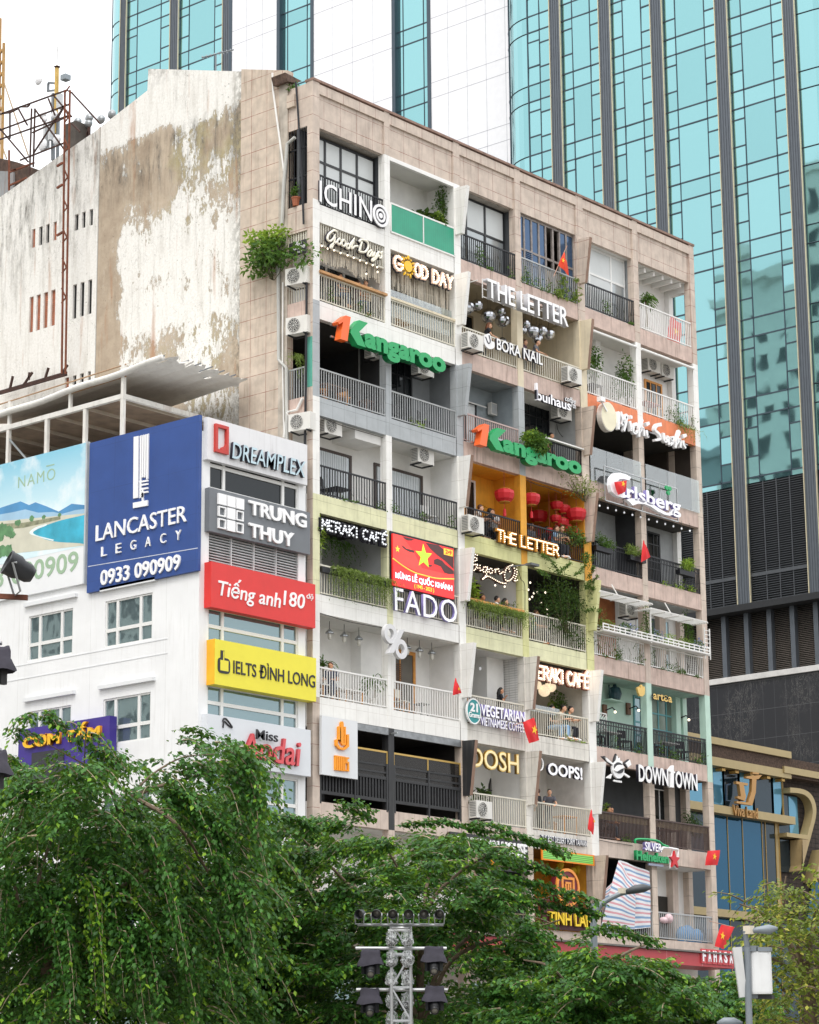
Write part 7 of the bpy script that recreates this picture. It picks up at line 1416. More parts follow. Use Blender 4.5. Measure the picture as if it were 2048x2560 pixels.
table('wooden table seen through the left grey rail', 1.6, .6, Z[2]+.013, 1.1, .5, .7, woodd, woodo); table('dark wooden stool seen through the grey rail beside the grey pillar', 3.1, .45, Z[2]+.013, .4, .4, .5, woodd, woodd); table('black folding table behind the left white balcony rail', 1.9, .6, Z[3]+.013, .7, .5, .55, blackm, blackm); table('white cafe table behind the left black mint rail', 16.6, .6, Z[5]+.013, .8, .5, .7, whitew, blackm); table('white cafe table behind the right black mint rail', 20.2, .6, Z[5]+.013, 1., .5, .7, whitew, blackm); table('dark table behind the left brown rail', 16.2, .5, Z[6]+.013, .9, .5, .72, woodd, woodd); table('dark table behind the right brown rail', 20.0, .5, Z[6]+.013, .9, .5, .72, woodd, woodd); table('small black table behind the white rail of the tall ficus balcony', 16.0, .5, Z[1]+.013, .6, .5, .6, blackm, blackm); table('red topped table behind the white rail with the creeper', 19.6, .5, Z[1]+.013, .9, .5, .65, M('red_top', 'a83a34', .5), whitem)

# ---- chairs glimpsed through the rails, boxes and loose wires
def chair(label, loc, rz, mat, leg):
    t = thing('cafe_chair', label, 'chair', loc, 'cafe chairs behind the rails'); t.rotation_euler = (0, 0, rz); q = MB()
    MB().box(-.21, .21, -.2, .2, .43, .465).build('seat', mat, t); MB().box(-.2, .2, .17, .2, .6, .88).build('backrest', mat, t)
    for o in t.children: o.data.transform(Matrix.Translation(wloc(t)))
    for o in t.children: pass
    m = MB()
    for x, y, h in ((-.18, -.17, .43), (.18, -.17, .43), (-.18, .18, .86), (.18, .18, .86)): m.bar((loc[0]+x, loc[1]+y, loc[2]), (loc[0]+x, loc[1]+y, loc[2]+h), .03)
    m.bar((loc[0]-.18, loc[1]+.18, loc[2]+.25), (loc[0]+.18, loc[1]+.18, loc[2]+.25), .02).bar((loc[0]-.18, loc[1]-.17, loc[2]+.25), (loc[0]-.18, loc[1]+.18, loc[2]+.25), .02).bar((loc[0]+.18, loc[1]-.17, loc[2]+.25), (loc[0]+.18, loc[1]+.18, loc[2]+.25), .02); m.build('legs', leg, t); return t
for lb, x, y, r, rz, mt, lg in (('wooden chair at the left behind the left grey rail', 1.0, .6, 2, .6, woodo, woodo), ('wooden chair in the middle behind the left grey rail', 2.2, .65, 2, -.4, woodo, woodd), ('black chair behind the right grey rail, near the end', 6.3, .6, 2, .3, blackm, blackm), ('black chair behind the right grey rail, near the pillar', 4.9, .7, 2, -.5, blackm, blackm),
    ('black chair beside the curtained door on the left white balcony', 1.5, .75, 3, .5, blackm, blackm), ('white chair with its back to the wall on the right white balcony', 6.6, .7, 3, -.3, whitem, steel), ('pale chair behind the white rail beside the wooden door', 5.0, .6, 5, .2, creamm, woodo), ('black chair at the left of the tall ficus', 15.8, .7, 1, .4, blackm, blackm),
    ('dark chair behind the left black mint rail', 15.8, .5, 5, .3, blackm, blackm), ('dark chair by the teal door behind the black mint rail', 17.4, .5, 5, -.3, blackm, blackm), ('dark chair behind the right black mint rail, left of the table', 19.3, .5, 5, .3, blackm, blackm), ('dark chair behind the right black mint rail, right of the table', 21.1, .5, 5, -.4, blackm, blackm),
    ('orange wood chair to the right of the couple', 13.2, .8, 6, .5, woodo, woodo), ('dark wood chair in the middle behind the right brown rail', 19.1, .5, 6, .2, woodd, woodd), ('white chair under the bougainvillea behind the cream rail', 13.2, .5, 4, .3, whitem, whitem), ('white chair under the fern row of the orange bar', 9.0, .6, 4, -.2, whitem, whitem), ('pale chair on the small patterned balcony behind the cream rail', 5.2, .6, 1, .2, wood, wood)):
    chair(lb, (x, y, Z[r]+.013), rz, mt, lg)
def box_on_wall(label, c, x0, x1, y0, y1, Y, mat): a, b = Plane('F', Y).uv(*nat(c, x0, y1)), Plane('F', Y).uv(*nat(c, x1, y0)); t = thing('meter_box', label, 'box', (a[0], Y, a[1])); MB().box(a[0], b[0], Y, Y+.16, min(a[1], b[1]), max(a[1], b[1])).build('casing', mat, t); MB().box(a[0]+.03, b[0]-.03, Y-.012, Y-.001, min(a[1], b[1])+.04, max(a[1], b[1])-.04).build('cover', greym, t)
box_on_wall('grey electric meter box beside the cream shutters', Z5, 275, 312, 330, 392, 1.0, acm); box_on_wall('small grey junction box on the white wall right of the pendant lamps', A1, 1195, 1225, 1300, 1330, 1.2, acm)
t = thing('tube_light', 'white fluorescent tube on the blue grey wall', 'lamp', F_(Z5, 118, 312, 1.1)); MB().tube([F_(Z5, 118, 312, 1.1), F_(Z5, 243, 352, 1.1)], .025).build('tube', whitem, t); t = thing('tube_light', 'white fluorescent tube on the grey door of the dark balcony', 'lamp', F_(Z4, 1425, 965, 1.1)); MB().tube([F_(Z4, 1425, 965, 1.1), F_(Z4, 1510, 988, 1.1)], .025).build('tube', whitem, t)
for k, (lb, c, Y, L) in enumerate((('black wire looping under the air conditioner by the lower case letters', Z5, .9, [(690, 455), (700, 500), (735, 540), (765, 500), (772, 470)]), ('second black wire falling down the pale wall to the rail', Z5, .9, [(765, 480), (772, 530), (760, 580), (740, 610)]), ('wire sagging across the slab above the lanterns', Z5, -.03, [(500, 812), (560, 840), (640, 862), (720, 895)]), ('wire hanging down the lime pillar from the flood light', C2, -.05, [(800, 300), (830, 400), (872, 470), (875, 760)]), ('thin wire sagging under the grey tiled slab edge', Z4, -.02, [(420, 1180), (560, 1240), (700, 1285), (960, 1360)]), ('wire drooping along the white slab under the red screen', A1, -.02, [(210, 1010), (420, 1075), (600, 1112), (740, 1135)]), ('wire drooping across the lower pink slab by the brown rails', C4, -.03, [(105, 1380), (300, 1420), (450, 1440), (590, 1465)]))):
    P = [F_(c, x, y, Y) for x, y in L]; t = thing('loose_wire', lb, 'wire', P[0]); MB().tube(smooth_line(P, 5), .012, 5).build('wire', cordm, t)
# ================================================================== people on the balconies
def etube(mb, rings, n=12):
    """elliptical rings: (x, y, z, rx, ry)"""
    vs = [(x+rx*math.cos(2*math.pi*k/n), y+ry*math.sin(2*math.pi*k/n), z) for x, y, z, rx, ry in rings for k in range(n)]; fs = []
    for i in range(len(rings)-1):
        for k in range(n): fs.append((i*n+k, i*n+(k+1) % n, (i+1)*n+(k+1) % n, (i+1)*n+k))
    fs += [tuple(range(n))[::-1], tuple((len(rings)-1)*n+k for k in range(n))]; mb._add(vs, fs)
def remeshed(mb, vox):
    me = bpy.data.meshes.new('figure'); me.from_pydata(mb.v, [], mb.f); o = bpy.data.objects.new('figure', me); COL.objects.link(o)
    md = o.modifiers.new('r', 'REMESH'); md.mode = 'VOXEL'; md.voxel_size = vox; sm = o.modifiers.new('s', 'SMOOTH'); sm.iterations = 3; sm.factor = .5
    r = bpy.data.meshes.new_from_object(o.evaluated_get(bpy.context.evaluated_depsgraph_get())); bpy.data.objects.remove(o); bpy.data.meshes.remove(me)
    r.polygons.foreach_set('use_smooth', [True]*len(r.polygons)); return r
def figure(pose, long_hair=False):
    sit = pose.startswith('sit'); hz = .47 if sit else .92; lean = {'stand': .03, 'lean': .2, 'sit': .1, 'sit_lean': .24, 'drink': .08}[pose]
    def sp(t): return -lean*t**1.3           # forward (-Y) bend of the spine, t 0..1 from hip to head
    sh_z, nk_z, hd_z = hz+.47, hz+.52, hz+.67; sy, hy = sp(.75), sp(1.)-.02
    B = MB(); B.ball((0, hy, hd_z), (.078, .096, .118), 14, 12); B.ball((0, hy-.03, hd_z-.06), (.058, .068, .062), 12, 8)      # skull and jaw
    B.tube([(0, hy-.085, hd_z+.02), (0, hy-.116, hd_z-.022), (0, hy-.09, hd_z-.035)], [.011, .017, .013], 6); B.tube([(-.025, hy-.092, hd_z-.062), (.025, hy-.092, hd_z-.062)], .009, 6)
    for s in (-1, 1): B.ball((s*.08, hy+.005, hd_z-.01), (.014, .028, .036), 8, 6); B.tube([(s*.018, hy-.094, hd_z+.028), (s*.05, hy-.084, hd_z+.03)], .009, 5)
    B.tube([(0, sy, nk_z-.05), (0, (sy+hy)/2+.01, nk_z+.02), (0, hy+.015, hd_z-.06)], [.07, .055, .055], 10)
    torso = [(0, .0, hz-.06, .15, .11), (0, sp(.1), hz+.02, .155, .115), (0, sp(.3), hz+.16, .135, .098), (0, sp(.5), hz+.3, .155, .108), (0, sp(.7), hz+.42, .165, .105), (0, sy, sh_z+.03, .13, .085), (0, sy, nk_z, .06, .055)]
    etube(B, torso); Sh = MB(); etube(Sh, [(x, y, z, a+.016, b+.016) for x, y, z, a, b in torso[:-1]]+[(0, sy, nk_z-.015, .085, .075)])
    Tr = MB(); Tr.ball((0, 0, hz-.02), (.168, .13, .12), 12, 8)
    arms = {'stand': ((.25, .03, -.28), (.27, -.06, -.52)), 'lean': ((.26, -.1, -.26), (.14, -.36, -.34)), 'sit': ((.24, -.05, -.27), (.13, -.3, -.28)), 'sit_lean': ((.27, -.12, -.24), (.08, -.36, -.2)), 'drink': ((.25, -.12, -.25), (.1, -.24, -.03))}[pose]
    for s in (-1, 1):
        a = (s*.175, sy, sh_z); e = (s*arms[0][0], sy+arms[0][1], sh_z+arms[0][2]); w = (s*arms[1][0], sy+arms[1][1], sh_z+arms[1][2])
        if s < 0 and pose == 'drink': e = (-.25, sy-.1, sh_z-.26); w = (-.12, sy-.32, sh_z-.3)
        B.tube([a, ((a[0]+e[0])/2, (a[1]+e[1])/2, (a[2]+e[2])/2), e, ((w[0]+e[0])/2, (w[1]+e[1])/2, (w[2]+e[2])/2), w], [.054, .046, .038, .036, .026], 9)
        d = np.array(w)-np.array(e); d /= np.linalg.norm(d); side = np.cross(d, [0, 0, 1.]); side /= np.linalg.norm(side)+1e-9; p = np.array(w)+d*.045
        B.ball(tuple(p), (.04, .045, .024), 8, 6)
        for k, ln in enumerate((.062, .075, .07, .055)): q = np.array(w)+d*.075+side*(k-1.5)*.019; B.tube([q, q+d*ln*.55-np.array([0, 0, .008]), q+d*ln*.8-np.array([0, 0, .03])], [.0095, .009, .008], 5)
        q = np.array(w)+d*.02-side*s*.03; B.tube([q, q+d*.035-side*s*.02, q+d*.06-side*s*.018], [.012, .011, .009], 5)
        m = (a[0]*.4+e[0]*.6, a[1]*.4+e[1]*.6, a[2]*.4+e[2]*.6); Sh.tube([(s*.12, sy, sh_z+.01), a, m], [.075, .072, .062], 10)
        if sit: L = [(s*.09, 0, hz-.02), (s*.11, -.22, hz+.0), (s*.12, -.43, hz-.01), (s*.12, -.42, hz-.22), (s*.12, -.4, .08)]
        else: L = [(s*.085, 0, hz-.04), (s*.095, .0, hz-.24), (s*.1, .01, .5), (s*.1, .02, .28), (s*.1, .03, .08)]
        B.tube(L, [.085, .075, .054, .052, .036], 10); B.tube([(L[-1][0], L[-1][1]+.05, .045), (L[-1][0], L[-1][1]-.06, .05), (L[-1][0], L[-1][1]-.17, .035)], [.04, .045, .03], 8); Tr.tube(L[:-1]+[(L[-1][0], L[-1][1], .13)], [.1, .09, .07, .066, .06], 10)
    H = MB(); H.ball((0, hy+.014, hd_z+.028), (.09, .106, .112), 14, 10); H.v = [(x, max(y, hy-.07-.6*max(0, z-hd_z-.06)), max(z, hd_z-.03+(.09 if y < hy-.02 else -.04))) for x, y, z in H.v]
    if long_hair: H.tube([(0, hy+.06, hd_z+.04), (0, hy+.095, hd_z-.1), (0, hy+.1, hd_z-.24), (0, hy+.1, hd_z-.34)], [.08, .085, .075, .03], 10)
    E_ = MB()
    for s in (-1, 1): E_.ball((s*.032, hy-.088, hd_z+.008), (.012, .008, .008), 6, 4)
    Sf = MB()
    for s in (-1, 1): y = -.4 if sit else .03; Sf.tube([(s*.11, y+.06, .045), (s*.11, y-.06, .055), (s*.11, y-.19, .04)], [.048, .052, .036], 8)
    em = bpy.data.meshes.new('eyes'); em.from_pydata(E_.v, [], E_.f); return remeshed(B, .0105), remeshed(Sh, .016), remeshed(Tr, .018), remeshed(H, .013), em, remeshed(Sf, .016)
FIG = {}
skins = [M('skin_a', 'c68f6c', .55, var=.03), M('skin_b', 'd9a888', .55, var=.03), M('skin_c', 'a87450', .55, var=.03)]; hairb = M('hair_black', '1d1815', .5, var=.1); hairn = M('hair_brown', '54321f', .5, var=.1); hairy_ = M('hair_auburn', '7b4a2c', .5, var=.1); eyem = M('eye', '1a1412', .3)
CLO = {k: M('cloth_'+k, v, .8, var=.08) for k, v in dict(white='e3e3e2', black='23242a', navy='2b3550', grey='6c6e74', olive='6a6a50', teal='2c5a55', plum='5b4350', cream='d9ccb4', denim='4a5f80', sky='8fb2d4', stripe='5a5a62').items()}
def person(label, loc, rz, pose, shirt, trousers, hair=None, skin=0, long=False, sc=1.):
    k = (pose, long)
    if k not in FIG: FIG[k] = figure(pose, long)
    t = thing('person', label, 'person', loc); t.rotation_euler = (0, 0, rz); t.scale = (sc, sc, sc)
    for nm, me, m in zip(('body', 'shirt', 'trousers', 'hair', 'eyes', 'shoes'), FIG[k], (skins[skin], CLO[shirt], CLO[trousers], hair or hairb, eyem, CLO['white' if skin == 1 else 'black'])):
        me = me.copy(); me.materials.clear(); link(nm, me, m, t)
    return t
def place(label, c, x, y, Y, r, rz, pose, *a, **k):
    """x, y: where the head is seen"""
    u, v = Plane('F', Y).uv(*nat(c, x, y)); zf = Z[r]+.013; need = v-zf; h = {'sit': 1.14, 'sit_lean': 1.14}.get(pose, 1.59)
    if pose.startswith('sit'):      # seats: a simple stool under every sitter
        lift = max(0., need-h); st = thing('bar_stool', ('stool under the ' if len(label.split()) < 14 else 'stool of ')+label, 'stool', (u, Y, zf)); MB().lathe((u, Y, zf), [(0, .33+lift), (.17, .33+lift), (.18, .36+lift), (.17, .385+lift), (0, .385+lift)], 14).build('seat', woodd, st); m = MB()
        for s in (-1, 1):
            for q in (-1, 1): MB().bar((u+s*.08, Y+q*.08, zf+.33+lift), (u+s*.16, Y+q*.16, zf), .03).build('leg', blackm, st)
        return person(label, (u, Y, zf+lift), rz, pose, *a, **k)
    return person(label, (u, Y, zf), rz, pose, *a, sc=min(1.12, max(.9, need/h)), **k)
R_ = math.radians
place('man with short black hair leaning over the pale wood bar top', C1, 635, 790, .6, 1, R_(-70), 'lean', 'cream', 'black', skin=1); place('dark haired guest at the left behind the pale wood bar top', C1, 272, 690, .75, 1, R_(40), 'sit', 'navy', 'denim'); place('guest mostly hidden by the middle of the pale wood bar top', C1, 485, 770, .7, 1, R_(60), 'sit', 'plum', 'denim', hairn)
place('woman with auburn hair in a black top above the petal emblem', Z3, 230, 1135, .5, 1, R_(50), 'lean', 'black', 'black', hairy_, 1, long=True); place('person in a pale cap beside the cream pillar', Z3, 538, 1235, .5, 1, R_(25), 'lean', 'grey', 'black', hairb, 1); place('person half hidden by the cream pillar', Z3, 482, 1220, .7, 1, R_(30), 'stand', 'plum', 'black', hairn, 1)
place('guest in sunglasses looking over the green lettering plant', Z5, 650, 572, .6, 2, R_(20), 'stand', 'black', 'black')
place('reddish haired boy at the left end of the black rail', Z5, 160, 998, .55, 3, R_(45), 'sit_lean', 'white', 'black', hairn, 1); place('black haired boy in black between two friends on the amber balcony', Z5, 228, 1010, .55, 3, R_(70), 'sit_lean', 'black', 'black', hairb, 1); place('auburn haired boy in a white shirt looking down on the amber balcony', Z5, 288, 1030, .6, 3, R_(-60), 'sit_lean', 'white', 'black', hairy_, 1)
place('woman with long hair in a pale blue top under the lanterns', Z5, 670, 1135, .45, 3, R_(20), 'sit', 'sky', 'black', hairn, 1, long=True); place('woman in a pale top resting her chin at the right under the lanterns', Z5, 708, 1155, .4, 3, R_(-30), 'sit_lean', 'cream', 'black', hairb, 1, long=True); place('dark haired guest seated further back under the lanterns', Z5, 610, 1130, .9, 3, R_(10), 'sit', 'black', 'black'); place('guest with a pale bag behind the black rail left of the lanterns', Z5, 515, 1110, .9, 3, R_(0), 'sit', 'grey', 'black')
place('man in a white shirt drinking at the orange bar', C2, 480, 625, .55, 4, R_(60), 'sit_lean', 'white', 'black', hairb, 1); place('woman with tied black hair and patterned top at the orange bar', C2, 568, 655, .5, 4, R_(50), 'sit_lean', 'stripe', 'black', hairb, 1, long=True); place('guest in the shade at the left end of the orange bar', C2, 305, 605, .6, 4, R_(40), 'sit_lean', 'black', 'black', hairb, 2); place('guest in teal seated low behind the cream rail beside the bougainvillea', C2, 965, 960, .5, 4, R_(40), 'sit', 'teal', 'black', hairn, 0)
place('man in a dark shirt seated with his arm along the white rail', A1, 305, 1495, .45, 5, R_(-60), 'sit', 'navy', 'navy', hairn, 0); place('woman drinking in front of the white brick wall', A2, 322, 995, .5, 5, R_(50), 'drink', 'black', 'black', hairb, 0, long=True); place('guest at the far left of the white brick balcony', A2, 128, 965, .5, 5, R_(20), 'stand', 'plum', 'black', hairn, 0)
place('smiling guest in dark green, right of the three diners', A2, 738, 1055, .45, 5, R_(15), 'sit_lean', 'teal', 'black', hairb, 1); place('guest resting a head on one hand in the middle of the three diners', A2, 690, 1045, .5, 5, R_(20), 'sit_lean', 'cream', 'sky', hairb, 1); place('guest with black hair, left of the three diners', A2, 640, 1048, .55, 5, R_(25), 'sit', 'black', 'sky', hairb, 1)
place('bearded man in a striped dark tee shirt standing at the cream rail', A4, 205, 205, .45, 6, R_(-40), 'lean', 'stripe', 'grey', hairb, 1); place('woman with tied hair in a black top beside the bearded man', A4, 150, 212, .5, 6, R_(-160), 'stand', 'black', 'black', hairn, 1)
place('guest at the left end of the brown rail', A4, 525, 305, .5, 6, R_(20), 'sit', 'white', 'black', hairb, 0); place('second guest at the brown rail, beside the leafy plant', A4, 548, 312, .55, 6, R_(-20), 'sit', 'sky', 'black', hairb, 0); place('woman walking past the lower left white balcony corner', B3, 1300, 1250, .6, 7, R_(10), 'stand', 'white', 'black', hairb, 1)
# ================================================================== roof clutter on the left
rs = M('rust_dark', '45302a', .85, .1, var=.35, sc=6); ro = M('rust_orange', '74432f', .85, .1, var=.35, sc=6)
pf = Plane('S', -.9)
def frame_lines(name, label, cat, pl, c, lines, w, mat, d=0.):
    t = thing(name, label, cat, pl.xyz(*pl.uv(*nat(c, *lines[0][0])))); m = MB()
    for a, b in lines: m.bar(pl.xyz(*pl.uv(*nat(c, *a)), d), pl.xyz(*pl.uv(*nat(c, *b)), d), w)
    m.build('bars', mat, t); return t
BF = [((0, 685), (400, 540)), ((400, 540), (432, 555)), ((0, 780), (415, 625)), ((0, 835), (420, 690)), ((190, 650), (178, 1045)), ((210, 650), (200, 1000)), ((0, 770), (170, 970)), ((60, 680), (60, 830)), ((15, 680), (60, 675)), ((60, 675), (110, 650)), ((110, 650), (165, 750)), ((120, 640), (165, 640)), ((165, 640), (180, 625)), ((200, 920), (395, 620)), ((195, 795), (420, 690)), ((210, 655), (385, 895)), ((120, 960), (400, 850)), ((320, 570), (430, 700)), ((430, 555), (600, 740)), ((290, 590), (330, 690)), ((395, 620), (330, 735)), ((430, 740), (480, 790))]
t = frame_lines('roof_framework', 'rusty empty billboard framework standing on the roof edge at the left', 'framework', pf, Z1, BF, .05, rs); m = MB()
for x0, x1 in ((402, 385), (432, 420)): m.bar(pf.xyz(*pf.uv(*nat(Z1, x0, 545)), .1), pf.xyz(*pf.uv(*nat(A5, 345 if x0 == 402 else 365, 810)), .1), .055)
L0 = [(402+(-17)*k/12, 545+k*100) for k in range(13)]
for k in range(15): y = 560+k*90; m.bar(pf.xyz(*pf.uv(*nat(Z1, 402-k*1.5, y)), .1), pf.xyz(*pf.uv(*nat(Z1, 431-k*1.3, y+(70 if k % 2 else -40))), .1), .04)
for y in (1000, 1130, 1415): m.bar(pf.xyz(*pf.uv(*nat(Z1, 355, y)), .1), pf.xyz(*pf.uv(*nat(Z1, 388, y-20)), .1), .07)
m.build('lattice_mast', ro, t)
t = frame_lines('rusty_bracket_row', 'rusty steel rail with brackets on the old wall just above the terrace', 'brackets', Plane('S', -.3), A5, [((0, 905), (360, 800)), ((0, 915), (360, 812)), ((55, 885), (70, 820)), ((130, 865), (175, 800)), ((155, 840), (160, 800)), ((245, 830), (262, 775)), ((335, 805), (365, 760))], .07, rs)
t = thing('roof_shed', 'dark rusted corrugated roof shed at the far left', 'shed', (2, 19, 34)); P8 = Plane('S', 1.0)
MB().poly(P8, uvs(P8, Z1, [(-60, 930), (0, 940), (60, 955), (215, 1015), (170, 1060), (60, 1140), (0, 1190), (-60, 1230)]), -3, -.4).build('roof_sheet', M('corrugated_rust', '4e3d34', .9, var=.5, sc=4), t); MB().poly(P8, uvs(P8, Z1, [(-60, 1010), (42, 1015), (45, 1165), (-60, 1210)]), -.39, -.3).build('patched_panel', M('grey_sheet', '8d8f90', .7, stain=.8, stcol='7a4428'), t)
frame_lines('rusty_rail', 'orange rusty rail in front of the corrugated shed', 'rail', Plane('S', .4), Z1, [((55, 900), (55, 1140)), ((60, 1030), (205, 975)), ((60, 1110), (160, 1065)), ((70, 1020), (100, 1015))], .06, ro)
pm_ = Plane('S', 6.); t = thing('antenna_mast', 'yellow and grey antenna mast with white dishes behind the roof', 'antenna', pm_.xyz(*pm_.uv(*nat(Z1, 335, 950)))); ym = M('mast_yellow', 'c9a75a', .6, var=.2); gm = M('mast_grey', '7d8388', .5, .3)
def mp(x, y, w=0): return pm_.xyz(*pm_.uv(*nat(Z1, x, y)), w)
MB().bar(mp(342, 395), mp(335, 800), .12).build('mast', ym, t); MB().bar(mp(320, 560), mp(318, 960), .12).bar(mp(350, 700), mp(345, 960), .1).build('lower_mast', gm, t); MB().tube([mp(345, 280), mp(342, 400)], .025).build('whip', M('whip', 'c9c9c9', .4), t); MB().lathe(mp(343, 400), [(.0, .06), (.14, 0), (.06, -.06)], 8).build('cap', rs, t)
for x, y, r in ((265, 495, .2), (290, 700, .2), (290, 880, .26), (360, 700, .17), (375, 850, .22), (300, 730, .14)): c_ = mp(x, y, .3); MB().ball(c_, (.09, r, r), 12, 8).build('dish', M('dish_white', 'dcdde0', .4, var=.05), t)
MB().bar(mp(290, 495), mp(340, 500), .08).bar(mp(290, 500), mp(288, 550), .08).bar(mp(288, 545), mp(338, 540), .07).build('dish_arm', gm, t); MB().box(*[v for q in ((mp(362, 450)[0], mp(362, 450)[0]+.3), sorted((mp(362, 450)[1], mp(392, 450)[1])), sorted((mp(362, 480)[2], mp(362, 450)[2]))) for v in q]).build('radio_box', M('radio_box', '8d979e', .5), t)
for x, y0, y1 in ((300, 760, 900), (330, 740, 850), (380, 570, 660)): MB().bar(mp(x, y0, .2), mp(x, y1, .2), .13, .25).build('panel_antenna', M('panel_antenna', 'c3c6c8', .5), t)
for x0, y0, x1, y1 in ((20, 480, 170, 930), (0, 840, 40, 950)): MB().tube([mp(x0, y0), mp(x1, y1)], .035).build('stay', M('stay_tan', 'a8957c', .6), t)
pq = Plane('S', 4.); t = thing('ladder_mast', 'tan ladder mast cut by the left edge of the picture', 'mast', pq.xyz(*pq.uv(*nat(Z1, 10, 670)))); m = MB()
for x0, x1 in ((24, 12), (2, -8)): m.bar(pq.xyz(*pq.uv(*nat(Z1, x0, 258 if x0 > 10 else 110))), pq.xyz(*pq.uv(*nat(Z1, x1, 960))), .09)
for k in range(6): y = 290+k*70; m.bar(pq.xyz(*pq.uv(*nat(Z1, 23-k*1.5, y))), pq.xyz(*pq.uv(*nat(Z1, -3-k*1.5, y+35))), .07)
m.build('ladder', M('mast_tan', 'b08a55', .7, var=.2), t)
for k, (x, y) in enumerate(((465, 730), (535, 705), (530, 740), (605, 715), (670, 685))):
    q = pm_.xyz(*pm_.uv(*nat(Z1, x, y))); t = thing('roof_floodlight', 'round floodlight on the old roof edge, %s of five' % ['leftmost', 'second from the left', 'lowest', 'fourth', 'rightmost'][k], 'flood light', q, 'floodlights along the old roof edge'); MB().ball(q, (.14, .2, .19), 12, 8).build('reflector', M('lamp_shell', '9fa3a6', .3, .5, var=.2), t); MB().bar((q[0], q[1], q[2]-.35), (q[0], q[1], q[2]-2.2), .1).build('stand', rs, t)
t = thing('roof_tank_pile', 'dark clutter on the roof edge below the floodlights', 'clutter', mp(500, 780)); MB().box(5.4, 6.2, mp(520, 780)[1], mp(450, 780)[1], mp(500, 800)[2]-2, mp(500, 755)[2]).build('crate', M('dark_clutter', '4b453f', .8, var=.3), t)
P9 = Plane('S', 3.); t = thing('tv_antenna', 'thin television antenna above the gable top', 'antenna', P9.xyz(*P9.uv(*nat(Z1, 1293, 412)))); 
def ap(x, y): return P9.xyz(*P9.uv(*nat(Z1, x, y)))
MB().tube([ap(1293, 420), ap(1293, 330)], .03).tube([ap(1210, 345), ap(1400, 298)], .025).build('boom', gm, t); m = MB()
for x in range(1215, 1400, 24): y = 345-(x-1210)*.247; m.tube([ap(x-4, y-9), ap(x+4, y+9)], .018, 4)
m.build('elements', gm, t)
t = thing('roof_tile_edge', 'broken corrugated roof edge behind the parapet corner', 'roof edge', (.5, 1, 36)); MB().poly(Plane('F', 1.0), uvs(Plane('F', 1.0), Z2, [(150, 125), (275, 190), (235, 205), (165, 190)]), -.6, .05).build('sheet', M('old_tiles', '5c4a40', .9, var=.5, sc=8), t)

# ================================================================== trees in front
bark = M('bark', '6a5a4a', .85, var=.35, sc=9, bump=.4); barkl = M('pale_bark', '9a8b74', .85, var=.3, sc=9)
tl_a = leafmat('tree_leaf', '20471d', '4b7e33', .28); tl_y = leafmat('tree_leaf_young', '6f9f2c', '92ba3c', .4); tl_o = leafmat('olive_leaf', '566a2a', '7d8a38', .35); tl_oy = leafmat('olive_leaf_yellow', 'a3a845', 'bdb554', .4)
class Crown:
    def __init__(s): s.P, s.D, s.L, s.y, s.tw = [], [], [], [], MB()
    def strand(s, o, d, L, droop, per=60, leaf=.085, rad=.1, young=.0, twig=True, tip=0.):
        o = np.array(o, float); d = np.array(d, float); n = max(5, int(L*per)); t = (np.arange(n)+rng.random(n)*.6)/n
        P = o+d*(L*t)[:, None]-np.array([0, 0, 1.])*(droop*L*t**2)[:, None]; T = d*L-np.array([0, 0, 2.])*(droop*L*t)[:, None]; T /= np.linalg.norm(T, axis=1, keepdims=True)
        sd = np.cross(T, [0, 0, 1.]); sd /= np.linalg.norm(sd, axis=1, keepdims=True)+1e-6; sg = np.where(np.arange(n) % 2, 1., -1.)[:, None]
        off = rng.normal(size=(n, 3))*rad*.45*np.array([1, 1, .5]); dr = sd*sg*.8+T*.55+rng.normal(size=(n, 3))*.24+np.array([0, 0, -.4])
        s.P.append(P+off+sd*sg*rad*.35); s.D.append(dr); s.L.append(leaf*(.7+.55*rng.random(n))); s.y.append((rng.random(n) < (young+tip*(t > .8))))
        if twig: k = 7; q = np.linspace(0, 1, k); s.tw.tube([o+d*L*a-np.array([0, 0, droop*L*a*a]) for a in q], [.016*(1-.75*a) for a in q], 4)
    def build(s, t, mat, ymat, asp=.56, twm=None):
        P, D, L, y = np.concatenate(s.P), np.concatenate(s.D), np.concatenate(s.L), np.concatenate(s.y)
        leaf_mesh('crown', P[~y], D[~y], L[~y], L[~y]*asp, mat, t, .14, .36)
        if y.any(): leaf_mesh('young_leaves', P[y], D[y], L[y], L[y]*asp, ymat, t, .14, .36)
        s.tw.build('twigs', twm or barkl, t)
def inpoly(x, y, poly):
    c = False; n = len(poly)
    for i in range(n):
        (x1, y1), (x2, y2) = poly[i], poly[i-1]
        if (y1 > y) != (y2 > y) and x < (x2-x1)*(y-y1)/(y2-y1)+x1: c = not c
    return c
def sample(poly):
    xs, ys = [p[0] for p in poly], [p[1] for p in poly]
    while True:
        x, y = random.uniform(min(xs), max(xs)), random.uniform(min(ys), max(ys))
        if inpoly(x, y, poly): return x, y
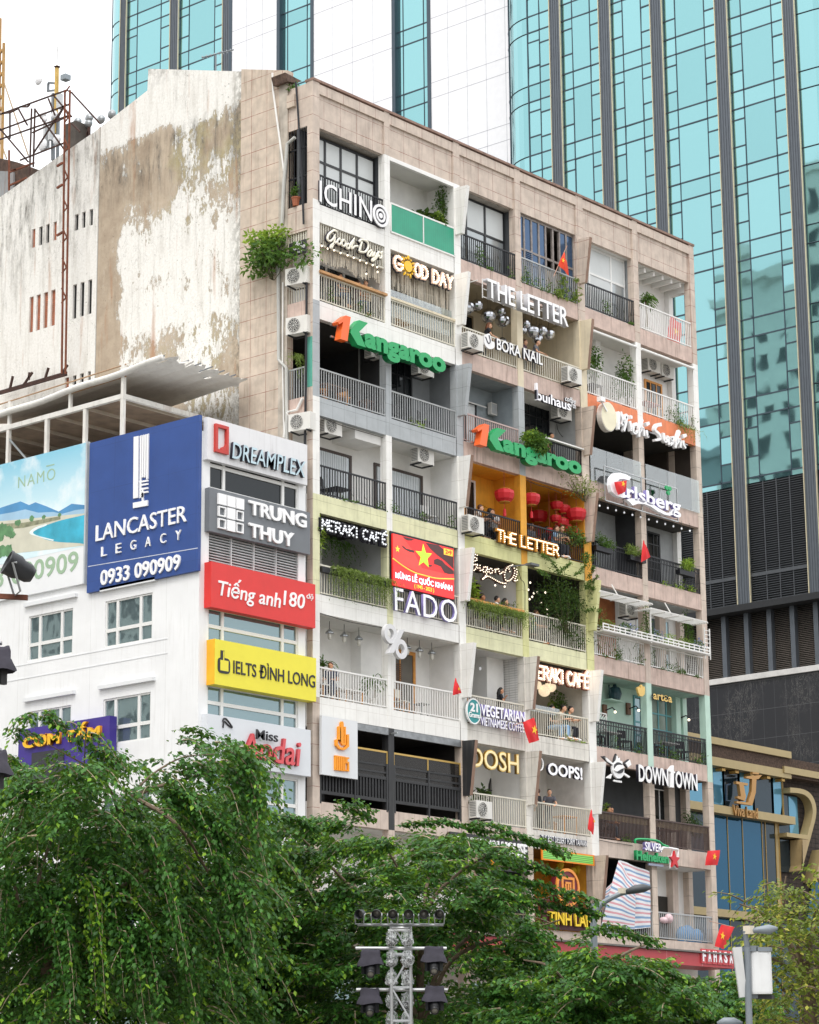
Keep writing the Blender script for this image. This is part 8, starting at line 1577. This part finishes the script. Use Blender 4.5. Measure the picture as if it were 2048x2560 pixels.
def clusters(cr, poly, nc, ns, D, dd, cx, spread, Lr, droop, per, leaf, rad, young, flat=.16, lift=(-.05, .35)):
    """boughs: each a fan of leafy strands round one point, with air between neighbours"""
    cs = []
    for k in range(nc):
        for tries in range(12):
            x, y = sample(poly); dz = random.uniform(-dd, dd); P = at(x, y, D+dz)
            if all(np.linalg.norm((P-q)*np.array([1, 1, 1.5])) > .34 for q in cs): break
        cs.append(P); a0 = max(-1.1, min(1.1, (x-cx)/260)); yc = young if random.random() > .16 else .55; k1 = random.uniform(.7, 1.25)
        for j in range(ns):
            a = a0+random.uniform(-.9, .9); d = RH*a+FH*random.uniform(-1., .55)+UZ*random.uniform(*lift); d /= np.linalg.norm(d)
            cr.strand(P+rng.normal(size=3)*np.array([spread, spread, flat]), d, random.uniform(*Lr)*k1, random.uniform(*droop), per, leaf, rad, yc if j % 3 == 0 else young*.4, j % 3 == 0, .1)
RH = np.array([RT[0], RT[1], 0]); RH /= np.linalg.norm(RH); FH = np.array([FW[0], FW[1], 0]); FH /= np.linalg.norm(FH); UZ = np.array([0, 0, 1.])
def limb(mb, pts, r0, r1): L = smooth_line(pts, 5); mb.tube(L, list(np.linspace(r0, r1, len(L))), 7)
# -- big weeping tree on the left
D0 = 42.; base = at(110, 2700, D0); base[2] = 0; tr = thing('tree', 'large weeping tree with long hanging leafy strands, left foreground', 'tree', base); w = MB(); fork = at(120, 2420, D0+.7*math.sin(120*.031+2420*.017))
limb(w, [base, base+(fork-base)*.5+RH*.05, fork], .16, .12)
for pts in ([(120, 2420), (200, 2300), (262, 2180), (330, 1990), (440, 1900), (540, 1885)], [(330, 1990), (420, 1960), (560, 1930), (620, 1980)], [(120, 2420), (90, 2250), (130, 2100), (200, 1990), (215, 1830)], [(120, 2420), (60, 2300), (30, 2150), (60, 1980), (20, 1900)], [(200, 2300), (330, 2200), (440, 2150), (520, 2230)], [(262, 2180), (300, 2080), (260, 1950), (120, 1860)], [(330, 1990), (440, 2060), (520, 2180), (600, 2330)], [(120, 2420), (250, 2400), (330, 2380)], [(200, 1990), (240, 1900), (225, 1850)]):
    limb(w, [at(x, y, D0+.7*math.sin(x*.031+y*.017)) for x, y in pts], .042, .008)
w.build('trunk', bark, tr); cr = Crown()
poly = [(-200, 2640), (-200, 1930), (0, 1900), (60, 1940), (150, 1945), (195, 1890), (240, 1855), (300, 1880), (345, 1835), (400, 1880), (470, 1850), (560, 1860), (620, 1915), (650, 1985), (640, 2100), (610, 2250), (600, 2400), (620, 2640)]
clusters(cr, poly, 165, 8, D0, 2., 230, .11, (.4, 1.05), (.5, 1.15), 72, .108, .11, .05)
clusters(cr, [(-200, 2640), (-200, 2010), (60, 2010), (260, 1990), (420, 1960), (560, 1990), (600, 2100), (640, 2300), (680, 2640)], 170, 9, D0+4.2, 1.2, 230, .2, (.6, 1.1), (.4, 1.), 62, .13, .16, .01)
for x, y in ((85, 1790), (125, 1785), (150, 1815), (55, 1830), (25, 1900), (215, 1840), (235, 1870), (250, 1885), (275, 1900), (215, 1925), (190, 1955), (265, 1930)):
    for q in range(4): cr.strand(at(x+random.uniform(-18, 18), y+random.uniform(-12, 12), D0-.5), RH*random.uniform(-.7, .9)+UZ*.15+FH*random.uniform(-.4, .4), random.uniform(.25, .45), .7, 70, .105, .1, .12, True)
for x, y, dx, L in ((440, 1990, .35, 3.0), (500, 2050, .25, 2.6), (330, 2080, .3, 2.9), (260, 2200, .15, 2.3), (205, 2210, .12, 2.6), (560, 1930, .3, 2.2), (600, 1900, .25, 1.1), (640, 1960, .1, .9), (90, 2220, .25, 2.4), (380, 2200, .3, 2.4), (480, 2250, .3, 2.), (20, 2200, -.05, 1.3), (420, 2320, .25, 1.9), (340, 2330, .2, 1.8), (520, 2140, .3, 2.3), (290, 2310, .22, 1.9), (150, 2300, .15, 1.9)):
    for q in range(3): cr.strand(at(x+random.uniform(-14, 14), y+random.uniform(-20, 20), D0-1.6+random.uniform(-.6, .4)), RH*dx+UZ*.1+FH*random.uniform(-.1, .1), L, .85, 105, .105, .13, .04 if x != 205 else .45, True)
cr.build(tr, tl_a, tl_y)
# -- spreading trees in the middle
def spread_tree(label, trunk_px, D, poly, n, fixed=(), limbs=(), young=.06, seed=0, per=80):
    b = at(*trunk_px, D); b[2] = 0; t = thing('tree', label, 'tree', b); top = at(trunk_px[0], trunk_px[1]-60, D); m = MB(); limb(m, [b, (b+top)/2+RH*.08, top], .15, .1); c = Crown()
    for L in limbs: limb(m, [top]+[at(x, y, D+random.uniform(-.7, .7)) for x, y in L], .055, .014)
    m.build('trunk', bark, t); cx = trunk_px[0]
    clusters(c, poly, n, 9, D, 2.3, cx, .12, (.32, .72), (.2, .6), per, .112, .13, young, .06)
    clusters(c, [(x+(cx-x)*.16, y+40) for x, y in poly], n//2, 9, D+4., 1., cx, .2, (.5, .9), (.3, .7), 62, .135, .16, .01)
    for L, wd in fixed:
        P = [at(x, y, D-1.8) for x, y in L]
        for a, b_ in zip(P, P[1:]):
            d = b_-a; ln = np.linalg.norm(d)
            for q in range(3): c.strand(a+rng.normal(size=3)*.05, d/ln, ln*1.08, .06, 120, .1, wd, .03, q == 0, .1)
    c.build(t, tl_a, tl_y); return t
spread_tree('broad green tree behind the light tower, its branches reaching right', (1050, 2640), 47., [(560, 2640), (600, 2200), (640, 2110), (700, 2065), (770, 2075), (830, 2030), (900, 2070), (1000, 2090), (1060, 2060), (1160, 2080), (1220, 2120), (1250, 2190), (1270, 2260), (1300, 2340), (1340, 2400), (1430, 2640)], 215,
    fixed=[([(1170, 2065), (1260, 2075), (1340, 2100), (1415, 2128)], .1), ([(1240, 2150), (1320, 2160), (1400, 2183)], .1), ([(1220, 2180), (1330, 2205), (1420, 2235), (1492, 2260)], .11), ([(1260, 2240), (1360, 2262), (1440, 2270), (1497, 2284)], .1), ([(840, 2010), (880, 2015), (930, 2040)], .1), ([(1000, 2060), (1100, 2045), (1200, 2065)], .1), ([(650, 2030), (720, 2045), (790, 2080)], .08)],
    limbs=[[(1060, 2300), (1150, 2180), (1260, 2120)], [(1060, 2300), (1075, 2180), (1120, 2080)], [(980, 2330), (860, 2200), (740, 2080)], [(1100, 2420), (1230, 2300), (1380, 2240)], [(940, 2420), (800, 2320), (680, 2280)], [(1130, 2400), (1280, 2340), (1400, 2300)], [(1040, 2300), (1010, 2200), (960, 2110)]])
spread_tree('lower green tree right of the light tower, over the red canopy', (1500, 2660), 44., [(1230, 2640), (1300, 2450), (1400, 2420), (1470, 2375), (1540, 2370), (1600, 2420), (1680, 2460), (1740, 2520), (1700, 2640)], 115, fixed=[([(1450, 2340), (1500, 2322), (1560, 2330), (1640, 2350)], .1), ([(1560, 2420), (1650, 2425), (1730, 2450), (1765, 2478)], .1)], limbs=[[(1480, 2500), (1540, 2400), (1640, 2350)], [(1520, 2520), (1620, 2450), (1720, 2450)], [(1440, 2500), (1380, 2420), (1310, 2400)]])
spread_tree('small green tree at the lower right behind the antenna pole', (1800, 2680), 47., [(1690, 2640), (1720, 2520), (1790, 2480), (1850, 2440), (1900, 2480), (1900, 2640)], 45, limbs=[[(1790, 2560), (1850, 2480)], [(1790, 2560), (1740, 2530)]])
# -- olive tree on the right
D1 = 41.; b = at(2010, 2700, D1); b[2] = 0; tr = thing('tree', 'sparse olive and yellow leaved tree at the right edge', 'tree', b); m = MB(); top = at(2015, 2440, D1); limb(m, [b, at(2025, 2560, D1), top], .13, .1); cr = Crown()
LB = [[(1990, 2350), (1960, 2250), (1965, 2190)], [(1960, 2330), (1900, 2280), (1850, 2260)], [(2030, 2340), (2060, 2250), (2070, 2200)], [(1975, 2420), (1920, 2390), (1880, 2360)], [(1985, 2400), (1960, 2330), (1910, 2240)], [(1970, 2480), (1930, 2440), (1900, 2450)], [(2060, 2400), (2120, 2300)]]
for L in LB:
    P = [top]+[at(x, y, D1+random.uniform(-.8, .8)) for x, y in L]; limb(m, P, .045, .012)
m.build('trunk', bark, tr); poly = [(2250, 2640), (2250, 2250), (2048, 2190), (2000, 2180), (1950, 2210), (1895, 2250), (1890, 2320), (1915, 2370), (1910, 2440), (1930, 2520), (1930, 2640)]
clusters(cr, poly, 92, 6, D1, 1.5, 2010, .14, (.3, .62), (.2, .7), 48, .11, .16, .3, .14, (-.1, .5))
cr.build(tr, tl_o, tl_oy, .5, bark)

# ================================================================== stage light tower
def frame_at(D):
    def q(x, y, d=0., c=C8): p = at(*nat(c, x, y), D); return p-FH*d
    return q
def dlathe(mb, c, d, prof, n=12):
    d = np.array(d, float); d /= np.linalg.norm(d); t = np.array([0, 0, 1.]) if abs(d[2]) < .9 else np.array([1., 0, 0]); x = np.cross(t, d); x /= np.linalg.norm(x); y = np.cross(d, x); vs = []; fs = []; c = np.array(c, float)
    for r, h in prof:
        for k in range(n): a = 2*math.pi*k/n; vs.append(c+d*h+(x*math.cos(a)+y*math.sin(a))*r)
    for i in range(len(prof)-1):
        for k in range(n): fs.append((i*n+k, i*n+(k+1) % n, (i+1)*n+(k+1) % n, (i+1)*n+k))
    mb._add(vs, fs); return mb
alu = M('aluminium', 'a9abad', .4, .6, var=.1); alud = M('dull_steel', '8d9092', .45, .6, var=.2); canb = M('black_can', '2d2f33', .4, .3, var=.25, sc=8); lens = M('lens', '6f6d66', .15, .3, var=.2); cover = M('black_cover', '37353f', .85, var=.25, sc=6); head = M('lamp_head_black', '1b1c20', .45, var=.1)
Q = frame_at(41.); lt_ = thing('lighting_tower', 'aluminium truss tower with cross pipes in front of the trees', 'light tower', (Q(820, 2400)[0], Q(820, 2400)[1], 0)); m = MB()
zt_ = Q(820, 440)[2]; hw = (Q(955, 600)-Q(680, 600))@RH/2; cen = Q(818, 600); cen[2] = 0
ch = [cen+RH*sx*hw+FH*sy*hw for sx in (-1, 1) for sy in (-1, 1)]
for c_ in ch: m.tube([c_, c_+UZ*zt_], .027, 8)
m.build('chord', alu, lt_); m = MB(); z = .3; k = 0
while z < zt_-.2:
    for a, b in ((0, 2), (1, 3), (0, 1), (2, 3)): m.bar(ch[a]+UZ*z, ch[b]+UZ*z, .032); m.bar(ch[a]+UZ*z, ch[b]+UZ*(z+.52), .022) if k % 2 else m.bar(ch[b]+UZ*z, ch[a]+UZ*(z+.52), .022)
    z += .52; k += 1
m.build('lacing', alu, lt_)
def pipe_at(y, x0, x1, mat, r=.027): MB().tube([Q(x0, y, hw+.06), Q(x1, y+2, hw+.06)], r, 8).build('cross_pipe', mat, lt_)
pipe_at(430, 200, 1430, alud, .022); pipe_at(765, 172, 1475, alu); pipe_at(1358, 182, 1490, alu); MB().tube([Q(640, 512, .25), Q(950, 510, .25)], .022).tube([Q(690, 475, .25), Q(930, 475, .25)], .022).build('cross_pipe', alu, lt_)
dirs = [(-.55, -.25), (-.1, -.3), (0, -.25), (.05, -.05), (.03, -.1), (-.2, -.25)]
def par_can(label, P, d, r=.074, ln=.2, mat=canb, grp='par cans on the top pipe', yoke_to=None):
    t = thing('par_can', label, 'stage light', tuple(P), grp); d = np.array(d); d = d/np.linalg.norm(d)
    dlathe(MB(), P, d, [(0, -ln*.62), (r*.55, -ln*.6), (r*.8, -ln*.48), (r*.82, -ln*.3), (r, -ln*.2), (r, .0), (r*1.05, .01), (r*1.05, .03), (r, .03), (r*.88, -.02), (r*.85, -.08)], 18).build('can', mat, t, True); dlathe(MB(), P, d, [(r*.86, -.085), (r*.4, -.07), (0, -.065)], 18).build('lens', lens, t, True)
    s = np.cross(d, UZ); s /= np.linalg.norm(s); b = yoke_to if yoke_to is not None else P-UZ*.2
    MB().tube([P+s*r*1.12-d*.05, P+s*r*1.15-UZ*.02, b+s*r*1.0, b-s*r*1.0, P-s*r*1.15-UZ*.02, P-s*r*1.12-d*.05], .012, 5).build('yoke', alud, t); return t
nm = ['leftmost', 'second from the left', 'third from the left', 'fourth from the left', 'fifth from the left', 'rightmost']
for k, x in enumerate((230, 470, 705, 928, 1150, 1370)): a, b = dirs[k]; par_can('black par can on the top pipe, '+nm[k]+' of six', Q(x, 285, .3), -FH+RH*a+UZ*b, yoke_to=Q(x, 420, .28))
bagm, bb2, bp2 = newmat('clear_plastic_bag'); tt = bb2.n.new('ShaderNodeBsdfTransparent'); gg = bb2.n.new('ShaderNodeBsdfPrincipled'); gg.inputs['Base Color'].default_value = (.75, .78, .8, 1); gg.inputs['Roughness'].default_value = .2; mm = bb2.n.new('ShaderNodeMixShader'); bb2.set(mm.inputs[0], bb2.rng(bb2.noise(bb2.pos(), 22, 4, .7), .42, .64, .04, .6)); bb2.l.new(tt.outputs[0], mm.inputs[1]); bb2.l.new(gg.outputs[0], mm.inputs[2]); bb2.l.new(mm.outputs[0], bb2.n['Material Output'].inputs[0])
def ledface():
    m, b, p = newmat('led_face'); v = b.n.new('ShaderNodeTexVoronoi'); v.inputs['Scale'].default_value = 42; b.l.new(b.pos(), v.inputs['Vector']); b.l.new(b.mix(b.rng(v.outputs['Distance'], .2, .5), hx('8b8b88'), hx('3f4042')), p.inputs['Base Color']); p.inputs['Roughness'].default_value = .3; return m
ledm = ledface(); row = ['top', 'second', 'third', 'fourth', 'bottom']
for j, y in enumerate((680, 975, 1265, 1580, 1840)):
    for i, x in enumerate((682, 920)):
        P = Q(x, y, hw+.16); t = thing('led_spotlight', 'round led spotlight wrapped in clear plastic, %s of the %s pair' % (['left', 'right'][i], row[j]), 'stage light', tuple(P), 'plastic wrapped spotlights on the truss'); d = -FH+RH*(.15 if i else -.15)-UZ*.12; d /= np.linalg.norm(d)
        dlathe(MB(), P, d, [(0, -.1), (.05, -.09), (.066, -.04), (.068, .0), (.062, .004)], 16).build('housing', canb, t, True); dlathe(MB(), P, d, [(.062, .004), (.03, .006), (0, .006)], 16).build('led_face', ledm, t)
        g = MB(); g.ball(P-d*.05+UZ*.03, (.1, .1, .105), 14, 10); g.v = [tuple(np.array(v)+rng.normal(size=3)*.01+np.array([0, 0, .06 if v[2] > P[2]+.09 else 0])) for v in g.v]; g.build('plastic_bag', bagm, t)
def moving_head(label, P, w, slope, grp='covered moving heads', s=.68):
    """hung upside down under a pipe: draped cover, yoke and lamp head"""
    t = thing('moving_head_light', label, 'stage light', tuple(P), grp); A = lambda a, b, c_: P+RH*a*s-FH*b*s+UZ*c_*s
    vs = []; rings = [(.0, .42, .2), (-.06, .46, .23), (-.17, .46, .24), (-.19, .5, .27), (-.33, .62, .32), (-.36, .63, .33)]; n = 20
    for z, a, b in rings:
        for k in range(n): th = 2*math.pi*k/n; cu = abs(math.cos(th))**.6*math.copysign(1, math.cos(th)); su = abs(math.sin(th))**.6*math.copysign(1, math.sin(th)); vs.append(A(a/2*w*cu*(1+.04*math.sin(5*th)), b/2*su, (z+slope*cu*(-z)*.6+.018*math.sin(4*th+z*9))/s*s))
    m = MB(); m._add(vs, [(i*n+k, (i+1)*n+k, (i+1)*n+(k+1) % n, i*n+(k+1) % n) for i in range(len(rings)-1) for k in range(n)]+[tuple(range(n))]); m.build('cover', cover, t, True)
    m = MB()
    for q in (-.15, .15): m.bar(A(q, 0, -.25), A(q, 0, -.56), .07*s, .12*s)
    m.bar(A(-.18, 0, -.24), A(.18, 0, -.24), .1*s, .1*s)
    m.build('yoke', head, t); m = MB(); m.ball(A(0, 0, -.46), (.13*s, .13*s, .15*s), 12, 9); dlathe(m, A(0, .06, -.54), -FH-UZ*.7, [(.1*s, -.08*s), (.1*s, .07*s), (.085*s, .08*s), (.075*s, .06*s)], 14); m.build('lamp_head', head, t, True); dlathe(MB(), A(0, .06, -.54), -FH-UZ*.7, [(.077*s, .06*s), (.04*s, .085*s), (0, .09*s)], 14).build('lens', lens, t, True); return t
moving_head('black covered moving head under the left end of the upper pipe', Q(385, 790, hw+.1), 1., .12); moving_head('black covered moving head under the right end of the upper pipe', Q(1290, 745, hw+.1), 1., -.05); moving_head('black covered moving head under the left end of the lower pipe', Q(375, 1340, hw+.1), .98, .05); moving_head('black covered moving head under the right end of the lower pipe', Q(1300, 1310, hw+.1), .98, -.08)
# near light stand at the left edge
N_ = frame_at(26.); t = thing('near_light_stand', 'rusty pipe arms of a near light stand at the left edge', 'light stand', (N_(-150, 2000, c=C7)[0], N_(-150, 2000, c=C7)[1], 0)); P = N_(-150, 360, c=C7)
MB().tube([np.array([P[0], P[1], 0]), P+UZ*.4], .04, 10).build('pole', rust, t); MB().bar(P+UZ*.02, N_(220, 362, c=C7), .05).build('arm', rust, t); MB().tube([N_(-150, 722, c=C7), N_(16, 722, c=C7)], .024).build('arm', alud, t); MB().tube([N_(-150, 1570, c=C7), N_(12, 1570, c=C7)], .024).build('arm', alud, t)
par_can('big black par can in front of the beach board', N_(85, 105, .1, c=C7), -RH*.85+UZ*.42-FH*.35, .125, .46, canb, 'near par can', N_(150, 345, .1, c=C7))
moving_head('near black covered lamp at the left edge beside a window', N_(-40, 770, .1, c=C7), 1.15, .0, 'near covered lamps', .68); moving_head('near black covered lamp at the left edge beside the purple board', N_(-65, 1590, .1, c=C7), 1.15, .0, 'near covered lamps', .68)
# ================================================================== street lamps and antenna pole
lgm = M('lamp_post_grey', '7d858c', .5, .2, var=.08); whb_ = M('antenna_white', 'd3d5d6', .5, var=.08, stain=.2)
V_ = frame_at(38.); vq = lambda x, y, d=0.: V_(x, y, d, c=B7); t = thing('antenna_pole', 'grey street pole carrying two white antenna boxes and a lamp head', 'street pole', (vq(365, 2100)[0], vq(365, 2100)[1], 0)); b = vq(362, 2100); b[2] = 0
MB().tube([b, vq(362, 1610)], .05, 12).tube([vq(362, 1610), vq(349, 1495)], .038, 12).build('pole', lgm, t)
m = MB(); P0 = [vq(370, 1500), vq(440, 1490), vq(520, 1485), vq(580, 1478)]; m.tube(P0, [.02, .05, .075, .02], 10); m.v = [(x, y, z) for x, y, z in m.v]; m.build('lamp_head', lgm, t, True); MB().box(*[v for q in zip(vq(375, 1490)-.06, vq(375, 1490)+.06) for v in q]).build('sensor', M('sensor_white', 'd8cfbc', .5), t)
def slab(c0, c1, dep, nm, mat, bev=.03):
    """upright box between two px corners, turned a little"""
    (x0, y0), (x1, y1) = c0, c1; A = vq(x0, y1); B = vq(x1, y1); H = (vq(x0, y0)-A)[2]; m = MB(); f = FH*dep; vs = [A, B, B+f+RH*.05, A+f-RH*.02]; m._add([tuple(v) for v in vs]+[tuple(v+UZ*H) for v in vs], [(3, 2, 1, 0), (4, 5, 6, 7), (0, 1, 5, 4), (1, 2, 6, 5), (2, 3, 7, 6), (3, 0, 4, 7)]); return m.build(nm, mat, t)
m = MB(); A, B, Cc, Dd = vq(255, 1618, .12), vq(318, 1612, .12), vq(358, 1965, .12), vq(305, 1972, .12); E2 = [p+FH*.12 for p in (A, B, Cc, Dd)]; m._add([tuple(p) for p in (A, B, Cc, Dd)]+[tuple(p) for p in E2], [(0, 3, 2, 1), (4, 5, 6, 7), (0, 1, 5, 4), (1, 2, 6, 5), (2, 3, 7, 6), (3, 0, 4, 7)]); m.build('panel_antenna', whb_, t)
m = MB(); c_ = (vq(462, 1940)+vq(462, 1940))/2; R1 = (vq(545, 1900)-vq(385, 1900))@RH/2; zb_, zt2 = vq(462, 1945)[2], vq(462, 1640)[2]
n = 20; ringz = [(zb_, .96), (zb_+.03, 1.), (zt2-.03, 1.), (zt2, .95)]; vs = []
for z, k in ringz:
    for j in range(n): a = 2*math.pi*j/n; cu = abs(math.cos(a))**.45*math.copysign(1, math.cos(a)); su = abs(math.sin(a))**.45*math.copysign(1, math.sin(a)); p = c_+RH*R1*k*cu+FH*(R1*.8*k*su); vs.append((p[0], p[1], z))
m._add(vs, [(i*n+j, i*n+(j+1) % n, (i+1)*n+(j+1) % n, (i+1)*n+j) for i in range(3) for j in range(n)]+[tuple(range(n))[::-1], tuple(3*n+j for j in range(n))]); m.build('antenna_box', whb_, t)
slab((372, 1600), (428, 1640), .1, 'bracket', lgm); slab((440, 1610), (525, 1640), .1, 'bracket', lgm); slab((320, 1612), (365, 1640), .1, 'bracket', lgm); slab((372, 1945), (440, 1975), .1, 'bracket', lgm); slab((440, 1948), (540, 1978), .1, 'bracket', head)
J_ = frame_at(52.); jq = lambda x, y: J_(x, y, 0, c=A4); t = thing('street_lamp', 'curved grey street lamp in front of the striped tarpaulin', 'street lamp', (jq(462, 945)[0], jq(462, 945)[1], 0)); b = jq(460, 950); b[2] = 0; L = smooth_line([b, jq(460, 950), jq(475, 860), jq(510, 805), (jq(600, 755)), jq(665, 740)], 6); MB().tube(L, list(np.linspace(.075, .045, len(L))), 10).build('pole', lgm, t)
m = MB(); P0 = [jq(640, 742), jq(690, 727), jq(740, 719), jq(782, 716)]; m.tube(P0, [.05, .09, .09, .03], 10); m.build('lamp_head', M('lamp_head_dark', '45494d', .5), t, True); q = jq(622, 742); MB().box(q[0]-.07, q[0]+.07, q[1]-.07, q[1]+.07, q[2]-.03, q[2]+.08).build('sensor', M('sensor_white', ''), t)
t = thing('street_lamp', 'lower grey lamp head at the bottom edge left of the antenna pole', 'street lamp', (vq(300, 2150)[0], vq(300, 2150)[1], 0)); m = MB(); P0 = [vq(150, 2150), vq(200, 2143), vq(270, 2143), vq(330, 2150)]; m.tube(P0, [.02, .07, .07, .02], 10); m.build('lamp_head', lgm, t, True); b = vq(335, 2160); g = b.copy(); g[2] = 0; MB().tube([g, b], .04, 8).build('pole', lgm, t)
# ================================================================== buildings across the plaza, seen as reflections
def block(label, x0, x1, y0, y1, h, col, face, fl=3.8, bay=3.2):
    t = thing('reflected_building', label, 'building', ((x0+x1)/2, (y0+y1)/2, 0)); wm = M('render_'+col, col, .8, var=.08); MB().box(x0, x1, y0, y1, 0, h).build('wall', wm, t); g = MB(); f = MB(); k = 0
    a0, a1 = (y0, y1) if face in 'xX' else (x0, x1); n = int((a1-a0)/bay)
    for i in range(n):
        for j in range(int(h/fl)-1):
            a = a0+(i+.28)*(a1-a0)/n; b = a+(a1-a0)/n*.46; z = 4.2+j*fl
            for bx, d, e in ((g, .02, 0), (f, .2, .12)):
                q0, q1 = a-e, b+e; zz = (z, z+2.1) if bx is g else (z+2.1, z+2.3)
                if face == 'x': bx.box(x1, x1+d, q0, q1, *zz)
                elif face == 'y': bx.box(q0, q1, y1, y1+d, *zz)
    g.build('windows', win_dark, t); f.build('window_heads', wm, t); MB().box(x0-.6, x1+.6, y0-.6, y1+.6, h, h+1.2).build('cornice', wm, t)
block('pale tall block mirrored in the lower tower glass, stepped top', -80, -47, 70, 88, 86, 'eeebe4', 'x'); block('taller pale wing beside it, mirrored nearer the tower edge', -80, -50, 36, 70, 96, 'e6e2d9', 'x'); block('lower grey block left of the mirrored pair', -90, -52, 90, 112, 70, 'a9adb0', 'x')
block('beige block across the plaza mirrored in the street windows', -40, 20, -120, -100, 26, 'c7b79a', 'y'); block('grey block across the plaza further right', 28, 90, -118, -98, 32, 'a7abb0', 'y'); block('cream block across the side street mirrored in the corner windows', -95, -75, -20, 40, 24, 'd2c7ae', 'x')
